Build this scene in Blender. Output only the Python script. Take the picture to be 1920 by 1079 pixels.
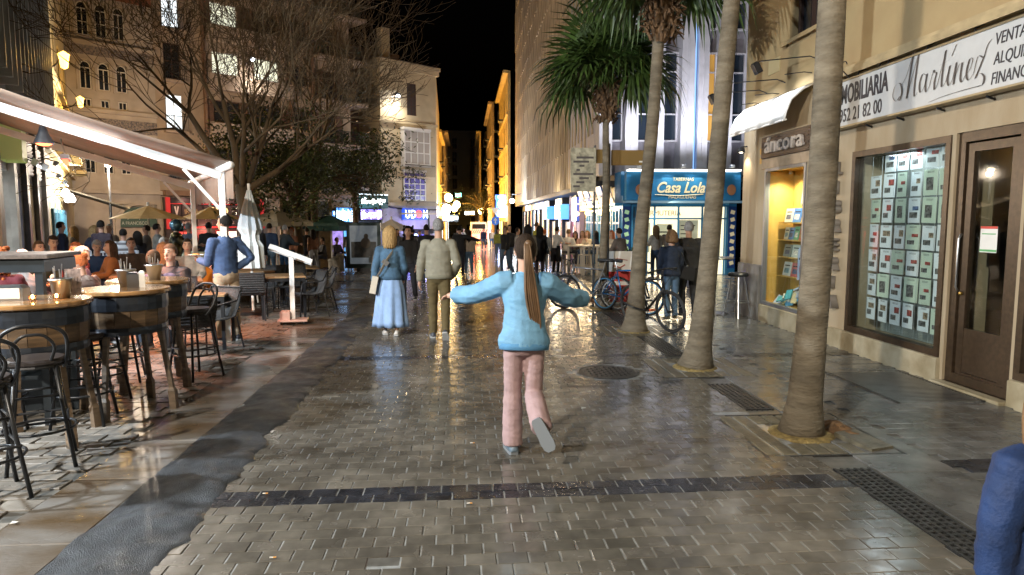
import bpy, bmesh, math, random
from math import sin, cos, pi, radians as R, atan2, sqrt, floor
from mathutils import Vector, Matrix, noise
random.seed(7)
sc = bpy.context.scene
for o in list(bpy.data.objects): bpy.data.objects.remove(o)
C = sc.collection

# ------------------------------------------------------------------ camera, sky, exposure
PITCH, YAW, EYE, FOC = math.atan(128/1280), R(3.92), 1.75, 1280.0
cam = bpy.data.cameras.new('camera'); cam.lens = 24; cam.sensor_width = 36; cam.clip_end = 600; cam.clip_start = .05
camo = bpy.data.objects.new('camera', cam); C.objects.link(camo)
camo.location = (0, 0, EYE); camo.rotation_euler = (pi/2-PITCH, 0, -YAW)
sc.camera = camo
w = bpy.data.worlds.new('World'); sc.world = w; w.use_nodes = True
_bg = w.node_tree.nodes['Background']
_sky = w.node_tree.nodes.new('ShaderNodeTexSky'); _sky.sky_type = 'NISHITA'; _sky.sun_disc = False
_sky.sun_elevation = R(-4.5); _sky.sun_rotation = R(200)
_hs = w.node_tree.nodes.new('ShaderNodeHueSaturation'); _hs.inputs['Saturation'].default_value = .55
w.node_tree.links.new(_sky.outputs[0], _hs.inputs['Color']); w.node_tree.links.new(_hs.outputs[0], _bg.inputs[0]); _bg.inputs[1].default_value = .10
sc.view_settings.view_transform = 'Standard'; sc.view_settings.look = 'None'
sc.view_settings.exposure = 0.15; sc.view_settings.gamma = 1; sc.view_settings.use_curve_mapping = False
sc.render.engine = 'CYCLES'
sc.cycles.use_denoising = True
try: sc.cycles.denoiser = 'OPENIMAGEDENOISE'
except Exception: pass
sc.cycles.max_bounces = 6; sc.cycles.diffuse_bounces = 3; sc.cycles.glossy_bounces = 3; sc.cycles.transmission_bounces = 4
sc.cycles.sample_clamp_indirect = 6; sc.cycles.sample_clamp_direct = 30
sc.cycles.caustics_reflective = False; sc.cycles.caustics_refractive = False

# ------------------------------------------------------------------ helpers
def gz(y):                                   # the street falls away gently beyond 12 m
    t = y-12
    return 0.0 if t <= 0 else (-.027*t*t/12 if t < 6 else (-.027*(t-3) if t < 23 else -.54-.012*(t-23)))
def at(u, D):                                # a column of the survey photo and a distance -> place on the ground
    xc = (u-960)/FOC*D
    x = xc*cos(YAW)+D*sin(YAW); y = D*cos(YAW)-xc*sin(YAW)
    return x, y, gz(y)
def hgt(v, D): return EYE+(412-v)/FOC*D      # height of a survey row at a distance

class MB:
    """collects shapes, builds ONE mesh"""
    def __init__(s): s.v = []; s.f = []; s.m = []; s.mi = 0; s.M = None
    def add(s, vs, fs):
        b = len(s.v)
        if s.M is not None: vs = [tuple(s.M @ Vector(p)) for p in vs]
        s.v += [tuple(p) for p in vs]
        s.f += [tuple(i+b for i in f) for f in fs]; s.m += [s.mi]*len(fs)
        return s
    def box(s, x0, x1, y0, y1, z0, z1):
        return s.add([(x0,y0,z0),(x1,y0,z0),(x1,y1,z0),(x0,y1,z0),(x0,y0,z1),(x1,y0,z1),(x1,y1,z1),(x0,y1,z1)],
              [(3,2,1,0),(4,5,6,7),(0,1,5,4),(1,2,6,5),(2,3,7,6),(3,0,4,7)])
    def bev(s, x0, x1, y0, y1, z0, z1, b=.01):   # box with chamfered top edges
        return s.add([(x0,y0,z0),(x1,y0,z0),(x1,y1,z0),(x0,y1,z0),(x0,y0,z1-b),(x1,y0,z1-b),(x1,y1,z1-b),(x0,y1,z1-b),
                      (x0+b,y0+b,z1),(x1-b,y0+b,z1),(x1-b,y1-b,z1),(x0+b,y1-b,z1)],
              [(0,1,5,4),(1,2,6,5),(2,3,7,6),(3,0,4,7),(4,5,9,8),(5,6,10,9),(6,7,11,10),(7,4,8,11),(8,9,10,11)])
    def obox(s, c, sx, sy, sz, rz=0, rx=0, ry=0):
        M = Matrix.Translation(c) @ Matrix.Rotation(rz,4,'Z') @ Matrix.Rotation(rx,4,'X') @ Matrix.Rotation(ry,4,'Y')
        vs = [tuple(M @ Vector((a*sx/2,b*sy/2,d*sz/2))) for a,b,d in ((-1,-1,-1),(1,-1,-1),(1,1,-1),(-1,1,-1),(-1,-1,1),(1,-1,1),(1,1,1),(-1,1,1))]
        return s.add(vs, [(3,2,1,0),(4,5,6,7),(0,1,5,4),(1,2,6,5),(2,3,7,6),(3,0,4,7)])
    def bar(s, p0, p1, w, d=None, up=(0,0,1)):     # square bar between two points
        p0, p1 = Vector(p0), Vector(p1); t = (p1-p0).normalized(); d = d or w
        a = t.cross(Vector(up))
        if a.length < 1e-3: a = t.cross(Vector((0,1,0)))
        a.normalize(); b = a.cross(t)
        vs = [p+a*i*w/2+b*j*d/2 for p in (p0,p1) for i,j in ((-1,-1),(1,-1),(1,1),(-1,1))]
        return s.add(vs, [(0,1,2,3),(7,6,5,4),(0,4,5,1),(1,5,6,2),(2,6,7,3),(3,7,4,0)])
    def tube(s, pts, r, n=8, cap=True, closed=False, flat=None):
        pts = [Vector(p) for p in pts]; k = len(pts)
        if not hasattr(r, '__len__'): r = [r]*k
        vs = []; a = None
        for i,p in enumerate(pts):
            if closed: t = pts[(i+1)%k]-pts[i-1]
            else: t = pts[min(i+1,k-1)]-pts[max(i-1,0)]
            if t.length < 1e-9: t = Vector((0,0,1))
            t.normalize()
            if a is None:
                a = t.cross(Vector((0,0,1)))
                if a.length < .1: a = t.cross(Vector((0,1,0)))
            a = (a-t*a.dot(t))
            if a.length < 1e-6: a = t.orthogonal()
            a.normalize(); b = t.cross(a)
            rr = r[i]; ra, rb = rr if hasattr(rr,'__len__') else (rr, rr)
            vs += [p+a*cos(2*pi*j/n)*ra+b*sin(2*pi*j/n)*rb for j in range(n)]
        fs = []
        for i in range(k if closed else k-1):
            i2 = (i+1)%k
            fs += [(i*n+j, i*n+(j+1)%n, i2*n+(j+1)%n, i2*n+j) for j in range(n)]
        if cap and not closed: fs += [tuple(range(n-1,-1,-1)), tuple((k-1)*n+j for j in range(n))]
        return s.add(vs, fs)
    def rings(s, rings, cap=True):               # loft of equal-length point rings
        n = len(rings[0]); vs = [p for r in rings for p in r]; fs = []
        for i in range(len(rings)-1): fs += [(i*n+j, i*n+(j+1)%n, (i+1)*n+(j+1)%n, (i+1)*n+j) for j in range(n)]
        if cap: fs += [tuple(range(n-1,-1,-1)), tuple((len(rings)-1)*n+j for j in range(n))]
        return s.add(vs, fs)
    def lathe(s, prof, n=16, c=(0,0,0), cap=True):   # prof: (r,z)
        return s.rings([[(c[0]+r*cos(2*pi*j/n), c[1]+r*sin(2*pi*j/n), c[2]+z) for j in range(n)] for r,z in prof], cap)
    def ell(s, c, rx, ry, rz, n=10, k=7, Mx=None):
        vs = [(0,0,-1)]+[(sin(pi*i/k)*cos(2*pi*j/n), sin(pi*i/k)*sin(2*pi*j/n), -cos(pi*i/k)) for i in range(1,k) for j in range(n)]+[(0,0,1)]
        vs = [Vector((x*rx,y*ry,z*rz)) for x,y,z in vs]
        if Mx is not None: vs = [Mx @ p for p in vs]
        vs = [p+Vector(c) for p in vs]; L = len(vs)-1
        fs = [(0, 1+(j+1)%n, 1+j) for j in range(n)]
        for i in range(k-2): fs += [(1+i*n+j, 1+i*n+(j+1)%n, 1+(i+1)*n+(j+1)%n, 1+(i+1)*n+j) for j in range(n)]
        fs += [(1+(k-2)*n+j, 1+(k-2)*n+(j+1)%n, L) for j in range(n)]
        return s.add(vs, fs)
    def cap(s, p0, p1, r0, r1, n=8):             # capsule
        s.tube([p0,p1],[r0,r1],n); s.ell(p0,r0,r0,r0,n,5); s.ell(p1,r1,r1,r1,n,5); return s
    def prism(s, poly, z0, z1, axis='z'):        # extruded outline
        n = len(poly)
        f = {'z': lambda a,b,h:(a,b,h), 'y': lambda a,b,h:(a,h,b), 'x': lambda a,b,h:(h,a,b)}[axis]
        vs = [f(a,b,z0) for a,b in poly]+[f(a,b,z1) for a,b in poly]
        return s.add(vs, [tuple(range(n-1,-1,-1)), tuple(range(n,2*n))]+[(j,(j+1)%n,n+(j+1)%n,n+j) for j in range(n)])
    def mesh(s, name, mats, smooth=False, fix=True):
        me = bpy.data.meshes.new(name); me.from_pydata(s.v, [], s.f)
        for m in (mats if isinstance(mats,(list,tuple)) else [mats]): me.materials.append(m)
        if len(me.materials) > 1: me.polygons.foreach_set('material_index', s.m)
        if smooth: me.polygons.foreach_set('use_smooth', [True]*len(me.polygons))
        if fix and len(s.f) < 60000:
            bm = bmesh.new(); bm.from_mesh(me); bmesh.ops.recalc_face_normals(bm, faces=bm.faces); bm.to_mesh(me); bm.free()
        me.update(); return me
    def build(s, name, mats, parent=None, smooth=False, loc=None, fix=True):
        return put(name, s.mesh(name, mats, smooth, fix), parent, loc)

def put(name, me, parent=None, loc=None, rot=None):
    o = bpy.data.objects.new(name, me); C.objects.link(o)
    if parent is not None: o.parent = parent
    if loc is not None: o.location = loc
    if rot is not None: o.rotation_euler = rot
    return o
def tag(o, label=None, cat=None, group=None, kind=None):
    if label: o['label'] = label
    if cat: o['category'] = cat
    if group: o['group'] = group
    if kind: o['kind'] = kind
    return o
def thing(name, label, cat, loc=(0,0,0), rz=0, group=None):
    o = bpy.data.objects.new(name, None); o.empty_display_size = .1; C.objects.link(o)
    o.location = loc; o.rotation_euler = (0,0,rz)
    return tag(o, label, cat, group)
def dup(o, parent=None, loc=None, rz=None, label=None, group=None):
    c = o.copy(); C.objects.link(c)
    if parent is not None: c.parent = parent
    if loc is not None: c.location = loc
    if rz is not None: c.rotation_euler = (0,0,rz)
    if label: c['label'] = label
    if group: c['group'] = group
    for ch in list(o.children): dup(ch, c)
    return c
def arc(c, r, a0, a1, n, plane='xz'):
    out = []
    for i in range(n+1):
        a = a0+(a1-a0)*i/n; p, q = r*cos(a), r*sin(a)
        out.append({'xz':(c[0]+p,c[1],c[2]+q),'xy':(c[0]+p,c[1]+q,c[2]),'yz':(c[0],c[1]+p,c[2]+q)}[plane])
    return out
def spline(pts, k=6):
    pts = [Vector(p) for p in pts]; out = []
    for i in range(len(pts)-1):
        p0,p1,p2,p3 = pts[max(i-1,0)],pts[i],pts[i+1],pts[min(i+2,len(pts)-1)]
        for j in range(k):
            t = j/k
            out.append(.5*((2*p1)+(p2-p0)*t+(2*p0-5*p1+4*p2-p3)*t*t+(3*p1-p0-3*p2+p3)*t*t*t))
    out.append(pts[-1]); return out

# ------------------------------------------------------------------ materials
MATS = {}
def mat(name, col, rough=.6, metal=0, var=.0, nscale=6, bump=0, bscale=40, emit=0, ecol=None, rvar=0, stretch=None, rand=0, col2=None, spec=None, coat=0, alpha=1, trans=0, sheen=0, world=False, blot=0):
    if name in MATS: return MATS[name]
    m = bpy.data.materials.new(name); m.use_nodes = True; nt = m.node_tree; N = nt.nodes; L = nt.links
    b = N['Principled BSDF']; b.inputs['Base Color'].default_value = (*col,1)
    b.inputs['Roughness'].default_value = rough; b.inputs['Metallic'].default_value = metal
    if spec is not None: b.inputs['Specular IOR Level'].default_value = spec
    if coat: b.inputs['Coat Weight'].default_value = coat; b.inputs['Coat Roughness'].default_value = .08
    if trans: b.inputs['Transmission Weight'].default_value = trans
    if sheen: b.inputs['Sheen Weight'].default_value = sheen
    if emit:
        b.inputs['Emission Color'].default_value = (*(ecol or col),1); b.inputs['Emission Strength'].default_value = emit
    if var or bump or rvar or rand or col2:
        tc = N.new('ShaderNodeTexCoord'); mp = N.new('ShaderNodeMapping'); L.new(tc.outputs['Object'], mp.inputs[0])
        if world: gw = N.new('ShaderNodeNewGeometry'); L.new(gw.outputs['Position'], mp.inputs[0])
        if stretch: mp.inputs['Scale'].default_value = stretch
        nz = N.new('ShaderNodeTexNoise'); nz.inputs['Scale'].default_value = nscale; nz.inputs['Detail'].default_value = 5; L.new(mp.outputs[0], nz.inputs[0])
        cr = N.new('ShaderNodeMix'); cr.data_type = 'RGBA'
        c2 = col2 or tuple(max(0,c*(1-var)) for c in col); c1 = col if col2 else tuple(c*(1+var) for c in col)
        cr.inputs[6].default_value = (*c1,1); cr.inputs[7].default_value = (*c2,1)
        mr = N.new('ShaderNodeMapRange'); mr.inputs[1].default_value = .35; mr.inputs[2].default_value = .65; L.new(nz.outputs[0], mr.inputs[0]); L.new(mr.outputs[0], cr.inputs[0])
        outc = cr.outputs[2]
        if rand:
            oi = N.new('ShaderNodeObjectInfo'); ge = N.new('ShaderNodeNewGeometry'); ad = N.new('ShaderNodeMath'); ad.operation = 'ADD'
            L.new(oi.outputs['Random'], ad.inputs[0]); L.new(ge.outputs['Random Per Island'], ad.inputs[1])
            fr = N.new('ShaderNodeMath'); fr.operation = 'FRACT'; L.new(ad.outputs[0], fr.inputs[0])
            mr2 = N.new('ShaderNodeMapRange'); mr2.inputs[3].default_value = 1-rand; mr2.inputs[4].default_value = 1+rand; L.new(fr.outputs[0], mr2.inputs[0])
            hs = N.new('ShaderNodeHueSaturation'); L.new(mr2.outputs[0], hs.inputs['Value']); L.new(outc, hs.inputs['Color']); outc = hs.outputs[0]
        if blot:
            nl = N.new('ShaderNodeTexNoise'); nl.inputs['Scale'].default_value = .9; nl.inputs['Detail'].default_value = 6; nl.inputs['Roughness'].default_value = .65; L.new(mp.outputs[0], nl.inputs[0])
            ml = N.new('ShaderNodeMapRange'); ml.inputs[1].default_value = .36; ml.inputs[2].default_value = .64; ml.inputs[3].default_value = 1-blot; ml.inputs[4].default_value = 1+blot*.7; L.new(nl.outputs[0], ml.inputs[0])
            hl = N.new('ShaderNodeHueSaturation'); L.new(ml.outputs[0], hl.inputs['Value']); L.new(outc, hl.inputs['Color']); outc = hl.outputs[0]
        L.new(outc, b.inputs['Base Color'])
        if rvar:
            nr = N.new('ShaderNodeTexNoise'); nr.inputs['Scale'].default_value = nscale*.6; nr.inputs['Detail'].default_value = 3; L.new(mp.outputs[0], nr.inputs[0])
            mr3 = N.new('ShaderNodeMapRange'); mr3.inputs[1].default_value = .35; mr3.inputs[2].default_value = .65
            mr3.inputs[3].default_value = max(.02,rough-rvar); mr3.inputs[4].default_value = rough+rvar; L.new(nr.outputs[0], mr3.inputs[0]); L.new(mr3.outputs[0], b.inputs['Roughness'])
        if bump:
            nb = N.new('ShaderNodeTexNoise'); nb.inputs['Scale'].default_value = bscale; nb.inputs['Detail'].default_value = 4; L.new(mp.outputs[0], nb.inputs[0])
            bp = N.new('ShaderNodeBump'); bp.inputs['Strength'].default_value = bump; bp.inputs['Distance'].default_value = .02; L.new(nb.outputs[0], bp.inputs['Height']); L.new(bp.outputs[0], b.inputs['Normal'])
    MATS[name] = m; return m
def emi(name, col, s): return mat(name, tuple(min(1,c)*.5 for c in col), .5, emit=s, ecol=col)
def glass(name, col=(.9,.95,.95), rough=.02, mix=.12):
    """thin pane: mostly clear, mirror-like at grazing angles"""
    if name in MATS: return MATS[name]
    m = bpy.data.materials.new(name); m.use_nodes = True; nt = m.node_tree; N = nt.nodes; L = nt.links
    N.remove(N['Principled BSDF']); out = N['Material Output']
    tr = N.new('ShaderNodeBsdfTransparent'); tr.inputs[0].default_value = (*col,1)
    gl = N.new('ShaderNodeBsdfGlossy'); gl.inputs['Roughness'].default_value = rough
    fr = N.new('ShaderNodeFresnel'); fr.inputs[0].default_value = 1.5
    ad = N.new('ShaderNodeMath'); ad.operation = 'MAXIMUM'; ad.inputs[1].default_value = mix; L.new(fr.outputs[0], ad.inputs[0])
    mx = N.new('ShaderNodeMixShader'); gm = N.new('ShaderNodeNewGeometry'); iv = N.new('ShaderNodeMath'); iv.operation = 'SUBTRACT'; iv.inputs[0].default_value = 1; L.new(gm.outputs['Backfacing'], iv.inputs[1])
    mu = N.new('ShaderNodeMath'); mu.operation = 'MULTIPLY'; L.new(ad.outputs[0], mu.inputs[0]); L.new(iv.outputs[0], mu.inputs[1]); L.new(mu.outputs[0], mx.inputs[0]); L.new(tr.outputs[0], mx.inputs[1]); L.new(gl.outputs[0], mx.inputs[2]); L.new(mx.outputs[0], out.inputs[0])
    MATS[name] = m; return m
def lamp(kind, loc, power, col, size=.1, aim=None, angle=100, blend=.6, parent=None, name='bulb'):
    l = bpy.data.lights.new(name, kind); l.energy = power; l.color = col
    if kind == 'AREA': l.size = size
    else: l.shadow_soft_size = size
    if kind == 'SPOT': l.spot_size = R(angle); l.spot_blend = blend
    o = bpy.data.objects.new(name, l); C.objects.link(o)
    if parent is not None: o.parent = parent
    o.location = loc
    if aim is not None: o.rotation_euler = (Vector(aim)-Vector(loc)).to_track_quat('-Z','Y').to_euler()
    return o
_TXT = {}
def text(body, size, mt, parent, loc, ext=.004, shear=0, sx=1, align='LEFT', rot=(pi/2,0,0), name='lettering', bold=0, space=1, fit=None):
    key = (body,size,ext,shear,sx,align,bold,space)
    if key not in _TXT:
        cu = bpy.data.curves.new('t','FONT'); cu.body = body; cu.size = size; cu.extrude = ext; cu.shear = shear; cu.align_x = align
        cu.resolution_u = 3; cu.offset = bold; cu.space_character = space
        ob = bpy.data.objects.new('t', cu); C.objects.link(ob)
        me = bpy.data.meshes.new_from_object(ob.evaluated_get(bpy.context.evaluated_depsgraph_get()))
        bpy.data.objects.remove(ob); bpy.data.curves.remove(cu)
        if sx != 1:
            for v in me.vertices: v.co.x *= sx
        _TXT[key] = me
    me = _TXT[key].copy(); me.materials.clear(); me.materials.append(mt); me.name = name
    if fit:
        xs = [v.co.x for v in me.vertices]; q = fit/(max(xs)-min(xs)); x0 = min(xs)
        for v in me.vertices: v.co.x = (v.co.x-x0)*q
    return put(name, me, parent, loc, rot)

WHITE = (1,.97,.93); WARM = (1,.72,.42); COOL = (.75,.88,1); SODIUM = (1,.55,.1)
M_black = mat('black_metal', (.02,.022,.026), .38, .3, var=.3, nscale=9)
M_steel = mat('brushed_steel', (.55,.56,.58), .28, 1, var=.1)
M_wood = mat('oak_wood', (.2,.12,.06), .45, var=.4, nscale=4, stretch=(1,1,8), bump=.3, bscale=20, rand=.15)
M_woodtop = mat('varnished_table_wood', (.34,.19,.08), .22, var=.3, nscale=3, stretch=(1,9,1), coat=.5)
M_white = mat('white_paint', (.75,.75,.73), .5, var=.06)
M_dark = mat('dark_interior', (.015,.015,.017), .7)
M_glassdark = mat('dark_window_glass', (.012,.015,.02), .08, spec=.8)
# ------------------------------------------------------------------ ground
M_ground = mat('wet_plaza_stone', (.10,.09,.078), .2, var=.3, nscale=3, rvar=.12, bump=.12, bscale=30)
M_bed = mat('mortar_bed', (.24,.255,.26), .18, var=.2, nscale=12, bump=.05, bscale=60)  # glint of the paver joints is put into this lighter mortar colour
M_bed2 = mat('dark_mortar', (.10,.098,.09), .3, var=.25, nscale=12, world=True)
M_paver = mat('wet_paver', (.108,.100,.085), .2, world=True, blot=.38, var=.18, nscale=9, rvar=.09, rand=.2, bump=.04, bscale=22)
M_paverD = mat('dark_paver', (.018,.02,.026), .24, var=.4, nscale=9, rvar=.08, rand=.25, bump=.2, bscale=50)
M_sett = mat('terrace_stone', (.19,.175,.155), .34, var=.2, nscale=6, rvar=.12, rand=.12, bump=.1, bscale=24, world=True, blot=.3)
M_slab = mat('kerb_stone', (.20,.197,.19), .2, world=True, nscale=1.3, rvar=.15, rand=.1, bump=.1, bscale=30, stretch=(1,2.2,1), col2=(.09,.062,.035))
M_tile = mat('pavement_tile_stone', (.11,.112,.11), .2, world=True, blot=.3, var=.25, nscale=5, rvar=.1, rand=.15, bump=.1, bscale=40)
M_asph = mat('patched_asphalt', (.034,.04,.048), .5, var=.35, nscale=9, rvar=.2, bump=.8, bscale=150, world=True, blot=.5)
M_iron = mat('cast_iron', (.05,.05,.05), .4, .6, var=.4, nscale=14, bump=.3, bscale=60)

def sheet(name, x0, x1, y0, y1, dz, m, nx=1, ny=60, parent=None, edge=None):
    b = MB(); vs = []; fs = []
    for j in range(ny+1):
        y = y0+(y1-y0)*j/ny
        for i in range(nx+1):
            x = x0+(x1-x0)*i/nx
            if edge: x = edge(i/nx, y)
            vs.append((x,y,gz(y)+dz))
    for j in range(ny):
        for i in range(nx):
            a = j*(nx+1)+i; fs.append((a,a+1,a+nx+2,a+nx+1))
    b.add(vs,fs); return b.build(name, m, parent, smooth=True)
g = sheet('ground', -120, 120, -25, 260, -.06, M_ground, 1, 140); tag(g, kind='structure')
plaza = sheet('plaza', -40, -2.0, 14, 70, -.03, M_ground, 1, 60); tag(plaza, kind='structure')
bed = sheet('street_paving', -2.3, 2.56, 1.2, 22, -.005, M_bed, 1, 60); tag(bed, kind='structure')
far_road = sheet('street', -4.2, 5.6, 22.01, 200, -.012, mat('far_wet_paving', (.15,.125,.1), .16, var=.3, nscale=9, rvar=.06, bump=.08, bscale=10), 1, 120); tag(far_road, kind='structure')

def piece(sx, sy, h=.05, b=.003, seed=0, tilt=.005):
    r = random.Random(seed); m = MB()
    m.M = Matrix.Rotation(r.uniform(-tilt,tilt),4,'X') @ Matrix.Rotation(r.uniform(-tilt,tilt),4,'Y')
    m.bev(-sx/2,sx/2,-sy/2,sy/2,-h,0,b); return m
def paving(parent, name, cells, sx, sy, mats, keep=300, stuffname='paving_field', nvar=8, tilt=.005, gapx=.0095, gapy=.003, dark=None):
    """cells: (x, y, rz) ; nearest ones are objects, the rest one joined part"""
    cells = sorted(cells, key=lambda c: c[0]**2*.3+c[1]**2)
    var = [piece(sx-gapx, sy-gapy, seed=k+31, tilt=tilt).mesh(name, mats[0]) for k in range(nvar)]
    vard = [piece(sx-gapx, sy-gapy, seed=k+31, tilt=tilt*.5).mesh(name, mats[-1]) for k in range(3)]
    for i,(x,y,rz) in enumerate(cells[:keep]):
        me = random.choice(vard if dark and dark(x,y) else var)
        o = put(name, me, parent, (x,y,gz(y)+random.uniform(-.002,.002)), (0,0,rz+random.uniform(-.008,.008)))
    rest = cells[keep:]
    if rest:
        m = MB()
        for x,y,rz in rest:
            p = piece(sx-gapx, sy-gapy, b=.003 if y<7 else .0012, seed=random.randrange(99999), tilt=tilt*(1 if y<7 else .5)); p.mi = 0
            b = len(m.v); z = gz(y)+random.uniform(-.002,.002)
            m.v += [(a+x,c+y,d+z) for a,c,d in p.v]; m.f += [tuple(i+b for i in f) for f in p.f]
            m.m += [1 if dark and dark(x,y) else 0]*len(p.f)
        o = m.build(stuffname, list(mats), parent, fix=False); o['kind'] = 'stuff'

PX, PY = .166, .118
def ragged(y): return -1.53+.11*noise.noise((0,y*1.7,3))+.06*noise.noise((0,y*5,9))-.012*max(0,y-5)
cells = []; edge = MB(); j = 0; y = 2.2
def in_grate(x,y): return any(abs(x-px)<.56 and abs(y-py)<.56 for px,py in ((2.72,5.3),(2.72,7.83),(2.66,10.5),(2.7,13.2)))
while y < 21.8:
    x = -1.75+(j%2)*PX/2+random.uniform(-.01,.01)
    while x < 2.5:
        if x > ragged(y)-.16 and not in_grate(x-.08,y) and not (abs(x+.44)<.08 and abs(y-3.42)<.06) and (x-1.63)**2+(y-7.64)**2 > .42**2: cells.append((x,y+.012*x,.012))
        x += PX
    xe = x-PX/2+.004
    if xe < 2.55 and not in_grate(2.5,y): edge.bev(xe,2.572,y+.03-PY/2+.0015,y+.03+PY/2-.0015,gz(y)-.05,gz(y)+random.uniform(-.002,.001),.003)
    y += PY; j += 1
edge.build('cut_paver', M_paver, bed, fix=False)['kind'] = 'stuff'
MB().box(-.53,-.35,3.35,3.49,-.02,-.004).build('paver_gap', M_bed2, bed)
paving(bed, 'paver', cells, PX, PY, [M_paver, M_paverD], 300, 'paver_field', dark=lambda x,y: (4.17<y<4.4 or 8.48<y<8.7))

# asphalt patch with a ragged edge
m = MB(); ys = [1.2+.05*k for k in range(342)]
L = [(-2.13-.03*max(0,y-12)**1.3, y) for y in ys]; Rr = [(ragged(y)+.05*noise.noise((5,y*11,1))-.03*max(0,y-12)**1.3, y) for y in ys]
vs = []; nx = 12
for (xl,y),(xr,_) in zip(L,Rr):
    for i in range(nx+1):
        t = i/nx; x = xl+(xr-xl)*t
        vs.append((x, y, gz(y)+.006+.022*sin(pi*min(1,t*1.0))+.022*noise.noise((x*3,y*3,0))+.012*noise.noise((x*11,y*9,4)) if i<nx else gz(y)-.03))
m.add(vs, [(j*(nx+1)+i,j*(nx+1)+i+1,(j+1)*(nx+1)+i+1,(j+1)*(nx+1)+i) for j in range(len(ys)-1) for i in range(nx)])
tag(m.build('asphalt_strip', M_asph, smooth=True), kind='structure')

# kerb slabs on the terrace side
kb = sheet('kerb', -3.02, -2.13, 1.2, 26, -.012, M_bed2, 1, 50); tag(kb, kind='structure')
y = 1.5
kv = {}
while y < 25:
    L_ = random.choice((.8,.95,1.1)); wid = .5+.03*max(0,y-4)*(y<14)+.3*(y>=14)
    key = (L_, round(wid,1))
    if key not in kv: kv[key] = piece(key[1], L_-.006, .06, .005, 3, .002).mesh('kerb_slab', M_slab)
    put('kerb_slab', kv[key], kb, (-2.135-key[1]/2-.03*max(0,y-12)**1.3, y+L_/2, gz(y)), (0,0,.0)); y += L_

# terrace setts
tb = sheet('terrace_paving', -10, -2.66, 1.5, 14, -.016, mat('terrace_joint', (.06,.05,.045), .4, var=.3, nscale=8), 1, 40); tag(tb, kind='structure')
cells = []; j = 0; y = 2.2
while y < 14:
    x = -2.75-(j%2)*.12-(.03*max(0,y-4))
    while x > -9:
        yy = y+.07*sin(x*2.3+.4*y)
        cells.append((x+random.uniform(-.008,.008),yy,.16*cos(x*2.3+.4*y))); x -= .245
    y += .165; j += 1
paving(tb, 'terrace_sett', [c for c in cells if c[1]<13.8], .24, .16, [M_sett, M_sett], 300, 'terrace_sett_field', gapx=.009, gapy=.008, tilt=.004)

# right pavement: edge slabs, tiles
rp = sheet('pavement', 2.5, 6.2, 1.2, 26, -.012, M_bed2, 1, 60); tag(rp, kind='structure')
esl = [piece(.56,.99,.05,.004,k,.002).mesh('edge_slab', M_slab if False else M_tile) for k in range(3)]
for k in range(22): put('edge_slab', random.choice(esl), rp, (3.155, 1.9+k, gz(1.9+k)))
cells = []
j = 0; y = 1.8
while y < 24:
    x = 3.53+(j%2)*.0
    while x < 5.1+ (3 if y>12.6 else 0): cells.append((x+.09*(j%2),y,0)); x += .2
    y += .125; j += 1
paving(rp, 'pavement_tile', [c for c in cells if c[0] < (5.06 if c[1]<12.5 else 9)], .2, .125, [M_tile, M_paverD], 300, 'pavement_tile_field', gapx=.003, gapy=.003, tilt=.004, dark=lambda x,y: (4.3<y<4.56 and x<4.35) or 8.35<y<8.6)

# drain channel along the palms
dr = thing('drain_channel', 'dark slotted drain channel running along the row of palms', 'drain', (2.71,0,0))
m = MB(); m.box(-.13,.13,1.5,14,-.05,-.03); m.build('channel_bed', M_dark, dr)
m = MB()
for xx in (-.125,-.075,-.025,.025,.075,.125): m.box(xx-.009,xx+.009,0,.496,-.03,.004)
for k in range(10): m.box(-.125,.125,.012+k*.05,.034+k*.05,-.03,.001+(k%2)*.001)
gm = m.mesh('drain_grate', M_iron)
y = 1.5
while y < 13.9:
    if not any(py-.95 < y < py+.46 for py in (5.3,7.83,10.5,13.2)): put('drain_grate', gm, dr, (0,y,gz(y)))
    y += .5
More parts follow.
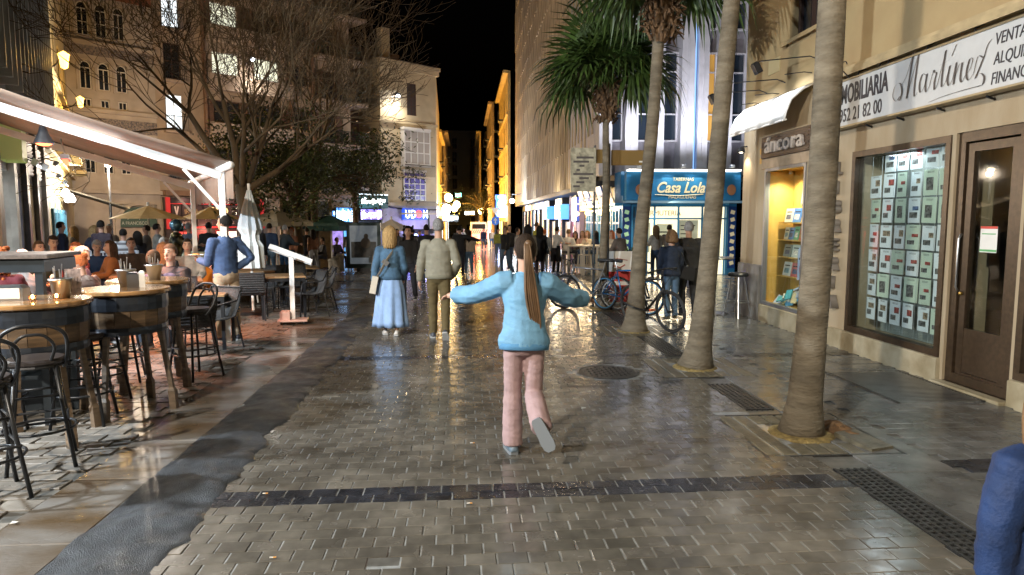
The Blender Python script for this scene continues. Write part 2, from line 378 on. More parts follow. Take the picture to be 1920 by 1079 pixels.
# tree grates round the palms
PALMS = [(2.75,5.3),(2.72,7.83),(2.64,10.5),(2.70,13.25)]
m = MB(); fr = MB()
for s in (-.53,.53):
    fr.bar((s,-.55,-.018),(s,.55,-.018),.02,.03); fr.bar((-.55,s,-.018),(.55,s,-.018),.02,.03)
for k in range(8):
    x = -.46+k*.131
    for y0,y1 in ((-.5,-.27),(.27,.5)) if abs(x)<.24 else ((-.5,.5),): m.bev(x-.055,x+.055,y0,y1,-.04,-.001,.008)
barm = m.mesh('grate_bars', mat('stone_grate', (.10,.088,.06), .38, var=.35, nscale=9, bump=.3, bscale=40)); frm = fr.mesh('grate_frame', M_iron)
pit = MB().box(-.54,.54,-.54,.54,-.12,-.05).mesh('soil', mat('wet_soil', (.03,.022,.015), .7, var=.4, nscale=20, bump=.8, bscale=60))
for k,(px,py) in enumerate(PALMS):
    t = thing('tree_grate', 'square slotted grate round the foot of the '+['nearest palm with a broken right side','second nearest palm','palm that the black bicycle leans on','farthest palm of the row'][k], 'tree grate', (px,py,gz(py)+.004), 0, 'tree grates round the palms')
    put('grate_frame', frm, t); put('soil', pit, t); MB().lathe([(.27,-.04),(.26,-.004),(.2,.012),(.0,.02)],18).build('sandy_collar', mat('sandy_soil',(.20,.15,.055),.8,var=.4,nscale=18,bump=.8,bscale=50), t, smooth=True)
    if k: put('grate_bars', barm, t)
    else:
        mm = MB()
        for q in range(8):
            x = -.46+q*.131
            if x < .2:
                for y0,y1 in ((-.5,-.27),(.27,.5)) if abs(x)<.24 else ((-.5,.5),): mm.bev(x-.055,x+.055,y0,y1,-.04,-.001,.008)
        mm.obox((.36,-.28,.01),.22,.36,.04,.3,.08); mm.build('grate_bars', MATS['stone_grate'], t)
        rt = MB()
        for q in range(9): rt.tube(spline([(.2,random.uniform(-.1,.2),-.03),(.33,random.uniform(-.2,.3),.03),(.5,random.uniform(-.25,.3),-.03)],4), .022, 6)
        rt.build('root', mat('root_bark', (.16,.09,.04), .7, var=.4, bump=.5), t, smooth=True)
# manhole, vent grating
t = thing('manhole_cover', 'round dark iron manhole cover set in the street pavers', 'manhole cover', (1.63,7.64,0))
m = MB(); m.lathe([(.36,-.03),(.36,.004),(.33,.006),(.325,-.004)],28,cap=False); m.build('rim', M_iron, t)
m = MB(); m.lathe([(.32,-.03),(.32,.002),(.0,.003)],28)
for q in range(-5,6):
    for p in range(-5,6):
        if q*q+p*p < 26: m.obox((q*.054,p*.054,.006),.03,.012,.008,(q+p)%2*pi/2)
m.build('lid', M_iron, t)
t = thing('ventilation_grate', 'long steel ventilation grate in the pavement before the estate agent door', 'grate', (4.55,6.75,.004))
m = MB()
for k in range(26): m.box(-.42,.42,-.62+k*.05,-.6+k*.05,-.03,.004)
m.build('bars', M_steel, t)['kind'] = 'stuff'
for s in (-.43,.43): MB().box(s-.015,s+.015,-.64,.68,-.03,.006).build('side_bar', M_iron, t); MB().box(-.42,.42,-.63,.66,-.05,-.04).build('pit', M_dark, t)
# litter
M_pap = mat('litter_paper', (.7,.7,.66), .7); M_filt = mat('filter_tip', (.6,.3,.08), .7)
for k,(x,y,lab) in enumerate([(-1.3,4.3,'cigarette end on the left of the near dark band'),(.0,4.06,'cigarette end just below the near dark band'),(.03,5.2,'cigarette end left of the running girl foot'),(-1.02,3.45,'cigarette end near the bottom left of the pavers')]):
    b = MB(); b.tube([(0,0,.006),(.018,.003,.005)],.004,6); b.mi=1; b.tube([(.018,.003,.005),(.033,.005,.005)],.0042,6)
    tag(b.build('cigarette_end',[M_pap,M_filt],loc=(x,y,.004)), lab, 'cigarette end', 'cigarette ends on the pavers')
for k,(x,y,s,lab) in enumerate([(.28,11.0,.06,'scrap of white paper on the pavers right of the man in the grey jacket'),(1.06,6.1,.045,'small scrap of paper on the pavers right of the running girl'),(-2.62,3.95,.03,'tiny white scrap on the kerb slabs at bottom left')]):
    b = MB(); b.add([(0,0,.006),(s,.2*s,.01),(s*1.1,s,.006),(.1*s,s*.8,.014)],[(0,1,2,3)]); tag(b.build('paper_scrap', M_pap, loc=(x,y,.004)), lab, 'litter')
# ------------------------------------------------------------------ walls with openings
def holed(b, x0, x1, z0, z1, holes, depth=.2, y=0):
    xs = sorted({x0,x1,*[h[0] for h in holes],*[h[1] for h in holes]}); zs = sorted({z0,z1,*[h[2] for h in holes],*[h[3] for h in holes]})
    xs = [x for x in xs if x0<=x<=x1]; zs = [z for z in zs if z0<=z<=z1]
    for i in range(len(xs)-1):
        for j in range(len(zs)-1):
            cx,cz = (xs[i]+xs[i+1])/2,(zs[j]+zs[j+1])/2
            if any(h[0]<cx<h[1] and h[2]<cz<h[3] for h in holes): continue
            b.add([(xs[i],y,zs[j]),(xs[i+1],y,zs[j]),(xs[i+1],y,zs[j+1]),(xs[i],y,zs[j+1])],[(0,1,2,3)])
    for a,c,d,e in holes:
        q = [(a,d),(c,d),(c,e),(a,e)]
        for k in range(4):
            p,r = q[k],q[(k+1)%4]
            b.add([(p[0],y,p[1]),(p[0],y+depth,p[1]),(r[0],y+depth,r[1]),(r[0],y,r[1])],[(0,1,2,3)])
    return b
def framed(b, x0, x1, z0, z1, w=.06, y0=.02, y1=.08, mull=(), trans=()):
    b.box(x0,x0+w,y0,y1,z0,z1); b.box(x1-w,x1,y0,y1,z0,z1); b.box(x0+w,x1-w,y0,y1,z1-w,z1); b.box(x0+w,x1-w,y0,y1,z0,z0+w)
    for x in mull: b.box(x-w*.4,x+w*.4,y0+.002,y1-.002,z0+w,z1-w)
    for z in trans: b.box(x0+w,x1-w,y0+.004,y1-.004,z-w*.4,z+w*.4)
    return b

# ------------------------------------------------------------------ right-hand building with the estate agent and the bookshop
M_ochre = mat('ochre_render', (.42,.32,.17), .75, var=.16, nscale=1.6, bump=.15, bscale=60, col2=(.36,.26,.135))
M_lowr = mat('beige_render', (.4,.33,.23), .7, var=.2, nscale=2.2, bump=.12, bscale=50, stretch=(1.5,1,.5), col2=(.33,.255,.16))
M_plinth = mat('stained_plinth_stone', (.42,.37,.26), .55, var=.3, nscale=3.5, bump=.2, bscale=30, col2=(.26,.215,.13))
M_brown = mat('brown_aluminium', (.055,.036,.022), .35, .35, var=.2, nscale=20)
M_card = mat('listing_paper', (.72,.74,.76), .6); M_pic = mat('listing_photo', (.12,.115,.11), .5, var=.9, nscale=24); M_pic2 = mat('listing_photo_warm', (.25,.18,.12), .5, var=.9, nscale=30)
M_pane = glass('shop_glass')
rb = thing('corner_building', 'ochre rendered corner building on the right with shops at street level', 'building', (5.12,12.4,0), -pi/2)
b = MB()
holed(b, 0, 15.5, .0, 3.64, [(.95,2.36,.3,2.6),(3.6,5.44,.26,2.63),(5.50,6.4,.03,2.64),(6.46,8.9,.26,2.63)], .45)
b.box(0,15.5,.46,8,-.3,-.001)
b.add([(0,0,-.3),(0,0,12),(0,8,12),(0,8,-.3)],[(0,1,2,3)])
b.build('lower_wall', M_lowr, rb)
b = MB(); holed(b, 0, 15.5, 3.76, 12, [(1.63,2.6,4.52,6.6),(5.6,6.7,4.9,7)], .25, -.0); b.add([(0,0,12),(15.5,0,12),(15.5,8,12),(0,8,12)],[(0,1,2,3)])
b.add([(15.5,0,-.3),(15.5,8,-.3),(15.5,8,12),(15.5,0,12)],[(0,1,2,3)]); b.add([(0,8,-.3),(0,8,12),(15.5,8,12),(15.5,8,-.3)],[(0,1,2,3)])
b.build('upper_wall', M_ochre, rb)
b = MB(); b.box(0,15.5,.0,.12,3.641,3.758); b.build('string_course', M_ochre, rb)
b = MB(); b.box(3.16,15.5,-.13,-.001,3.655,3.70); b.box(3.16,15.5,-.09,-.001,3.701,3.75); b.box(3.16,15.5,-.14,-.12,3.62,3.654); b.build('cornice', mat('cornice_stone', (.42,.33,.19), .6, var=.2, nscale=4), rb)
b = MB(); b.bev(.94,2.6,-.04,-.001,-.05,.29,.012); b.build('plinth', M_plinth, rb)
b = MB(); b.bev(3.18,5.46,-.05,-.001,-.05,.255,.012); b.build('plinth', M_plinth, rb)
b = MB(); b.bev(6.44,15,-.05,-.001,-.05,.255,.012); b.build('plinth', M_plinth, rb)
b = MB(); b.bev(0,.92,-.045,-.001,-.05,.96,.012); b.build('grey_dado', mat('grey_polished_stone', (.2,.19,.17), .3, var=.3, nscale=4), rb)
# upper window
b = MB(); framed(b,1.66,2.57,4.55,6.58,.07,.12,.2,(2.1,)); b.build('window_frame', mat('dark_wood_frame', (.05,.03,.025), .5), rb)
b = MB(); b.box(1.66,2.57,.165,.17,4.55,6.58); b.mi=1; b.box(1.72,2.5,.2,.22,4.6,6.5); b.build('window_pane', [M_glassdark, mat('net_curtain', (.3,.27,.3), .8)], rb)
b = MB(); b.bev(1.55,2.68,-.1,.12,4.46,4.53,.01); b.build('window_sill', M_ochre, rb)

def shop_window(name, s0, s1, z0, z1, cols, rows, cw, ch, skip=()):
    fr = MB(); framed(fr, s0, s1, z0, z1, .075, -.02, .1); o = fr.build(name, M_brown, rb)
    MB().box(s0+.075,s1-.075,.035,.043,z0+.075,z1-.075).build('pane', M_pane, o)
    bk = MB(); bk.box(s0+.01,s1-.01,.42,.43,z0+.01,z1-.01); bk.build('display_back', mat('display_back_panel', (.20,.215,.20), .5, var=.5, nscale=1.5), o)
    mm = []
    for v in range(9):
        r = random.Random(v+5); c = MB(); c.box(-cw/2,cw/2*(1 if v%4 else .92),0,.006,0,ch*(1 if v%3 else .96)); c.mi = 1
        if v in (4,7): c.box(-cw*.3,cw*.2,-.002,-.0005,ch*.2,ch*.7)
        else:
            c.box(-cw*.38,cw*r.uniform(.0,.38),-.002,-.0005,ch*.2,ch*r.uniform(.36,.44)); c.mi = 2
            c.box(cw*r.uniform(-.3,.05),cw*.38,-.002,-.0005,ch*.5,ch*r.uniform(.62,.78))
        c.mi = 1
        for q in range(2): c.box(-cw*.25,cw*.25,-.002,-.0005,ch*(.88+.04*q),ch*(.895+.04*q))
        mm.append(c.mesh('listing_card', [[M_card,M_card,mat('listing_paper_green',(.55,.62,.5),.6),M_card,mat('listing_paper_blue',(.5,.58,.7),.6)][v%5], M_pic, [M_pic2,mat('listing_photo_blue',(.1,.15,.28),.5,var=.8,nscale=18),mat('listing_photo_red',(.35,.06,.05),.5,var=.8,nscale=18)][v%3]]))
    gx = (s1-s0-.3)/cols
    for i in range(cols):
        for j in range(rows):
            if (i,j) in skip: continue
            put('listing_card', random.choice(mm), o, (s0+.2+gx*(i+.5), .12+random.uniform(0,.02), z0+.2+j*(ch+.022)), (0,random.uniform(-.022,.022),random.uniform(-.14,.14)))
    for i in range(cols):
        x = s0+.2+gx*(i+.5); w_ = MB()
        for dx in (-.1,.1): w_.tube([(x+dx,.135,z0+.1),(x+dx,.135,z1-.08)],.002,4)
        w_.build('hanging_wire', M_steel, o)
    return o
sw1 = shop_window('estate_agent_window', 3.6, 5.44, .26, 2.63, 6, 7, .215, .29, {(0,6)})
sw2 = shop_window('estate_agent_window', 6.46, 8.9, .26, 2.63, 8, 7, .215, .29)
for s0,s1 in ((3.7,5.35),(6.56,8.8)):
    lamp('AREA', ((s0+s1)/2,.2,2.52), 14, (.85,.95,1), .5, ((s0+s1)/2,.24,0), parent=rb, name='display_strip_light')
# door
d = MB(); framed(d, 5.50, 6.4, .03, 2.64, .1, .03, .12); framed(d, 5.62, 6.28, .07, 2.52, .085, .05, .11); d.box(5.70,6.2,.055,.1,.16,.62)
do = d.build('entrance_door', M_brown, rb); MB().box(5.70,6.2,.075,.083,.62,2.44).build('pane', M_pane, do)
MB().tube([(5.66,.0,1.0),(5.66,-.03,1.05),(5.66,-.03,1.55),(5.66,.0,1.6)],.012,8).build('handle', M_steel, do, smooth=True)
MB().ell((5.655,.03,.98),.022,.022,.022).build('lock', mat('brass', (.6,.42,.12), .3, 1), do, smooth=True)
k = MB(); k.box(5.84,6.06,.062,.066,1.42,1.68); k.mi=1; k.box(5.84,6.06,.0605,.0625,1.655,1.68); k.mi=2; k.box(5.84,6.06,.0605,.0625,1.43,1.45); k.box(5.86,6.04,.0605,.0625,1.6,1.61)
k.build('notice', [M_white, mat('notice_red',(.6,.08,.06),.6), mat('notice_green',(.12,.4,.15),.6)], do)
MB().bev(5.46,6.44,-.12,.4,-.02,.03,.008).build('threshold', M_plinth, rb)
b = MB(); b.box(5.46,9.0,1.9,2.0,0,2.7); b.box(5.46,9,.43,2,2.65,2.7); b.build('interior', mat('office_interior', (.12,.085,.06), .7, var=.4, nscale=2), rb)
# estate agent sign: a shallow box on brackets
sg = thing('estate_agent_sign', 'long white estate agent sign with grey script lettering above its window', 'sign', (5.12,12.4,0), -pi/2)
b = MB(); b.bev(3.19,9.4,-.16,-.04,2.965,3.54,.004); b.build('panel', mat('white_sign_panel', (.52,.54,.56), .35, var=.04), sg)
b = MB(); framed(b,3.17,9.42,2.945,3.56,.022,-.175,-.03); b.build('sign_frame', mat('sign_trim', (.35,.3,.2), .4, .6), sg)
b = MB()
for x in (3.28,3.8,4.25,4.42,5.1,5.8,6.6,7.6):
    b.tube([(x,-.01,3.66),(x,-.1,3.62),(x+.03,-.13,3.565)],.009,6)
    if x in (3.8,4.42,5.1,5.8): b.tube([(x+.2,-.01,2.9),(x+.2,-.1,2.93)],.012,6)
b.tube(arc((3.55,-.16,3.73),.07,.3,pi+.2,8,'xz')+[(3.62,-.15,3.6),(3.68,-.14,3.55)],.007,6)
b.build('bracket', M_black, sg, smooth=True)
M_let = mat('dark_grey_letter', (.04,.038,.045), .5); M_let2 = mat('script_letter', (.075,.065,.065), .5)
text('INMOBILIARIA', .33, M_let, sg, (3.33,-.162,3.255), bold=.008, fit=1.2)
text('952 21 82 00', .235, M_let, sg, (3.5,-.162,3.02), bold=.002, fit=.92)
t_ = MB(); t_.mi=0
t_.box(3.32,3.46,-.166,-.162,3.02,3.13); t_.tube([(3.315,-.165,3.145),(3.33,-.165,3.185),(3.45,-.165,3.185),(3.465,-.165,3.145)],.018,6); t_.mi=1; t_.ell((3.39,-.167,3.075),.03,.004,.03)
t_.build('phone_symbol', [mat('red_letter',(.6,.05,.06),.5), M_white], sg)
# hand-lettered name, thick and thin strokes
def stroke(b, pts, wmin=.009, wmax=.028, y=-.168, ox=0, oz=0, sc_=1):
    p = spline([(ox+x*.83,0,oz+z*1.12) for x,z in pts],7); n = len(p); rows = []
    for i,q in enumerate(p):
        t = (p[min(i+1,n-1)]-p[max(i-1,0)]).normalized()
        wd = wmin+(wmax-wmin)*max(0,-t.z)**1.2
        a = Vector((1,0,.25)).normalized()*wd/2
        rows.append((q-a,q+a))
    for i in range(n-1):
        l0,r0 = rows[i]; l1,r1 = rows[i+1]
        b.add([(l0.x,y,l0.z),(r0.x,y,r0.z),(r1.x,y,r1.z),(l1.x,y,l1.z)],[(0,1,2,3)])
b = MB(); O = (4.68,3.1)
S = lambda pts, **k: stroke(b, pts, ox=O[0], oz=O[1], **k)
S([(.1,.04),(.02,.0),(-.06,.06),(-.02,.15),(.09,.17),(.14,.08),(.1,.0),(.06,.02)])                      # loop of the M
S([(.12,.14),(.22,.22),(.30,.36),(.345,.43)]); S([(.345,.43),(.31,.3),(.27,.12),(.25,.0)])
S([(.25,.0),(.33,.18),(.42,.35),(.46,.42)]); S([(.46,.42),(.43,.28),(.40,.1),(.41,.0),(.47,.03)])
S([(.62,.17),(.55,.19),(.5,.1),(.53,.02),(.6,.07),(.64,.18)]); S([(.64,.18),(.62,.08),(.64,.01),(.7,.06)])  # a
S([(.7,.06),(.76,.19),(.78,.17)]); S([(.78,.17),(.82,.16),(.79,.08),(.8,.01),(.85,.05)])                 # r
S([(.85,.05),(.93,.24),(.97,.34)]); S([(.97,.34),(.93,.14),(.93,.02),(1.0,.05)]); S([(.86,.22),(1.04,.24)]) # t
S([(1.0,.05),(1.05,.18)]); S([(1.06,.19),(1.03,.07),(1.06,.01),(1.12,.06)]); b.build('script_name', M_let2, sg); b = MB(); S([(1.08,.27),(1.15,.36)], wmin=.014); b.build('accent_mark', M_let2, sg); b = MB() # i acute
S([(1.12,.06),(1.16,.19)]); S([(1.17,.2),(1.14,.01)]); S([(1.15,.06),(1.22,.17),(1.27,.18)]); S([(1.27,.18),(1.25,.06),(1.28,.01),(1.33,.06)])  # n
S([(1.33,.06),(1.4,.1),(1.44,.18),(1.39,.19),(1.35,.08),(1.39,.01),(1.47,.06)])                          # e
S([(1.47,.06),(1.52,.19),(1.6,.17)]); S([(1.62,.18),(1.5,.01)]); S([(1.5,.02),(1.58,.04),(1.64,.0),(1.62,-.06),(1.54,-.07)])   # z
S([(1.62,.17),(1.66,.26),(1.72,.3)], wmin=.014)
b.build('script_name', M_let2, sg); b = MB()
S([(1.61,-.063),(1.3,-.065),(.95,-.075),(.7,-.095)], wmin=.022, wmax=.03); b.build('underline_swash', M_let2, sg)
text('VENTAS', .16, M_let, sg, (6.14,-.162,3.37), sx=.72, shear=.15); text('ALQUILERES', .16, M_let, sg, (6.14,-.162,3.19), sx=.72, shear=.15); text('FINANCIACIÓN', .16, M_let, sg, (6.12,-.162,3.01), sx=.72, shear=.15)

# bookshop: sign, white blind, lit window with shelves
M_shelf = mat('yellow_display_board', (.55,.33,.08), .6, var=.08)
bs = thing('bookshop_window', 'warm lit bookshop window with yellow shelves between two palm trunks', 'shop window', (5.12,12.4,0), -pi/2)
b = MB(); framed(b,.95,2.36,.3,2.6,.05,-.02,.06); b.build('window_frame', mat('grey_aluminium',(.3,.31,.33),.35,.7), bs)
MB().box(1.0,2.31,.02,.028,.35,2.55).build('pane', M_pane, bs)
b = MB(); b.box(.96,2.35,.5,.52,.3,2.59); b.box(.955,.965,.06,.5,.31,2.59); b.box(2.345,2.355,.06,.5,.31,2.59); b.box(.97,2.34,.06,.5,2.575,2.585); b.build('display_board', M_shelf, bs)
MB().box(.97,2.34,.06,.5,.31,.33).build('display_floor', M_shelf, bs)
SH = [.78,1.1,1.39,1.68]
for z in SH: MB().box(1.0,2.0,.24,.49,z,z+.02).build('shelf', M_shelf, bs)
for x in (1.25,1.75):
    MB().lathe([(.035,0),(.03,.05),(.012,.06)],10,(x,.3,2.5)).build('spotlight', M_steel, bs)
    lamp('SPOT', (x,.2,2.49), 95, (1,.84,.55), .03, (x,.4,.3), 140, .8, bs, 'bookshop_spot')
bookc = [(.7,.68,.6),(.06,.2,.55),(.65,.45,.12),(.7,.66,.5),(.1,.25,.5),(.15,.4,.2),(.6,.12,.08),(.7,.7,.68),(.25,.3,.28),(.5,.55,.5),(.09,.1,.11),(.7,.72,.68),(.5,.12,.12),(.02,.4,.38)]
BW = {0:[11,12,13],1:[8,9,10],2:[3,4,5,6,7],3:[0,1,2]}
BL = {0:'sage green landscape',1:'blue and white',2:'yellow emblem',3:'pale cream',4:'navy and white',5:'green striped',6:'red',7:'white round-print',8:'dark olive',9:'pale grey green',10:'black patterned',11:'plain off white',12:'red patterned',13:'turquoise'}
SN = {0:'lowest shelf',1:'second lowest shelf',2:'second highest shelf',3:'top shelf'}
for k,ids in BW.items():
    x = 1.1; wd = .86/len(ids)
    for i in ids:
        hh = random.uniform(.2,.235); bb = MB(); bb.box(-wd*.45,wd*.45,-.012,.012,0,hh)
        bb.mi = 1; bb.box(-wd*.3,wd*.25,-.0135,-.0125,hh*.2,hh*.55); bb.mi = 2; bb.box(-wd*.3,wd*.3,-.0135,-.0125,hh*.7,hh*.78)
        o = bb.build('book', [mat('cover%d'%i, bookc[i], .4), mat('cover_print%d'%(i%4), [(.1,.12,.2),(.75,.7,.6),(.5,.3,.1),(.2,.35,.4)][i%4], .5, var=.5, nscale=30), M_dark], None, loc=(5.12+.3,12.4-x-wd*.45,SH[k]+.021))
        o.rotation_euler = (-.16,0,-pi/2); tag(o, f'{BL[i]} book standing face out on the {SN[k]} of the bookshop window', 'book', 'books in the bookshop window'); x += wd
o = MB(); o.box(-.19,.19,-.015,.015,0,.42); o.mi=1; o.box(-.16,.16,-.018,-.0155,.03,.39); o.mi = 2
for q,(x,z) in enumerate(((-.08,.28),(.05,.25),(-.02,.2),(.08,.31))): o.box(x-.04,x+.05,-.02,-.0185,z,z+.012)
o = o.build('framed_print', [M_steel, M_white, M_dark], None, loc=(5.12+.44,12.4-1.55,1.98)); o.rotation_euler=(-.08,0,-pi/2)
tag(o, 'silver framed white print hanging at the top of the bookshop window', 'picture frame')
hp = MB(); random.seed(5)
for q in range(46):
    x = random.uniform(1.15,2.28); z0 = .34+max(0,(x-1.2))*.42*random.random()
    hp.obox((x,.3+random.uniform(-.16,.1),z0+.04),.13,.02,.17,random.uniform(-1,1),random.uniform(-1.2,-.2),random.uniform(-.6,.6)); hp.mi = random.randrange(5)
hp = hp.build('book_heap', [mat('heap_a',(.55,.62,.75),.5),mat('heap_b',(.1,.3,.5),.5),mat('heap_c',(.7,.68,.6),.5),mat('heap_d',(.08,.35,.4),.5),mat('heap_e',(.6,.5,.3),.5)], None, loc=(5.12,12.4,0)); hp.rotation_euler=(0,0,-pi/2)
tag(hp, 'heap of pale blue and white booklets on the floor of the bookshop window', 'books', kind='stuff')
ps = MB(); ps.prism([(2.0,.8),(2.3,.8),(2.3,1.5),(2.22,1.42),(2.0,1.28)],.1,.11,'y'); ps.mi = 1; ps.box(2.06,2.2,.094,.099,.92,1.02); ps.mi=2; ps.box(2.05,2.26,.094,.099,1.12,1.15)
ps = ps.build('poster', [mat('pale_blue_card',(.5,.56,.75),.5), mat('poster_pink',(.6,.3,.4),.6), M_let], None, loc=(5.12,12.4,0)); ps.rotation_euler=(0,0,-pi/2); tag(ps,'pale blue poster with a pink picture at the right edge of the bookshop window','poster')

an = thing('bookshop_sign', 'carved dark wooden bookshop sign with raised letters under the white blind', 'sign', (5.12,12.4,0), -pi/2)
b = MB(); b.bev(.9,2.55,-.07,-.003,2.77,3.13,.01)
b.build('board', mat('dark_carved_wood',(.075,.045,.03),.5,var=.4,nscale=5,stretch=(1,1,6)), an)
b = MB()
for q in range(7): b.box(.93,2.52,-.08,-.071,2.79+q*.048,2.81+q*.048)
b.build('groove_strip', MATS['dark_carved_wood'], an)
text('áncora', .36, mat('raised_wood_letter',(.42,.38,.35),.4,var=.2), an, (1.12,-.1,2.85), ext=.02, bold=.006, fit=1.3)
MB().box(.85,2.6,-.035,-.004,2.6,2.765).build('lintel', mat('beige_lintel',(.35,.27,.19),.6,var=.2), an)
aw = thing('shop_awning', 'short white fabric blind lit from above over the bookshop sign', 'awning', (5.12,12.4,0), -pi/2)
b = MB(); rows = []
for i in range(15):
    x = .42+i*2.12/14; wv = .012*sin(i*2.1)
    rows.append([(x,-.03,3.74+wv*.5),(x,-.2,3.66+wv),(x,-.36+wv,3.5),(x,-.44+wv,3.3),(x,-.45+wv,3.2),(x,-.435+wv,3.2),(x,-.42+wv,3.3),(x,-.345+wv,3.485),(x,-.19,3.64+wv),(x,-.03,3.72+wv)])
b.rings(rows); b.build('canvas', mat('white_canvas',(.78,.78,.78),.7,var=.05,bump=.1,bscale=15), aw, smooth=True)
MB().tube([(.42,-.44,3.2),(2.54,-.44,3.2)],.014,8).build('hem_bar', M_white, aw)
for k,(s,z,out) in enumerate(((.35,3.95,.75),(1.0,4.0,.75),(2.05,4.12,.7))):
    t = thing('arm_floodlight', 'small black floodlight on a wall arm above the white blind, '+['leftmost of three','middle of three','rightmost beside the palm trunk'][k], 'lamp', (5.12,12.4,0), -pi/2, 'floodlights over the white blind')
    b = MB(); b.tube([(s+.55,-.0,z-.08),(s+.5,-.12,z-.02),(s+.05,-out+.02,z)],.009,6); b.tube([(s+.35,-.0,z-.22),(s+.3,-.1,z-.2),(s+.1,-.3,z-.2)],.007,6); b.build('arm', M_black, t)
    b = MB(); b.M = Matrix.Translation((s,-out,z-.08)) @ Matrix.Rotation(.5,4,'X'); b.bev(-.06,.06,-.045,.045,-.1,.08,.02); b.build('head', M_black, t)
    lamp('SPOT', (s,-out+.06,z-.16), 60, (.92,.96,1), .05, (s+.1,-.2,3.4), 105, .7, t)
b = MB(); b.box(.95,1.35,-.02,-.002,4.15,4.38); nb = b.build('street_name_plate', mat('cream_tile',(.5,.42,.24),.4), None, loc=(5.12,12.4,0)); nb.rotation_euler=(0,0,-pi/2); tag(nb,'small cream street name tile high on the ochre wall','street sign')
for q,z in enumerate((2.86,2.7)):
    b = MB(); b.box(.72,.8,-.014,-.001,z,z+.1); o = b.build('wall_tile', mat('orange_tile',(.55,.3,.06),.4), None, loc=(5.12,12.4,0)); o.rotation_euler=(0,0,-pi/2); tag(o, ['upper','lower'][q]+' small orange number tile beside the bookshop sign', 'tile', 'tiles beside the bookshop sign')
# corner downlight
t = thing('wall_lamp', 'small corner downlight washing the pale wall beside the side street', 'lamp', (5.12,12.4,0), -pi/2)
b = MB(); b.lathe([(.02,.1),(.06,.08),(.075,0),(.06,.005)],12,(.16,-.12,2.95)); b.tube([(.16,-.01,3.06),(.16,-.12,3.05)],.012,6); b.build('shade', M_black, t)
MB().ell((.16,-.12,2.965),.035,.035,.02).build('bulb_glass', emi('warm_bulb',(1,.85,.6),30), t)
lamp('SPOT', (.16,-.1,2.93), 26, (1,.84,.6), .03, (.2,-.02,1), 110, .8, t)
# vertical letters of the bookshop
lt = thing('letter_sign', 'vertical column of raised steel letters between bookshop and estate agent', 'sign', (5.12,12.4,0), -pi/2)
for k,ch in enumerate('LIBRERIA'):
    text(ch, .24, mat('letter_steel',(.3,.28,.26),.35,.6), lt, (3.26 if k else 3.26,-.06,2.36-k*.26), ext=.05, bold=.006, name='letter')
# ------------------------------------------------------------------ left terrace front: grey metal building, yellow building
M_fin = mat('grey_metal_fin', (.30,.33,.37), .5, .1, var=.15, nscale=2)
M_louv = mat('louvre_metal', (.22,.24,.27), .5, .1)
M_yel = mat('yellow_render', (.42,.33,.16), .7, var=.15, nscale=1.5)
RZL = atan2(.894,-.447); OL = (-6.26,8.57,0)
_winc = {}
def win(parent, x, z, w_, h, y=.12, fr=None, pane=None, cols=2, rows=1, arch=False, fw=.06, name='window'):
    fr = fr or M_white; pane = pane or M_glassdark
    key = (round(w_,2),round(h,2),fr.name,pane.name,cols,rows,arch)
    if key not in _winc:
        f = MB(); framed(f, -w_/2, w_/2, 0, h, fw, -.03, .03, [-w_/2+w_*k/cols for k in range(1,cols)], [h*k/rows for k in range(1,rows)])
        if arch:
            f.rings([[(w_/2*cos(a)*q,yy,h+w_/2*1.25*sin(a)*q) for q,yy in ((1,-.03),(1,.03),(.82,.03),(.82,-.03))] for a in [pi*k/8 for k in range(9)]])
        p = MB(); p.box(-w_/2+.01,w_/2-.01,-.006,.006,.01,h-.01)
        if arch: p.prism([(w_/2*.85*cos(pi*k/8), h+w_/2*1.06*sin(pi*k/8)) for k in range(9)],-.005,.005,'y')
        _winc[key] = (f.mesh(name,fr), p.mesh('pane',pane))
    o = put(name, _winc[key][0], parent, (x,y,z)); put('pane', _winc[key][1], o); return o

gb = thing('metal_clad_building', 'grey metal clad building with fins and louvres over the left terrace', 'building', OL, RZL)
M_shopw = mat('shop_wall', (.3,.26,.21), .6, var=.2, nscale=3)
b = MB(); holed(b,-.5,17.4,-1.0,4.2,[(5.4,7.4,-.02,2.75),(7.75,9.6,-.05,2.75),(10.9,12.6,-.2,2.7),(13.6,15.2,-.2,2.7),(.6,4.6,.0,2.7)],.5)
b.box(-.5,17.4,.52,6,-1,4.2); b.build('ground_floor_wall', M_shopw, gb)
b = MB(); b.box(-.5,17.4,.0,6,4.2,17); b.build('upper_wall', M_fin, gb)
b = MB(); b.box(-.5,17.4,-.12,-.002,4.9,6.0); b.build('glass_band', mat('teal_glass',(.05,.09,.11),.1,spec=.8), gb)
for z in (4.75,6.02,8.2,10.6): MB().box(-.5,17.4,-.3,-.003,z,z+.16).build('beam', M_fin, gb)
fin = MB().box(-.04,.04,-.42,-.13,4.3,17).mesh('fin', M_fin)
for k in range(21): put('fin', fin, gb, (-.3+k*.88,0,0))
lv = MB()
for q in range(12): lv.obox((.44,-.2,.1+q*.16),.8,.02,.13,0,.6)
lvm = lv.mesh('louvre_panel', M_louv)
for k in range(20):
    for z in (6.2,8.4): put('louvre_panel', lvm, gb, (-.3+k*.88,0,z))
M_warmwin = emi('warm_interior', (1,.78,.5), 1.2); M_coolwin = emi('cool_interior', (.75,.88,1), 2.2); M_bluewin = mat('poster_blue', (.12,.2,.4), .4, emit=.55, ecol=(.35,.5,1), var=.8, nscale=5, col2=(.5,.4,.45))
for s,wd,pm in ((6.4,1.98,M_coolwin),(8.67,1.83,M_bluewin),(11.75,1.68,M_warmwin),(14.4,1.58,M_warmwin),(2.6,3.98,M_warmwin)):
    win(gb, s, -.0, wd, 2.68, .2, M_black if s!=8.67 else M_steel, pm, 2 if s>3 else 4, 1, name='shop_window')
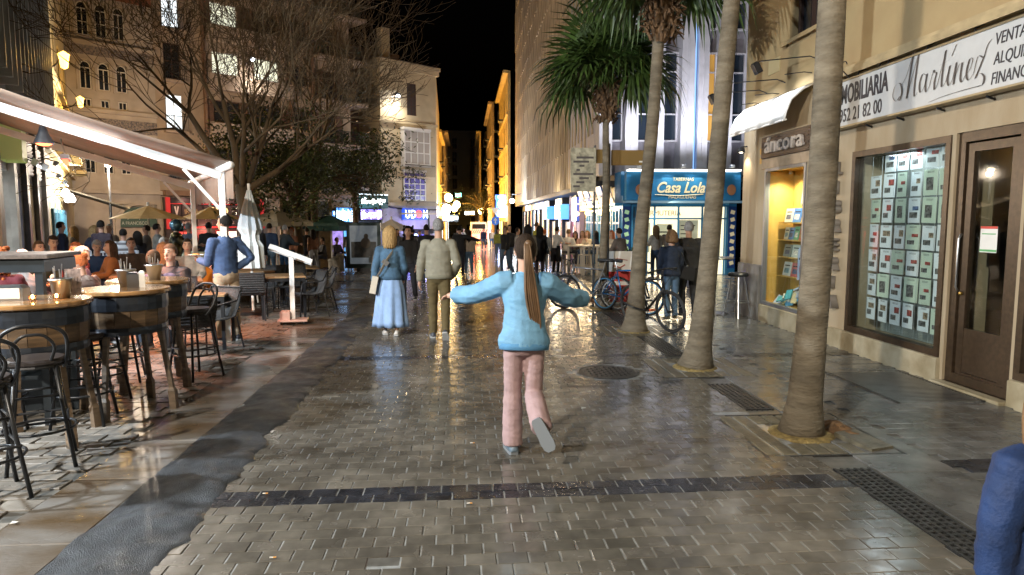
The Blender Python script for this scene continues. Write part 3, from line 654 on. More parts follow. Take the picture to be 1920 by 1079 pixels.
for s in (5.0,7.58,10.2,13.1,16.2): MB().bev(s-.28,s+.28,-.12,-.002,-1,4.1,.02).build('pilaster', mat('dark_pilaster',(.05,.045,.04),.4,var=.3) if s in (10.2,13.1) else M_shopw, gb)
for s,z in ((11.75,2.9),(14.4,2.9)):
    m = MB()
    for q in range(9): m.obox((s,-.06,z+.05+q*.1),1.5,.02,.08,0,.5)
    m.build('louvred_shutter', M_white, gb)
t = thing('projecting_sign', 'pale green box sign at the left edge above the bright shop window', 'sign', OL, RZL)
MB().bev(5.3,6.2,-.45,-.1,2.85,3.6,.03).build('sign_box', mat('lime_panel',(.45,.5,.18),.4,emit=.12,ecol=(.6,.7,.25)), t)
for k,(s,z,o_) in enumerate(((7.3,2.95,.5),(8.3,2.92,.6),(13.4,3.35,.55),(15.4,3.1,.5),(16.6,2.95,.6))):
    t = thing('wall_floodlight', 'white floodlight on the left shop front, '+['over the bright shop window','beside the bright shop window','above the louvred shutters','between the two shutters','last before the blue doors'][k], 'lamp', OL, RZL, 'floodlights on the left shop front')
    MB().tube([(s,0,z+.12),(s,-o_*.5,z+.15),(s,-o_,z+.05)],.015,6).build('arm', M_black, t)
    MB().obox((s,-o_,z),.2,.12,.14,0,.5).build('head', M_steel, t)
    m = MB(); m.obox((s,-o_-.04,z-.075),.17,.11,.012,0,.5); m.build('lens', emi('cool_lens',(.85,.94,1),45), t)
    lamp('SPOT', (s,-o_-.06,z-.11), (150,150,60,60,60)[k], (.86,.94,1), .06, (s-.5,-o_-3,0), 150, .6, t)

yb = thing('yellow_building', 'narrow yellow building lit by sodium lanterns beyond the grey metal front', 'building', OL, RZL)
hs = [(s,s+1.3,z,z+2.2) for s in (19.2,23,27,31,36,41) for z in (4.6,8.2,11.8)]
b = MB(); holed(b,17.42,50,-2,15,hs,.25,.0); b.box(17.42,50,.27,6,-2,15); b.add([(50,0,-2),(50,6,-2),(50,6,15),(50,0,15)],[(0,1,2,3)]); b.build('wall', M_yel, yb)
for h in hs: win(yb,(h[0]+h[1])/2,h[2],1.28,2.18,.15,mat('brown_wood',(.08,.05,.03),.6),None,2,3)
for s in (19.8,23.6,27.6,36.6):
    b = MB(); b.bev(s-1,s+1,-.85,-.01,4.3,4.5,.03); b.build('balcony_slab', M_yel, yb)
    b = MB(); b.bar((s-1,-.82,5.45),(s+1,-.82,5.45),.04); b.bar((s-1,-.82,4.52),(s+1,-.82,4.52),.03)
    for q in range(17): b.bar((s-1+q*.125,-.82,4.5),(s-1+q*.125,-.82,5.45),.015)
    b.build('railing', M_black, yb)
for z in (4.1,7.7,14.6): MB().box(17.42,50,-.2,-.004,z,z+.16).build('cornice', M_yel, yb)
M_bdoor = mat('blue_door_paint', (.05,.22,.36), .4, var=.15)
for k,s in enumerate((20.3,22.3,24.6,27.2)):
    o = MB(); framed(o,s-.85,s+.85,-.5,2.15,.16,-.09,-.01,(s,),(0.9,)); o = o.build('blue_door', M_bdoor, yb)
    for q in (-.4,.4): MB().box(s+q-.3,s+q+.3,-.05,-.045,1.0,2.0).build('pane', emi('door_glow',(1,.9,.7),1.1), o); MB().box(s+q-.32,s+q+.32,-.055,-.048,-.35,.8).build('panel', M_white, o)
for k,(s,z,o_) in enumerate(((19.0,7.35,.7),(33.5,8.0,.8))):
    t = thing('sodium_lantern', 'glowing sodium wall lantern on the yellow building, '+['nearest and highest','farther one under a balcony'][k], 'street lamp', OL, RZL, 'sodium lanterns on the yellow building')
    MB().tube(spline([(s,0,z-.4),(s,-o_*.6,z-.2),(s,-o_,z+.3)],5),.03,6).build('bracket', M_black, t)
    MB().lathe([(.02,.42),(.2,.3),(.17,.28),(.11,-.15),(.03,-.2)],8,(s,-o_,z-.1)).build('lantern_glass', emi('sodium_glow',(1,.55,.1),7), t)
    lamp('POINT', (s,-o_-.35,z-.1), 480, SODIUM, .12, parent=t)
for k,(s,z) in enumerate(((20.6,2.75),(21.4,2.85),(22.8,2.6),(23.4,2.75),(24.2,2.65),(25.2,2.8),(27,2.7))):
    t = thing('globe_lamp', 'bright white globe lamp over the blue doors, number %d from the left'%(k+1), 'lamp', OL, RZL, 'globe lamps over the blue doors')
    t['label'] = ['leftmost','second from left','third from left','middle','third from right','second from right','rightmost'][k]+' of the white globe lamps over the blue doors'
    MB().tube([(s,0,z+.1),(s,-.35,z+.12),(s,-.4,z+.08)],.015,6).build('arm', M_black, t)
    MB().ell((s,-.4,z-.05),.13,.13,.13,12,8).build('globe', emi('globe_glow',(1,.95,.85),22), t, smooth=True)
    if k in (0,3,5): lamp('POINT', (s,-.75,z-.1), 170, (1,.93,.82), .12, parent=t)
t = thing('small_awning', 'dark retractable awning with a lit edge in front of the globe lamps', 'awning', OL, RZL)
m = MB(); m.add([(26,-.02,3.2),(33,-.02,3.2),(33,-2.6,2.3),(26,-2.6,2.3),(26,-.02,3.15),(33,-.02,3.15),(33,-2.6,2.25),(26,-2.6,2.25)],[(0,1,2,3),(7,6,5,4),(3,2,6,7),(0,3,7,4),(1,5,6,2)]); m.build('canvas', mat('dark_canvas',(.1,.085,.06),.8), t)
MB().bar((26,-2.62,2.28),(33,-2.62,2.28),.08).build('front_bar', mat('tan_bar',(.5,.4,.25),.5), t)

# terrace awning on posts
aw = thing('terrace_awning', 'cream retractable terrace awning on white posts at the left', 'awning', (-3.4,9.98,0), RZL)
M_canv = mat('cream_canvas', (.27,.20,.155), .75, var=.12, nscale=3, bump=.1, bscale=20)
rows = []
for i in range(21):
    x = -.75+5.15*i/20; sg_ = .02*cos(i*pi/2)
    rows.append([(x,y,2.5+.3*y-.05*sin(pi*y/3.1)+sg_*(y>0)+dz) for y,dz in [(q*3.1/6,0) for q in range(7)]+[(q*3.1/6,.012) for q in range(6,-1,-1)]])
MB().rings(rows).build('canvas', M_canv, aw, smooth=True)
m = MB()
for i in range(26):
    x0 = -.75+5.15*i/26; x1 = x0+5.15/26; o0 = .015*sin(i*1.3); o1 = .015*sin((i+1)*1.3)
    zb = 2.02+.015*sin(i*2.2)
    m.add([(x0,-.03+o0*.3,2.47),(x1,-.03+o1*.3,2.47),(x1,-.03+o1,zb),(x0,-.03+o0,zb),(x0,-.022+o0*.3,2.47),(x1,-.022+o1*.3,2.47),(x1,-.022+o1,zb),(x0,-.022+o0,zb)],[(0,1,2,3),(7,6,5,4),(3,2,6,7)])
m.build('valance', M_canv, aw, smooth=True)
m = MB(); m.tube([(-.75,.0,2.46),(4.4,.0,2.46)],.05,10); m.build('front_bar', M_white, aw, smooth=True)
for x in (0,3.85):
    m = MB(); m.bar((x,.02,-.05),(x,.02,2.46),.075); m.build('post', M_white, aw)
    m = MB(); m.bar((x,.03,2.36),(x,3.1,3.29),.09,.11); m.build('arm', M_white, aw)
    m = MB(); m.bar((x,.06,1.9),(x,.5,2.44),.04); m.build('brace', M_white, aw)
m = MB(); m.bar((-.75,3.06,3.42),(4.4,3.06,3.42),.14); m.build('cassette', M_white, aw)
led = MB(); led.bar((.09,.3,2.455),(.09,2.95,3.25),.03,.02); led.build('led_strip', emi('led_white',(.95,.97,1),6), aw)
l_ = lamp('AREA', (.2,1.7,2.72), 9, (.97,.97,1), .9, (.2,1.7,5), parent=aw, name='led_wash')
l_ = lamp('AREA', (.3,1.5,2.6), 115, (1,.9,.8), 1.4, (.3,1.5,0), parent=aw, name='led_down')
for k,(x,y,z) in enumerate(((.38,2.09,2.72),(2.04,1.93,2.62))):
    t = thing('heat_lamp', ['black bell heat lamp glowing orange under the near awning arm','long chrome heat lamp glowing red under the far awning arm'][k], 'heat lamp', (-3.4,9.98,0), RZL, 'heat lamps under the awning')
    if k == 0:
        m = MB(); m.lathe([(.02,.24),(.04,.22),(.06,.14),(.115,.02),(.12,.0),(.11,.0),(.05,.12)],14,(x,y,z)); m.tube([(x,y,z+.22),(x+.02,y,z+.3),(x,y,z+.38)],.012,6); m.build('bell', M_black, t, smooth=True)
        MB().ell((x,y,z+.02),.1,.1,.045,14,6).build('element', emi('heat_orange',(1,.17,.05),8), t, smooth=True)
    else:
        m = MB(); m.bar((x-.35,y,z+.05),(x+.35,y,z+.05),.11,.07); m.tube([(x,y,z+.08),(x,y+.05,z+.34)],.014,6); m.build('housing', M_steel, t)
        m = MB(); m.tube([(x-.32,y,z),(x+.32,y,z)],.04,10); m.build('element', emi('heat_red',(1,.09,.04),6), t, smooth=True)
    lamp('SPOT', (x,y,z-.1), (700,900)[k], (1,.25,.07), .1, (x-.3,y-.3,0), 112, .8, t)
# the plaza lantern behind the viewer's left shoulder that throws the palm shadows on the right wall
t = thing('plaza_lamp', 'tall plaza lamp post standing behind the viewpoint on the left', 'street lamp', (-5.6,-3.7,0))
m = MB(); m.lathe([(.16,0),(.16,.5),(.09,.6),(.06,6.4),(.05,6.9)],12); m.build('post', M_black, t)
m = MB(); m.lathe([(.05,6.9),(.3,6.95),(.34,7.1),(.1,7.3)],12); m.build('lantern_cap', M_black, t)
MB().ell((0,0,6.84),.14,.14,.1).build('lens', emi('warm_lens',(1,.8,.55),40), t)
lamp('POINT', (.12,.1,6.62), 6800, (1,.88,.72), .14, parent=t)
_px,_py,_ = at(212,33); t = thing('plaza_lamp', 'added plaza lamp post beyond the terrace awning, lighting the far facades', 'street lamp', (_px,_py,gz(_py)))  # lamp post added to brighten the far facades, lantern kept behind the awning
MB().lathe([(.14,0),(.14,.4),(.07,.5),(.05,4.9)],12).build('post', M_black, t); MB().lathe([(.05,4.9),(.3,4.95),(.32,5.05),(.1,5.3)],12).build('lantern_cap', M_black, t); MB().ell((0,0,4.84),.14,.14,.1).build('lens', emi('warm_lens',(1,.8,.55),40), t)
lamp('POINT', (.3,-.3,4.6), 4200, (1,.82,.62), .14, parent=t)
t = thing('plaza_lamp', 'cool white lamp post at the near corner of the left terrace', 'street lamp', (-7.7,4.1,0))
MB().lathe([(.14,0),(.14,.4),(.06,.5),(.045,4.0)],12).build('post', M_black, t)
MB().obox((.15,0,4.05),.5,.3,.12,0,0,.25).build('lantern_cap', M_black, t); m = MB(); m.obox((.17,0,3.98),.4,.22,.02,0,0,.25); m.build('lens', emi('cool_lens',(.85,.94,1),45), t)
lamp('POINT', (.3,0,3.75), 3300, (.84,.93,1), .12, parent=t)
# ------------------------------------------------------------------ far side of the plaza
M_apt = mat('apartment_render', (.30,.225,.165), .75, var=.18, nscale=.8, bump=.1, bscale=20)
M_aptd = mat('apartment_brown_panel', (.16,.09,.055), .7, var=.2, nscale=2)
M_moor = mat('moorish_stone', (.34,.285,.24), .75, var=.15, nscale=1)
M_brick = mat('red_brick_panel', (.22,.085,.05), .8, var=.3, nscale=5)
M_frieze = mat('dark_tile_frieze', (.06,.055,.075), .5, var=.8, nscale=14, col2=(.25,.2,.16))
M_lit = emi('lit_room_white', (.9,.97,1), 1.5); M_litw = emi('lit_room_warm', (.92,.93,.72), .85)
OA = (-21.3,46,-1.2); RZA = atan2(.667,.745)
M_wwood = mat('white_window', (.5,.46,.42), .6); M_bwood = mat('brown_shutter', (.1,.05,.03), .6, var=.2)
mb_ = thing('arched_building', 'old stone building with pointed arch windows behind the awning', 'building', OA, RZA)
hs = []
for x in (-2.35,-1.35,-.35): hs += [(x-.33,x+.33,14.1,16.1),(x-.33,x+.33,10.9,12.6),(x-.26,x+.26,9.8,10.35),(x-.3,x+.3,5.8,7.6)]
hs.append((-.95,1.35,.3,3.9))
b = MB(); holed(b,-3.9,1.6,-1,19,[h for h in hs if h[0]>-3.9],.3); b.box(-3.9,1.6,.32,6,-1,19); b.add([(-3.9,0,-1),(-3.9,6,-1),(-3.9,6,19),(-3.9,0,19)],[(0,1,2,3)]); b.build('wall', M_moor, mb_)
for x in (-2.35,-1.35,-.35):
    win(mb_,x,14.1,.64,1.6,.1,M_wwood,None,2,2,True); win(mb_,x,10.9,.62,1.3,.1,M_wwood,None,2,1,True); win(mb_,x,9.82,.5,.5,.1,M_wwood,None,2,1); win(mb_,x,5.8,.58,1.78,.1,M_wwood,None,2,2)
    for z,h in ((15.72,.42),(12.22,.36)):
        m = MB(); m.rings([[( x+(.42+q)*cos(a), yy, z+(.5 if z>14 else .42)*1.1*sin(a)*(1+q*1.8)) for q,yy in ((0,-.08),(0,-.002),(.1,-.002),(.1,-.08))] for a in [pi*k/10 for k in range(11)]]); m.build('arch_moulding', M_moor, mb_)
    m = MB(); m.box(x-.52,x-.46,-.12,-.003,13.5,15.7); m.lathe([(.06,0),(.05,.1),(.05,1.3),(.08,1.4)],8,(x-.5,-.1,10.8)); m.build('pilaster', M_moor, mb_)
b = MB(); b.box(-3.9,1.6,-.03,-.001,16.5,18.4); b.build('brick_panel', M_brick, mb_)
for z0,z1 in ((12.95,13.5),(8.4,9.2)): MB().box(-3.9,1.6,-.035,-.002,z0,z1).build('tile_frieze', M_frieze, mb_)
for z,o_ in ((13.5,.3),(9.5,.22),(7.9,.3),(4.55,.45),(18.4,.5)): MB().box(-3.9,1.6,-o_,-.004,z,z+.25).build('cornice', M_moor, mb_)
# arched doorway with green fascia
m = MB()
m.rings([[( .2+(1.12+q)*cos(a), yy, 2.7+1.15*sin(a)*(1+q*.5)) for q,yy in ((0,-.12),(0,.0),(.28,.0),(.28,-.12))] for a in [pi*k/12 for k in range(13)]]); m.box(-1.2,-.92,-.12,-.002,.0,2.7); m.box(1.32,1.6,-.12,-.002,.0,2.7); m.build('door_surround', M_moor, mb_)
MB().box(-.93,1.33,.12,.16,.2,2.4).build('roller_shutter', mat('pale_shutter',(.33,.25,.2),.6,var=.1), mb_)
o = MB().prism([( .2+1.1*cos(pi*k/10), 2.78+.95*sin(pi*k/10)) for k in range(11)]+[(-.9,2.45),(1.3,2.45)],-.02,.1,'y').build('green_fascia', mat('dark_green_fascia',(.04,.075,.06),.5), mb_)
text('A FRANCISCO', .3, mat('pale_letter',(.45,.45,.4),.5), o, (-.82,-.03,2.6), sx=.8); text('ZAPATERIA', .28, MATS['pale_letter'], o, (-.7,-.03,3.0), sx=.8)

ap = thing('apartment_block', 'tall brown apartment block with balconies and lit windows across the plaza', 'building', OA, RZA)
FL = [5.5,8.8,12.1,15.4,18.7]
hs = []; spec = []
for k,z in enumerate(FL):
    for x,w_,h in ((2.75,1.1,2.3),(6.3,1.9,1.5),(9.3,1.9,1.5),(12.0,1.3,1.5),(14.4,1.1,2.2)):
        zz = z+(.12 if h>2 else .9)
        hs.append((x-w_/2,x+w_/2,zz,zz+h)); spec.append((k,x,w_,h,zz))
b = MB(); holed(b,1.62,16.3,-1,24,hs,.3); b.box(1.62,16.3,.32,8,-1,24); b.add([(16.3,0,-1),(16.3,8,-1),(16.3,8,24),(16.3,0,24)],[(0,1,2,3)]); b.build('wall', M_apt, ap)
litset = {(3,2.75):M_lit,(3,6.3):M_litw,(2,6.3):M_litw,(2,9.3):M_litw,(1,2.75):M_lit}
for k,x,w_,h,zz in spec:
    pm = litset.get((k,x))
    win(ap,x,zz,w_-.02,h-.02,.12,M_wwood if pm else M_bwood,pm,2,1 if pm else 2)
    if not (k,x) in ((2,6.3),(2,9.3)) and x>3:
        for s in (-1,1):
            m = MB(); m.box(x+s*(w_/2+.3)-.28,x+s*(w_/2+.3)+.28,-.06,-.005,zz,zz+h)
            for q in range(int(h/.15)): m.box(x+s*(w_/2+.3)-.23,x+s*(w_/2+.3)+.23,-.075,-.061,zz+.05+q*.15,zz+.13+q*.15)
            m.build('shutter', M_bwood, ap)
M_slabb = mat('balcony_slab_render', (.32,.24,.18), .7, var=.12, nscale=3)
for z in FL:
    m = MB(); m.box(4.9,11.0,-.7,-.004,z-.28,z+.06); m.box(4.9,11.0,-.7,-.6,z+.07,z+.75); m.build('parapet', M_slabb, ap)
    m = MB(); m.box(13.0,17.3,-1.1,-.005,z-.22,z); m.box(16.31,17.3,-.004,5,z-.22,z); m.build('balcony_slab', M_slabb, ap)
    m = MB(); m.bar((13,-1.08,z+1),(17.28,-1.08,z+1),.05); m.bar((17.28,-1.08,z+1),(17.28,5,z+1),.05)
    for q in range(36): m.bar((13.05+q*.12,-1.08,z),(13.05+q*.12,-1.08,z+1),.02)
    m.build('railing', M_black, ap)
    m = MB(); m.box(2.0,3.5,-.45,-.004,z-.16,z); m.build('balcony_slab', M_slabb, ap); m = MB(); m.bar((2,-.43,z+.95),(3.5,-.43,z+.95),.04)
    for q in range(13): m.bar((2.02+q*.12,-.43,z),(2.02+q*.12,-.43,z+.95),.018)
    m.build('railing', M_black, ap)
    for x in (13.4,15.2,16.6):
        m = MB()
        for q in range(40): m.obox((x+random.uniform(-.35,.35),-.8+random.uniform(-.2,.2),z+.5+random.uniform(-.3,.6)),.18,.02,.12,random.uniform(0,6),random.uniform(-1,1),random.uniform(-1,1))
        m.build('balcony_plant', mat('dark_leaf',(.03,.045,.02),.6), ap)
for x in (4.75,11.1,12.9): MB().box(x-.08,x+.08,-.3,-.003,4.9,24).build('downpipe', M_aptd, ap)
b = MB(); b.box(1.62,16.3,-.9,-.004,4.5,4.85); b.build('canopy', M_aptd, ap)
cb = thing('brown_infill_building', 'dark brown flat sided building between the apartments and the cream house', 'building', OA, RZA)
b = MB(); b.box(16.4,23,2.5,9,-1,17.2); b.build('wall', M_aptd, cb)
MB().box(16.35,23,2.4,9.1,17.2,17.5).build('roof_edge', M_aptd, cb)
for k,(x,z,lab) in enumerate(((7.8,13.7,'floodlight glaring between two lit apartment windows'),)):
    t = thing('facade_floodlight', lab, 'lamp', OA, RZA); MB().tube([(x,0,z+.3),(x,-.5,z+.4),(x,-.95,z+.55)],.03,6).build('arm', M_black, t)
    MB().obox((x,-.95,z+.5),.32,.2,.22,0,.6).build('head', M_black, t); MB().ell((x,-1.02,z+.42),.13,.12,.13).build('lens', emi('flood_lens',(.85,.9,1),90), t)
    lamp('SPOT', (x,-1.15,z+.4), 520, (1,.9,.78), .1, (x+.3,0,z-1.6), 140, .8, t)
    lamp('SPOT', (x,-1.25,z+.4), 2600, (1,.93,.82), .1, (x+3,-14,-z), 120, .8, t)
# pub with red fascia
pb = thing('pub_front', 'dark red pub front with gold lettering on the ground floor of the apartments', 'shop front', OA, RZA)
M_pubred = mat('pub_red', (.2,.02,.018), .4); M_pubdk = mat('pub_black', (.03,.02,.018), .4); M_gold = mat('gold_letter', (.75,.6,.25), .35, emit=.5, ecol=(1,.85,.45))
b = MB(); b.box(1.7,8.4,-.5,-.006,-.5,4.4); b.build('front', M_pubdk, pb)
b = MB(); b.box(1.7,8.4,-.72,-.51,3.0,3.12); b.box(1.7,8.4,-.72,-.51,3.95,4.0); b.box(1.7,8.4,-.74,-.51,2.35,2.45); b.box(1.7,1.95,-.7,-.51,2.3,4.4); b.box(8.2,8.4,-.7,-.51,2.3,4.4); b.build('red_trim', mat('pub_red_lit',(.4,.02,.02),.4,emit=.25,ecol=(1,.05,.05)), pb)
for x0,x1 in ((2.05,2.65),(2.72,4.05),(4.15,8.1)): MB().box(x0,x1,-.6,-.51,3.15,3.92).build('sign_panel', M_pubdk, pb)
for x0,x1 in ((2.05,3.6),(3.7,5.0),(5.1,6.8),(6.9,8.1)): MB().box(x0,x1,-.6,-.51,2.5,2.95).build('sign_panel', M_pubdk, pb)
text('IRISH', .5, mat('dull_gold',(.35,.28,.14),.5), pb, (2.85,-.62,3.3), sx=.75); text('OLD', .75, M_gold, pb, (4.35,-.62,3.26), sx=.95, bold=.02)
text('GUINNESS', .27, M_wwood, pb, (2.2,-.62,2.62), sx=.8); text('BUSHMILLS', .27, M_wwood, pb, (5.2,-.62,2.62), sx=.75)
m = MB(); m.prism([(2.2,3.8),(2.3,3.8),(2.36,3.4),(2.42,3.8),(2.5,3.8),(2.4,3.25),(2.32,3.25)],-.63,-.605,'y'); m.build('harp_mark', M_wwood, pb)
for x0,x1,mm in ((2.2,3.3,emi('red_glow',(1,.08,.06),1.2)),(3.5,4.6,M_pubred),(4.9,6.6,emi('bar_glow',(1,.75,.6),1.6)),(6.9,8.1,M_pubred)):
    o = MB(); framed(o,x0,x1,-.1,2.2,.07,-.56,-.51,((x0+x1)/2,)); o = o.build('pub_window', M_pubred, pb); MB().box(x0+.07,x1-.07,-.54,-.53,0,2.1).build('pane', mm, o)
for x in (3.0,4.7,6.0):
    lamp('SPOT', (x,-1.3,4.4), 60, (1,.5,.4), .1, (x,-.5,3.4), 110, .7, pb, 'pub_spot')
lamp('POINT', (4.5,-1.6,2.2), 130, (1,.35,.25), .3, parent=pb, name='pub_glow')
# teal screens and green canopies at the right end of the apartments
for k,(x0,x1,z0,z1,cl,lab) in enumerate(((13.0,14.1,3.15,3.6,(.5,.75,1),'small blue white lit shop sign left of the large screen'),(14.25,15.75,2.75,3.85,(.45,.7,1),'large blue white lit shop screen under the leafy tree'),(16.5,18.5,2.95,3.75,(1,.75,.9),'pink and white lit shop screen left of the cream house'))):
    s_ = thing('lit_shop_sign', lab, 'lit sign', OA, RZA); MB().box(x0-.05,x1+.05,-.9,-.7,z0-.05,z1+.05).build('case', M_black, s_)
    m = MB()
    for q in range(9):
        xa = x0+(x1-x0)*q/9; m.box(xa+.02,xa+(x1-x0)/9*random.uniform(.5,.98),-.93,-.905,z0+random.uniform(0,.3),z1-random.uniform(0,.3))
    m.build('lit_shape', emi('sign_glow%d'%k,cl,5.5), s_)
    MB().box(x0,x1,-.904,-.9,z0,z1).build('screen', emi('sign_screen%d'%k,(.08,.3,.9) if k<2 else (.3,.2,.9),1.3), s_)
s_ = thing('dark_green_shop_sign', 'dark green shop fascia with glowing white lettering beside the cream house', 'lit sign', OA, RZA)
MB().box(16.3,19.1,-1.0,.2,3.85,4.9).build('fascia', mat('bottle_green',(.015,.07,.06),.4), s_)
m = MB()
for q in range(11): m.obox((16.55+q*.215,-1.05,4.4+.06*sin(q*2)),.14,.04,.36+.14*sin(q*1.7),0,0,.4)
m.build('lit_lettering', emi('sign_white',(1,1,1),7), s_)
MB().box(16.3,19.1,-1.02,-.95,4.92,5.0).build('top_light', emi('top_light',(.8,.95,1),2), s_)
sf = thing('blue_lit_shop', 'glowing blue shop interior below the screens', 'shop front', OA, RZA)
MB().box(13.2,19.2,-.5,2.4,-.5,3.8).build('shop_box', M_dark, sf)
for x0,x1,cc in ((13.4,15.0,(.3,.2,.55)),(15.1,17.2,(.1,.35,.7)),(17.3,18.3,(.1,.4,.45)),(18.4,19.1,(.15,.15,.3))): MB().box(x0,x1,-.53,-.505,.0,2.5).build('lit_glass', mat('lit_glass%d'%int(x0*10),cc,.4,emit=.8,ecol=cc,var=.9,nscale=2), sf)
lamp('POINT', (16.5,-2,3.2), 200, (.4,.65,1), .3, parent=sf, name='screen_glow')

# cream corner house
ch = thing('cream_corner_house', 'cream three storey corner house with glazed balconies at the street entrance', 'building', (-6.9,58,-1.6), RZA)
M_cream = mat('cream_render', (.46,.37,.24), .75, var=.1, nscale=1, bump=.1, bscale=20); M_lilac = mat('pale_ground_floor', (.38,.33,.34), .7, var=.1, nscale=2)
hs = [(2.75,3.75,12.2,14.9),(2.3,4.5,8.0,10.7),(2.3,4.5,4.9,7.4)]
b = MB(); holed(b,0,5.9,4.6,16.2,hs,.25); b.box(0,5.9,.27,2,4.6,16.2); b.build('wall', M_cream, ch)
b = MB(); b.box(0,5.9,.0,2,-1,4.58); b.build('ground_floor_wall', M_lilac, ch)
# street side: continues along the street
q0 = Vector((-6.9,58)); e1 = q0+Vector((.745,.667))*5.9
Mi = Matrix.Rotation(-RZA,3,'Z')
def loc_ch(x,y,z): v = Mi @ Vector((x+6.9,y-58,0)); return (v.x,v.y,z)
p0 = loc_ch(e1.x,e1.y,0); p1 = loc_ch(e1.x-.6,86,0)
b = MB()
for za,zb,off in ((-1,16.2,0),):
    b.add([(p0[0],p0[1],za),(p1[0],p1[1],za),(p1[0],p1[1],zb),(p0[0],p0[1],zb)],[(0,1,2,3)])
b.add([(0,0,16.2),(5.9,0,16.2),(p1[0],p1[1],16.2),(0,20,16.2)],[(0,1,2,3)]); b.add([(0,0,-1),(0,20,-1),(0,20,16.2),(0,0,16.2)],[(0,1,2,3)])
b.build('street_side_wall', M_cream, ch)
M_tilero = mat('roof_tile', (.12,.07,.045), .8, var=.3, nscale=20)
b = MB(); b.box(-.3,6.1,-.45,2,16.2,16.45); b.box(-.2,6.05,-.3,2,15.8,16.19); b.build('cornice', M_cream, ch)
MB().box(-.2,5.98,-.16,-.004,11.4,11.65).build('string_course', M_cream, ch); MB().box(-.2,5.98,-.2,-.003,4.5,4.75).build('string_course', M_cream, ch)
b = MB(); b.add([(-.35,-.6,16.46),(6.2,-.6,16.46),(5.2,5,17.6),(0,5,17.6)],[(0,1,2,3)]); b.build('roof', M_tilero, ch)
MB().box(.7,1.5,.6,1.3,16.5,19.2).build('chimney', M_cream, ch)
win(ch,3.25,12.2,.98,2.68,.1,mat('maroon_shutter',(.06,.02,.018),.5),mat('louvre_dark',(.04,.03,.03),.5),2,1)
M_gal = mat('white_gallery', (.6,.58,.56), .5)
o = MB(); framed(o,2.0,4.8,8.0,10.9,.1,-.55,-.45,(2.7,3.4,4.1),(9.0,9.9)); framed(o,2.0,2.02,8,10.9,.02,-.5,-.02); o.box(1.95,4.85,-.6,-.01,10.9,11.1); o.box(1.95,4.85,-.6,-.01,7.85,8.0); o.box(1.98,2.06,-.5,-.02,8,10.9); o.box(4.74,4.82,-.5,-.02,8,10.9); o = o.build('gallery', M_gal, ch)
MB().box(2.1,4.7,-.49,-.48,8.1,10.8).build('pane', mat('gallery_glass',(.25,.22,.2),.3,emit=.08,ecol=(1,.9,.8)), o)
o = MB(); framed(o,2.2,4.6,4.95,7.4,.1,-.1,.0,(2.8,3.4,4.0),(5.4,5.9,6.4,6.9)); o.box(2.1,4.7,-.12,-.0,7.4,7.6); o = o.build('window', M_gal, ch); MB().box(2.3,4.5,-.05,-.04,5.05,7.3).build('pane', mat('blue_pane',(.05,.04,.2),.3,emit=.12,ecol=(.2,.15,.8)), o)
for z in (7.0,3.9):
    m = MB(); m.box(1.8,5.0,-.9,-.01,z-.15,z); m.build('balcony_slab', M_cream, ch); m = MB(); m.bar((1.8,-.88,z+.95),(5.0,-.88,z+.95),.06)
    for q in range(27): m.bar((1.82+q*.122,-.88,z),(1.82+q*.122,-.88,z+.95),.025)
    m.build('railing', mat('rail_brown',(.08,.06,.05),.5), ch)
m = MB(); m.tube(spline([(.0,-.06,5.2),(.4,-.06,4.6),(1.2,-.06,4.3),(3.5,-.06,4.2),(5.8,-.06,4.2)],5),.07,6); m.tube([(4.9,-.06,4.2),(4.9,-.06,-.5)],.09,6); m.build('cable', M_black, ch)
t = thing('facade_floodlight', 'floodlight glaring on the upper cream house wall', 'lamp', (-6.9,58,-1.6), RZA)
MB().tube([(1.2,0,13.6),(1.3,-.5,13.75)],.04,6).build('arm', M_black, t); MB().obox((1.3,-.65,13.65),.4,.3,.25,0,.4).build('head', M_black, t); MB().ell((1.3,-.7,13.5),.2,.18,.14).build('lens', emi('flood_lens',(.85,.9,1),90), t)
lamp('SPOT', (1.3,-.75,13.3), 620, (1,.93,.78), .12, (1.1,.1,11.3), 150, .8, t); lamp('SPOT', (1.3,-.9,13.3), 2200, (1,.9,.72), .1, (8,-14,0), 120, .8, t)
ud = thing('noodle_bar_sign', 'blue lit sign with white letters and a red disc on the pale ground floor', 'lit sign', (-6.9,58,-1.6), RZA)
MB().box(2.0,4.5,-.35,-.01,3.3,4.3).build('sign_box', emi('udon_blue',(.03,.1,.7),1.0), ud)
M_lw = emi('lit_letter',(.85,.97,1),6)
for ch_,x in (('U',2.3),('D',2.9),('N',4.2)): text(ch_, .95, M_lw, ud, (x-.2,-.37,3.47), sx=.8, bold=.015)
MB().tube([(3.55,-.4,3.8),(3.55,-.36,3.8)],.33,20).build('red_disc', emi('red_disc',(1,.06,.06),4), ud)
o = MB(); framed(o,2.2,4.9,-.3,2.1,.1,-.1,-.01,(3.1,4.0)); o = o.build('shop_window', M_black, ud); MB().box(2.3,4.8,-.06,-.05,-.2,2.0).build('pane', emi('violet_room',(.25,.2,1),1.2), o)
for x in (2.5,3.1): MB().ell((x,-.5,1.95),.2,.1,.14).build('blue_spot', emi('blue_spot',(.3,.4,1),14), ud)
MB().add([(2.0,-.02,2.5),(5.6,-.02,2.5),(5.6,-1.1,2.1),(2.0,-1.1,2.1)],[(0,1,2,3)]).build('canopy', M_dark, ud)
lamp('POINT', (3.2,-1.4,2.0), 420, (.35,.35,1), .3, parent=ud, name='sign_glow')

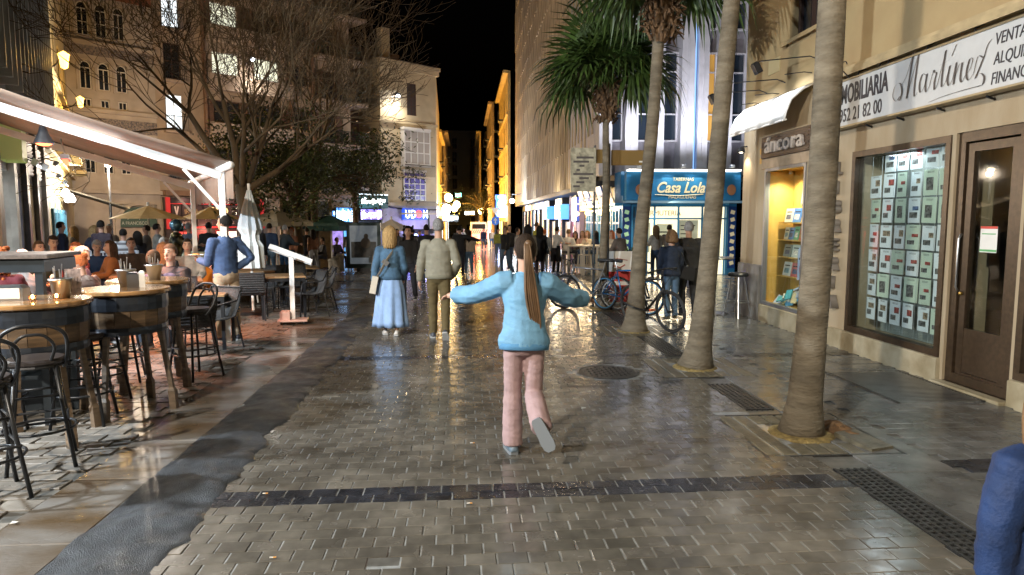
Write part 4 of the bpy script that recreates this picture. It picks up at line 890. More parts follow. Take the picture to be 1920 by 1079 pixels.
# houses along the far street
def street_house(name, lab, x, y0, y1, H, mtl, side, bays, floors, z0=-3):
    t = thing(name, lab, 'building', (x, y1 if side<0 else y0, z0), pi/2 if side<0 else -pi/2)
    return t
def row_house(lab, x, y0, y1, H, mtl, side, nb, nf, lit=()):
    """side -1: left of the street (faces +x); side +1: right (faces -x)"""
    L_ = y1-y0
    t = thing('town_house', lab, 'building', (x, y0 if side<0 else y1, -3.0), pi/2 if side<0 else -pi/2)
    hs = []; fh = (H-4.5)/nf
    for f in range(nf):
        for k in range(nb):
            xx = L_*(k+.5)/nb; hs.append((xx-.55,xx+.55,6.5+f*fh,6.5+f*fh+2.3))
    b = MB(); holed(b,0,L_,0,H+3,hs,.25); b.box(0,L_,.27,8,0,H+3); b.add([(0,0,0),(0,8,0),(0,8,H+3),(0,0,H+3)],[(0,1,2,3)]); b.add([(L_,0,0),(L_,8,0),(L_,8,H+3),(L_,0,H+3)],[(0,1,2,3)]); b.build('wall', mtl, t)
    MB().box(-.2,L_+.2,-.5,-.004,H+2.7,H+3.0).build('cornice', mtl, t)
    for f in range(nf): MB().box(0,L_,-.15,-.003,6.2+f*fh,6.4+f*fh).build('string_course', mtl, t)
    for n_,h in enumerate(hs):
        win(t,(h[0]+h[1])/2,h[2],1.08,2.28,.12,M_bwood,None,2,2)
        if n_ % 2 == 0:
            m = MB(); m.box(h[0]-.3,h[1]+.3,-.7,-.004,h[2]-.16,h[2]); m.bar((h[0]-.3,-.68,h[2]+.95),(h[1]+.3,-.68,h[2]+.95),.05)
            for q in range(9): m.bar((h[0]-.3+q*.21,-.68,h[2]),(h[0]-.3+q*.21,-.68,h[2]+.95),.025)
            m.build('balcony', M_black, t)
    for k in range(nb):
        xx = L_*(k+.5)/nb; o = MB(); framed(o,xx-L_/nb*.38,xx+L_/nb*.38,1.0,4.6,.1,-.06,-.01); o = o.build('shop_window', M_black, t)
        MB().box(xx-L_/nb*.36,xx+L_/nb*.36,-.04,-.03,1.1,4.5).build('pane', random.choice(lit) if lit else M_glassdark, o)
    return t
M_y1 = mat('sodium_yellow_render', (.40,.29,.12), .75, var=.15, nscale=1); M_y2 = mat('brown_render',(.26,.19,.13),.75,var=.15,nscale=1); M_y3 = mat('dark_block_render',(.10,.1,.1),.7,var=.15)
LS = [emi('shop_warm',(1,.75,.4),1.4), emi('shop_white',(.85,.93,1),2.2), M_glassdark]
row_house('ochre town house on the left of the far street past the cream house', -3.4, 88, 104, 13, M_y1, -1, 4, 3, LS)
row_house('taller brown town house deeper on the left of the far street', -3.0, 105, 124, 15, M_y2, -1, 4, 4, LS)
row_house('yellow town house just past the corrugated building on the right', 4.5, 72, 90, 17, M_y1, 1, 4, 4, LS)
row_house('brown town house deeper on the right of the far street', 3.6, 91, 112, 17, M_y2, 1, 5, 4, LS)
row_house('last cream town house on the right before the street bends', 2.4, 113, 140, 16, M_y1, 1, 5, 4, LS)
t = row_house('dark modern block closing the view of the far street', -30, 0, 24, 22, M_y3, -1, 6, 6); t.location = (-16,150,-4); t.rotation_euler = (0,0,.15)
t = row_house('pale stone house facing down the far street', -30, 0, 16, 17, M_y2, -1, 5, 4, LS); t.location = (2.0,134,-4); t.rotation_euler = (0,0,.1)
# street lamps of the far street
for k,(u,v,D) in enumerate(((842,372,72),(857,385,84),(853,392,92),(838,393,66),(833,397,100),(902,397,105),(960,378,60))):
    x,y,_ = at(u,D); z = hgt(v,D)
    t = thing('street_lantern', 'distant glowing street lantern, '+['highest of the left cluster','right of the highest in the left cluster','lower middle of the left cluster','white one at the left of the cluster','lowest of the left cluster','lone one in the middle of the far street','white one under the corrugated building'][k], 'street lamp', (x,y,0), 0, 'lanterns of the far street')
    cc = (.9,.95,1) if k in (3,6) else (1,.72,.25)
    MB().ell((0,0,z),.42 if k<6 else .2,.42 if k<6 else .2,.45 if k<6 else .2,12,8).build('lantern_glass', emi('far_lantern%d'%(k in (3,6)),cc,34), t, smooth=True)
    MB().tube([(-1.3 if k<5 else .8,0,z+.6),(0,0,z+.55),(0,0,z+.3)],.04,6).build('bracket', M_black, t)
    lamp('POINT', (.0,-.9,z-.4), 5200 if k not in (3,6) else 1200, SODIUM if k not in (3,6) else COOL, .3, parent=t)
sgn = [(830,402,76,1.6,.5,(.85,.95,1),'white lit shop sign under the left lantern cluster'),(845,410,70,1.6,.7,(.7,.9,1),'bluish lit shop sign low in the left lantern cluster'),(860,368,100,.9,.9,(.2,1,.7),'green lit pharmacy sign over the far street'),(881,400,110,1.6,.9,(.6,.85,1),'pale blue lit sign deep in the far street')]
for u,v,D,w_,h,cc,lab in sgn:
    x,y,_ = at(u,D); z = hgt(v,D); t = thing('lit_street_sign', lab, 'lit sign', (x,y,0)); MB().box(-w_/2,w_/2,0,.2,z-h/2,z+h/2).build('case', M_black, t)
    m = MB()
    for q in range(4): m.box(-w_/2+w_*q/4+.05,-w_/2+w_*(q+1)/4-.03,-.03,-.004,z-h*.4*random.uniform(.5,1),z+h*.4*random.uniform(.5,1))
    m.build('lit_shape', emi('street_sign%d'%u,cc,7), t)
# ------------------------------------------------------------------ corrugated concrete building and the tavern corner on the right
M_conc = mat('ribbed_concrete', (.36,.29,.205), .8, var=.25, nscale=1.2, bump=.25, bscale=9, rand=.08, stretch=(2,2,.4))
cbd = thing('corrugated_building', 'blank corrugated concrete building overhanging the right side of the street', 'building', (5.2,71,0), -pi/2)
b = MB(); b.box(0,43.5,.25,7.2,3.3,25); b.build('core_wall', M_conc, cbd)
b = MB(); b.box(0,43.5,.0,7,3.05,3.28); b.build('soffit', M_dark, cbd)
def panel(v):
    r = random.Random(v); m = MB(); P = []; x = 0
    prof = [(0,.12),(.2,.0),(.5,-.02),(.7,.12),(.9,.13),(1.05,.02),(1.4,-.01),(1.55,.12),(1.72,.12)]
    lo = [(x,y*.8-.03) for x,y in prof]; hi = [(x,y*.8) for x,y in prof]
    vs = [(x,y,0) for x,y in lo]+[(x,y,1.9) for x,y in hi]+[(x,.24,0) for x,y in lo]
    n = len(prof)
    m.add(vs,[(i,i+1,n+i+1,n+i) for i in range(n-1)]+[(2*n+i,2*n+i+1,i+1,i) for i in range(n-1)]); return m.mesh('facade_panel', M_conc, fix=False)
pv = [panel(k) for k in range(2)]
for i in range(25):
    for j in range(11): put('facade_panel', pv[0], cbd, (i*1.74, random.uniform(-.03,.03), 3.29+j*1.9))
# ground floor shops below it
sh = thing('arcade_shops', 'row of small lit shop fronts under the corrugated overhang', 'shop front', (6.0,71,0), -pi/2)
MB().box(0,39,.3,5,-2,3.28).build('back_wall', M_dark, sh)
M_red = mat('red_panel', (.30,.035,.03), .5); M_gre = mat('black_green_panel', (.02,.05,.045), .4); M_bsg = emi('blue_sign', (.1,.35,1), 1.6); M_bsw = emi('blue_sign_white', (.8,.92,1), 5); M_purp = mat('violet_wall', (.35,.28,.45), .6)
M_gold2 = emi('gold_sign', (1,.7,.2), 1.4)
M_shut = mat('roller_shutter_metal', (.35,.31,.27), .45, .4)
for k in range(12):
    x0 = 39-3.2*(k+1)+.05; x1 = x0+3.1; zf = gz(71-x0)
    MB().box(x0-.12,x0+.12,-.1,.3,-2,3.2).build('pier', M_purp if k in (0,1) else M_dark, sh)
    if k == 0:
        m = MB()
        for q in range(22): m.obox(((x0+x1)/2,.15,zf+.05+q*.12),2.7,.05,.1,0,.3)
        m.build('roller_shutter', M_shut, sh); MB().box(x0+.2,x1-.2,-.12,-.02,2.15,2.85).build('lit_fascia', M_gold2, sh)
    elif k == 1:
        MB().box(x0+.1,x0+1.5,.0,.1,zf,1.6).build('red_panel', M_red, sh); MB().box(x0+.1,x0+1.5,.0,.1,1.62,3.2).build('dark_panel', M_gre, sh)
        MB().box(x0+1.55,x1,.02,.1,zf,1.6).build('pale_panel', M_purp, sh); MB().box(x0+1.5,x1,-.25,-.02,1.65,2.9).build('sign_board', mat('deep_blue_sign',(.04,.07,.35),.3,emit=.5,ecol=(.15,.25,1)), sh)
        text('A', .5, emi('cyan_letter',(.7,1,.95),1.5), sh, (x0+.6,-.02,1.0), sx=1)
    elif k in (2,4):
        MB().box(x0+.3,x1-.3,-.6,-.1,1.75,2.6).build('lit_sign', M_bsg, sh); MB().box(x0+.8,x1-.9,-.63,-.605,1.9,2.45).build('lit_shape', M_bsw, sh)
        MB().box(x0+.2,x1-.2,.1,.15,zf,1.6).build('open_front', emi('bar_inside',(1,.7,.4),.5), sh)
        lamp('POINT', ((x0+x1)/2,-1.2,1.9), 130, (.3,.5,1), .2, parent=sh, name='sign_glow')
    else:
        MB().box(x0+.2,x1-.2,.1,.15,zf,2.5).build('lit_window', random.choice([emi('shop_cream',(1,.85,.65),1.2),emi('shop_pale',(.8,.9,1),1.6),M_red]), sh)
        MB().box(x0+.2,x1-.2,-.1,-.02,2.55,3.1).build('fascia', random.choice([M_gre,M_bsg,M_dark]), sh)
        m = MB(); m.box(x0+1.1,x1-1.2,.05,.09,zf+.5,2.2); m.build('poster', mat('shop_poster',(.3,.1,.15),.5,var=.9,nscale=6), sh)
for x,cc in ((38,(1,.8,.5)),(33,(1,.85,.6)),(20,(.9,.95,1)),(10,(.9,.95,1))): lamp('POINT', (x,-1.6,2.7), 160, cc, .2, parent=sh, name='shop_light')
# upper storeys with white piers
ub = thing('white_pier_building', 'modern office building with white vertical piers above the blue tavern', 'building', (5.0,26.5,0), 0)
M_pier = mat('white_pier_concrete', (.52,.51,.55), .6, var=.1, nscale=2); M_span = mat('grey_violet_spandrel', (.30,.29,.34), .6, var=.08)
M_offg = mat('office_glass', (.02,.03,.045), .1, spec=.7)
b = MB(); b.box(0.2,8,.3,8,3.5,16); b.build('core_wall', M_span, ub)
for k,(x,wd) in enumerate(((.35,.5),(1.35,.5),(2.4,.4),(3.5,.5),(4.1,.4),(5.0,.5),(6.1,.4),(7.2,.4))):
    b = MB(); b.bev(x-wd/2,x+wd/2,-.45,.29,3.42,16,.02); b.box(x-.03,x+.03,-.47,-.452,3.45,16); b.build('pier', M_pier, ub)
for x0,x1,lit in ((.6,1.1,0),(1.6,2.2,0),(2.6,3.25,0),(4.3,4.75,1),(5.25,5.9,0),(6.3,7.0,0)):
    for z0 in (4.75,9.0,13.2):
        b = MB(); framed(b,x0,x1,z0,z0+3.4,.06,.0,.2,(),(z0+1.05,z0+2.65)); o = b.build('window', M_pier, ub)
        MB().box(x0,x1,.1,.11,z0,z0+3.35).build('pane', emi('amber_room',(1,.55,.12),.22) if lit and z0<5 else M_offg, o)
        if not lit:
            m = MB()
            for q in range(int((x1-x0)/.09)): m.box(x0+.05+q*.09,x0+.09+q*.09,.14,.15,z0+.1,z0+2.6)
            m.build('blind', M_span, o)
MB().bar((3.8,-.3,3.45),(3.8,-.3,16),.07).build('blue_light_tube', emi('blue_tube',(.25,.5,1),1.2), ub)
# tavern
M_lb = mat('tavern_blue', (.03,.20,.42), .35, var=.06); M_lbd = mat('tavern_navy', (.015,.06,.25), .35)
M_cream2 = mat('cream_script', (.75,.66,.42), .4, emit=.12, ecol=(1,.9,.6)); M_linn = emi('tavern_inside', (1,.74,.40), 1.15)
lo = thing('tavern', 'blue painted corner tavern with cream script sign and glowing windows', 'shop front', (5.8,25,-.38), 0)
b = MB(); b.box(0,4.25,.35,1.4,-.3,3.9); b.box(.0,.3,-.02,.35,-.3,3.0); b.box(4.0,4.3,-.02,.35,-.3,3.0); b.build('front_wall', M_lb, lo)
MB().bev(.05,4.3,-.35,-.03,2.82,3.85,.02).build('fascia', M_lb, lo)
MB().box(.0,4.35,-.42,-.03,2.72,2.8).build('fascia_ledge', mat('pale_blue_ledge',(.3,.5,.65),.4), lo)
MB().box(.1,4.25,-.5,-.1,3.87,3.93).build('fascia_light', emi('fascia_strip',(1,.93,.8),2.5), lo)
text('TABERNAS', .17, M_cream2, lo, (1.75,-.365,3.52), sx=.95); text('Casa Lola', .54, M_cream2, lo, (1.12,-.37,3.1), shear=.35, sx=.86, bold=.012); text('MALAGUEÑAS', .16, M_cream2, lo, (1.6,-.365,2.88))
m = MB(); m.tube([(1.1,-.37,3.02),(2.0,-.37,2.98),(2.9,-.37,3.04)],.015,5); m.build('flourish', M_cream2, lo)
for x in (.55,3.95):
    m = MB(); m.ell((x,-.366,3.2),.17,.012,.2,10,6); m.build('barrel_mark', mat('terracotta_mark',(.55,.25,.12),.5), lo)
b = MB(); framed(b,.32,3.98,0,2.66,.07,-.06,.03,(1.2,2.1,3.0),(2.15,)); fr_ = b.build('window_frame', M_lb, lo)
MB().box(.36,3.95,.02,.024,.05,2.6).build('pane', M_pane, fr_)
MB().box(.36,3.95,.28,.32,.05,2.62).build('lit_interior', mat('tavern_interior',(.5,.4,.25),.6,var=.5,nscale=1.6,emit=1.9,ecol=(1,.78,.5)), lo)
text('VERMUTERIA', .26, mat('dark_gold_letter',(.3,.22,.1),.5), lo, (.75,-.03,2.27), sx=.95)
for k,(x,z,w_,h) in enumerate(((.75,.9,.7,1.1),(1.65,.35,.6,1.6),(2.55,1.0,.75,1.1),(3.5,.7,.6,1.3))):
    o = MB(); o.box(x-w_/2,x+w_/2,.2,.21,z,z+h); o.mi = 1
    for q in range(6): o.box(x-w_*.38,x+w_*random.uniform(.1,.38),.193,.199,z+h*(.1+.14*q),z+h*(.13+.14*q))
    o.build('menu_board', [mat('cream_menu',(.7,.62,.45),.6,emit=.25,ecol=(1,.85,.6)), M_let], lo)
for k,(x,) in enumerate(((.15,),(4.15,))):
    m = MB(); m.box(x-.14,x+.14,-.05,-.025,.3,2.6); m.mi = 1
    for q in range(8): m.obox((x,-.055,.5+q*.27),.16,.012,.14,0,0,.3*((q%2)*2-1))
    m.build('tiled_panel', [M_lbd, M_cream2 if k else mat('pale_green_letter',(.4,.65,.4),.5,emit=.2,ecol=(.6,1,.6))], lo)
    lamp('AREA', (2.1,-.6,3.7) if k else (1.0,-.9,2.6), 40, (1,.88,.68), 1.5, (2.1,-1.5,0), parent=lo, name='tavern_glow')
lamp('AREA', (2.1,-.25,1.4), 170, (1,.78,.48), 2.2, (2.1,-6,.0), parent=lo, name='window_glow')
for x in (.4,2.0,3.8):
    lamp('SPOT', (x,-.9,4.2), 50, (.9,.95,1), .06, (x,-.3,3.3), 110, .7, lo, 'fascia_spot')
    MB().obox((x,-.75,4.02),.16,.12,.1).build('uplight', M_steel, lo); lamp('SPOT', (x,-.75,4.12), 420, (.88,.9,1), .06, (x,1.2,9), 120, .8, lo, 'pier_uplight')
ls = thing('tavern_wing', 'side front of the blue tavern with tilted menu boards along the street', 'shop front', (5.8,32.5,-.5), -pi/2)
b = MB(); b.box(0,7.4,.3,1,-.3,3.6); b.box(0,7.5,-.3,-.02,2.75,2.85); b.build('side_wall', M_lb, ls)
for k in range(5):
    x = .8+k*1.45; o = MB(); framed(o,x-.6,x+.6,0,2.65,.08,-.06,.05,(x,),(2.1,)); o = o.build('window', M_lb, ls); MB().box(x-.55,x+.55,.04,.05,.05,2.6).build('pane', M_linn if k % 2 == 0 else M_offg, o)
    m = MB(); m.obox((x,-.35,3.2),1.1,.05,.75,0,.35); m.mi=1
    for q in range(4): m.obox((x-.1,-.385+.06*(q-1.5),3.2+.16*(q-1.5)),.8,.02,.07,0,.35)
    m.build('tilted_menu_board', [M_lbd if k%2 else mat('photo_board',(.45,.4,.35),.5,var=.7,nscale=8), M_cream2], ls)
    if k%2==0: lamp('POINT', (x,-.9,2.6), 70, (1,.72,.4), .12, parent=ls, name='side_lamp'); MB().ell((x,-.6,2.5),.13,.13,.1).build('lamp_glass', emi('amber_glass',(1,.65,.2),7), ls, smooth=True)
# street signs on the right
def sign_pole(t, H, r=.03): MB().tube([(0,0,-.1),(0,0,H)], r, 8).build('pole', M_black, t)
x,y,z = at(942,76); t = thing('projecting_lit_sign', 'bright blue and white lit sign projecting over the far street', 'lit sign', (x,y,0)); zt = hgt(367,76); zb = hgt(408,76)
MB().box(-.78,.78,-.15,.15,zb,zt).build('case', emi('sign_royal',(.05,.2,1),2.4), t)
m = MB(); m.ell((0,-.2,zb+1.45),.5,.05,.62); m.box(-.5,.5,-.18,-.16,zt-.35,zt-.12); m.box(-.55,.55,-.18,-.16,zb+.55,zb+.7); m.ell((0,-.2,zb+.25),.6,.05,.2); m.build('lit_shape', emi('sign_white2',(.9,.97,1),8), t)
lamp('POINT', (-.3,-1.4,zb+.6), 320, (.3,.5,1), .4, parent=t, name='sign_glow'); MB().bar((.7,.0,zt-.3),(2.2,0,zt-.3),.1).build('bracket', M_black, t)
x,y,z = at(929,50); t = thing('road_sign', 'blue round one way sign with a white arrow on a pole in the street', 'road sign', (x,y,z)); sign_pole(t, 3.9, .05)
zc = hgt(415,50)-z
m = MB(); m.tube([(0,-.06,zc),(0,-.03,zc)],.31,20); m.mi = 1; m.prism([(-.05,zc-.2),(.05,zc-.2),(.05,zc+.03),(.15,zc+.03),(0,zc+.22),(-.15,zc+.03),(-.05,zc+.03)],-.072,-.061,'y'); m.build('disc', [mat('road_blue',(.02,.12,.5),.4,emit=.25,ecol=(.1,.3,1)), M_white], t)
MB().prism([(-.33,zc+.95),(.33,zc+.95),(0,zc+.42)],-.05,-.03,'y').build('triangle_sign', M_steel, t)
x,y,z = at(1107,13.1); t = thing('street_map_panel', 'tall street map panel on thin posts beside the farthest palm', 'information sign', (2.36,13.5,gz(13.5)))
m = MB(); m.box(-.28,.22,-.04,.04,2.3,3.15); m.mi=1
for q in range(9): m.box(-.23+.06*(q%3),-.1+.09*(q%4),-.046,-.041,2.38+.08*q,2.42+.08*q)
m.build('map_panel', [mat('map_face',(.34,.32,.24),.35,var=.4,nscale=9), M_let2], t); m = MB(); m.tube([(.2,0,-.05),(.2,0,3.2)],.022,8); m.build('pole', M_black, t)
t = thing('direction_sign', 'two brown finger signs on a blue grey pole by the farthest palm', 'direction sign', (2.86,13.6,gz(13.6)))
sign_pole(t, 3.25, .035); M_bs = mat('brown_sign', (.2,.125,.035), .45, emit=.0)
MB().bev(-.36,.0,-.05,-.036,2.86,3.13,.004).build('finger_sign', M_bs, t); MB().bev(.04,.75,-.05,-.036,2.82,3.12,.004).build('finger_sign', M_bs, t)
m = MB(); m.box(.6,.7,-.055,-.051,2.88,2.91); m.build('white_mark', M_white, t)

# ------------------------------------------------------------------ vehicles far down the street
def wheel_set(t, xs, ys, r, wd=.2):
    for x in xs:
        for y in ys:
            m = MB(); m.tube([(x-wd/2,y,r),(x+wd/2,y,r)],r,14); o = m.build('wheel', M_dark, t); MB().tube([(x-wd/2-.01,y,r),(x+wd/2+.01,y,r)],r*.55,10).build('rim', M_steel, o)
x,y,z = at(897,80); t = thing('van', 'white van with red and white chevrons on its back far down the street', 'van', (x,y,gz(y)))
m = MB(); m.rings([[(sx*1.0*k,yy,zz) for sx,zz in ((-1,.35),(1,.35),(1,1.4),(.88,h),(-.88,h),(-1,1.4))] for k,yy,h in ((.97,-2.6,2.35),(1,-2.4,2.5),(1,1.4,2.5),(.95,2.0,1.6),(.92,2.7,1.3))]); m.build('body', M_white, t)
m = MB()
for q in range(8): m.obox((-.82+q*.235,-2.615,1.45),.11,.02,.55,0,0,.5); 
m.build('chevron', mat('chevron_red',(.6,.03,.03),.4,emit=.5,ecol=(1,.1,.1)), t); MB().box(-.75,.75,-2.62,-2.6,1.75,2.3).build('rear_window', M_glassdark, t)
for s in (-.88,.88): MB().box(s-.09,s+.09,-2.64,-2.6,.8,1.1).build('tail_light', emi('tail_red',(1,.05,.03),26), t)
wheel_set(t,(-.85,.85),(-1.7,1.8),.34); MB().box(-.95,.95,-2.7,-2.55,.4,.6).build('bumper', M_dark, t)
lamp('POINT', (0,-3.0,.9), 40, (1,.08,.05), .2, parent=t, name='tail_glow')
x,y,z = at(888,62); t = thing('scooter', 'motor scooter with a lit red tail lamp waiting in the far street', 'scooter', (x,y,gz(y)))
for yy in (-.55,.6): MB().tube(arc((0,yy,.25),.2,0,2*pi,14,'yz')[:-1],.06,8,closed=True).build('wheel', M_dark, t)
m = MB(); m.ell((0,-.3,.65),.2,.5,.2); m.ell((0,.45,.6),.24,.12,.4); m.box(-.15,.15,-.2,.5,.25,.35); m.build('body', M_dark, t, smooth=True)
m = MB(); m.tube([(-.32,.4,1.05),(0,.45,1.0),(.32,.4,1.05)],.02,6); m.build('handlebar', M_black, t); MB().box(-.08,.08,-.84,-.78,.68,.78).build('tail_light', emi('tail_red',(1,.05,.03),26), t)
# ------------------------------------------------------------------ trees
M_palmtr = mat('palm_trunk', (.178,.152,.11), .85, var=.35, nscale=4, bump=.7, bscale=17, stretch=(1,1,3.2), blot=.4, col2=(.115,.094,.064))
M_palmsk = mat('palm_dead_skirt', (.12,.07,.035), .85, var=.5, nscale=12, bump=.6, bscale=30)
M_frond = mat('palm_leaf', (.04,.075,.014), .5, var=.3, nscale=4, rand=.35)
def frond_mesh(seed, L_=.75, droop=.5):
    r = random.Random(seed); m = MB()
    m.tube([(0,0,0),(.25,0,.04),(.55,0,.02)],[.018,.013,.009],5)
    n = 26
    for k in range(n):
        a = -1.9+3.8*k/(n-1); ll = L_*(1-.25*abs(a)/1.9)*r.uniform(.85,1.05); w_ = .028
        d = Vector((cos(a),sin(a),0)); nrm = Vector((-sin(a),cos(a),0))
        p0 = Vector((.5,0,.02)); p1 = p0+d*ll*.55+Vector((0,0,-.03)); p2 = p0+d*ll*.85+Vector((0,0,-.06-droop*.22*r.uniform(.5,1.3))); p3 = p2+d*ll*.12+Vector((0,0,-droop*.3*r.uniform(.6,1.4)))
        m.add([p0,p1-nrm*w_,p1+nrm*w_,p2-nrm*w_*.6,p2+nrm*w_*.6,p3],[(0,1,2),(1,3,4,2),(3,5,4)])
    return m.mesh('frond', M_frond, fix=False)
FR = [frond_mesh(k, .85+.1*(k%2), .4+.25*k) for k in range(4)]
def palm(k, x, y, H, lean, crown_r, r0, lab):
    random.seed(40+k)
    t = thing('palm_tree', lab, 'palm tree', (x,y,gz(y)), 0, 'palms along the right pavement')
    top = Vector((lean[0],lean[1],H)); pts = []; rr = []
    N_ = 60
    for i in range(N_+1):
        q = i/N_; z = H*q
        pts.append((lean[0]*q**(1.0 if k==2 else .82)+.015*sin(q*9+k), lean[1]*q, z)); f = r0*(1-.3*q**.8)*(1+(.3 if k==0 else .5)*math.exp(-z/.12)+(.25 if k==0 else .5)*math.exp(-z/.5))
        rr.append(f*(1+.008*((i%2)*2-1))*random.uniform(.985,1.015))
    MB().tube(pts, rr, 18).build('trunk', M_palmtr, t, smooth=True)
    m = MB()
    r0 *= 1.25; m.ell(top+Vector((0,0,-.15)), r0*1.25, r0*1.25, .42, 12, 8)
    for q in range(110):
        a = random.uniform(0,2*pi); z = random.uniform(-.55,.25); ra = r0*(1.15+.25*sin((z+.55)*3))
        p = top+Vector((cos(a)*ra,sin(a)*ra,z)); m.tube([p, p+Vector((cos(a)*.07,sin(a)*.07,.10)), p+Vector((cos(a)*.16,sin(a)*.16,random.uniform(-.05,.14)))],[.03,.022,.008],4)
    m.build('dead_leaf_skirt', M_palmsk, t)
    nf = 44
    for q in range(nf):
        a = q*2.39996+random.uniform(-.2,.2); el = 1.4-1.45*(q/nf)+random.uniform(-.12,.12)
        o = put('frond', FR[q%4], t, top+Vector((0,0,.22)), (random.uniform(-.5,.5), -el, a)); s_ = crown_r/1.3*random.uniform(.85,1.1); o.scale = (s_,s_,s_)
    return t
palm(0, PALMS[0][0],PALMS[0][1], 8.2, (.29,.15), 1.5, .122, 'nearest palm trunk standing before the estate agent window')
palm(1, PALMS[1][0],PALMS[1][1], 8.4, (.60,.1), 1.5, .113, 'second palm trunk, between the bookshop and the walking couple')
palm(2, PALMS[2][0],PALMS[2][1], 4.95, (.35,0), 1.35, .118, 'third palm with a leaning trunk and the black bicycle against it')
palm(3, PALMS[3][0],PALMS[3][1], 4.15, (.06,.1), 1.45, .085, 'farthest and slimmest palm with a low full crown of fan leaves')

M_bark = mat('bare_bark', (.078,.05,.022), .85, var=.35, nscale=5, bump=.7, bscale=25, stretch=(1,1,.4))
def grow(m, p, d, L_, r, lev, maxlev, rng, up=.25):
    pts = [p]; rr = [r]; n = 4 if lev < 3 else 3
    for i in range(n):
        d = (d+Vector((rng.uniform(-1,1),rng.uniform(-1,1),rng.uniform(-.5,.9)))*(.16 if lev<2 else .24)+Vector((0,0,up*.12))).normalized()
        pts.append(pts[-1]+d*L_/n); rr.append(r*(1-.5*(i+1)/n))
    m.tube(pts, [max(q,.0065) for q in rr], 8 if lev<2 else (5 if lev<4 else 3), cap=lev<2)
    if lev >= maxlev: return
    nb = rng.choice((3,4)) if lev < 3 else rng.choice((2,3) if lev==3 else (1,2,2))
    for k in range(nb):
        i = rng.randint(max(1,n-2),n) if k else n
        a = rng.uniform(0,2*pi); sp = rng.uniform(.45,.95) if k else rng.uniform(.1,.4)
        o = d.orthogonal().normalized(); q = o.cross(d)
        nd = (d*cos(sp)+(o*cos(a)+q*sin(a))*sin(sp)+Vector((0,0,up*.3))).normalized()
        grow(m, pts[i], nd, L_*rng.uniform(.62,.82), rr[i]*rng.uniform(.62,.8), lev+1, maxlev, rng, up*.7)
rng = random.Random(11)
x,y,z = at(466,15.3); t = thing('bare_tree', 'large bare spreading tree behind the waiter and the awning post', 'tree', (x,y,z))
MB().tube([(0,0,-.1),(.0,0,.3),(.02,0,1.2),(-.02,0,2.0),(-.08,0,2.55)],[.27,.2,.175,.165,.17],14).build('trunk', M_bark, t, smooth=True)
m = MB()
for a,sp,L_,r in ((3.4,.62,1.9,.1),(2.5,.35,2.0,.09),(.2,1.05,1.7,.085),(5.2,.5,1.8,.075),(1.2,.6,1.8,.08),(.0,.5,1.9,.07),(3.0,.95,1.9,.07)):
    grow(m, Vector((-.08+.05*cos(a),.05*sin(a),2.4)), Vector((cos(a)*sin(sp),sin(a)*sin(sp),cos(sp))), L_, r, 0, 6, rng)
m.build('branches', M_bark, t, smooth=True, fix=False)
x,y,z = at(590,30); t = thing('bare_tree', 'tall slender bare tree with twigs against the dark sky beside the apartments', 'tree', (x,y,z))
MB().tube([(0,0,-.1),(.05,0,2),(.0,0,4.6)],[.22,.17,.13],10).build('trunk', M_bark, t, smooth=True); m = MB()
for a,sp,L_,r in ((.2,.5,3.6,.1),(.4,.25,4,.09),(3,.3,3.4,.08),(1.6,.4,3.4,.07),(5.5,.7,3.4,.08)): grow(m, Vector((0,0,4.4)), Vector((cos(a)*sin(sp),sin(a)*sin(sp),cos(sp))), L_, r, 0, 5, rng, .5)
m.build('branches', M_bark, t, smooth=True, fix=False)
def leafy(lab, u, D, Ht, R_, n, ctr, col, sq=.62, name='leafy_tree'):
    x,y,z = at(u,D); t = thing(name, lab, 'tree', (x,y,z)); r = random.Random(u)
    MB().tube([(0,0,-.1),(.05,0,.9),(-.05,0,ctr-R_*.4)],[.2,.16,.13],10).build('trunk', M_bark, t, smooth=True)
    m = MB(); tips = []
    for k in range(16):
        a = r.uniform(0,2*pi); e = r.uniform(.1,1.2); q = Vector((cos(a)*cos(e)*R_,sin(a)*cos(e)*R_,sin(e)*R_*sq*1.1+ctr-R_*.3)); m.tube(spline([(-.05,0,ctr-R_*.55),q*.5+Vector((0,0,ctr*.45)),q],3),[.07,.06,.05,.045,.04,.03,.015],5); tips.append(q)
    m.build('limbs', M_bark, t, smooth=True)
    m = MB()
    cl = [Vector((r.gauss(0,.5),r.gauss(0,.5),r.gauss(0,.42))) for _ in range(46)]
    for k in range(n):
        c = cl[k%46]; v = Vector((c.x*R_,c.y*R_,c.z*R_*sq+ctr))+Vector((r.gauss(0,1),r.gauss(0,1),r.gauss(0,.8)))*R_*.14
        s = r.uniform(.05,.11); d = Vector((r.uniform(-1,1),r.uniform(-1,1),r.uniform(-1,.6))).normalized(); o = d.orthogonal().normalized()
        m.add([v,v+d*s+o*s*.4,v+d*s*2,v+d*s-o*s*.4],[(0,1,2,3)])
    m.build('foliage', mat('leaf_'+str(u), col, .5, var=.35, nscale=1.5, rand=.45), t, fix=False)
leafy('dense leafy tree with small green leaves left of the cream house', 560, 27, 5, 3.0, 11000, 4.0, (.06,.075,.02))
leafy('darker leafy tree beside the dark green shop sign', 668, 34, 5, 2.0, 5000, 4.6, (.035,.05,.02))
leafy('small dark tree deep in the far street before the pale stone house', 905, 92, 7, 3.0, 2500, 5.5, (.03,.035,.02))
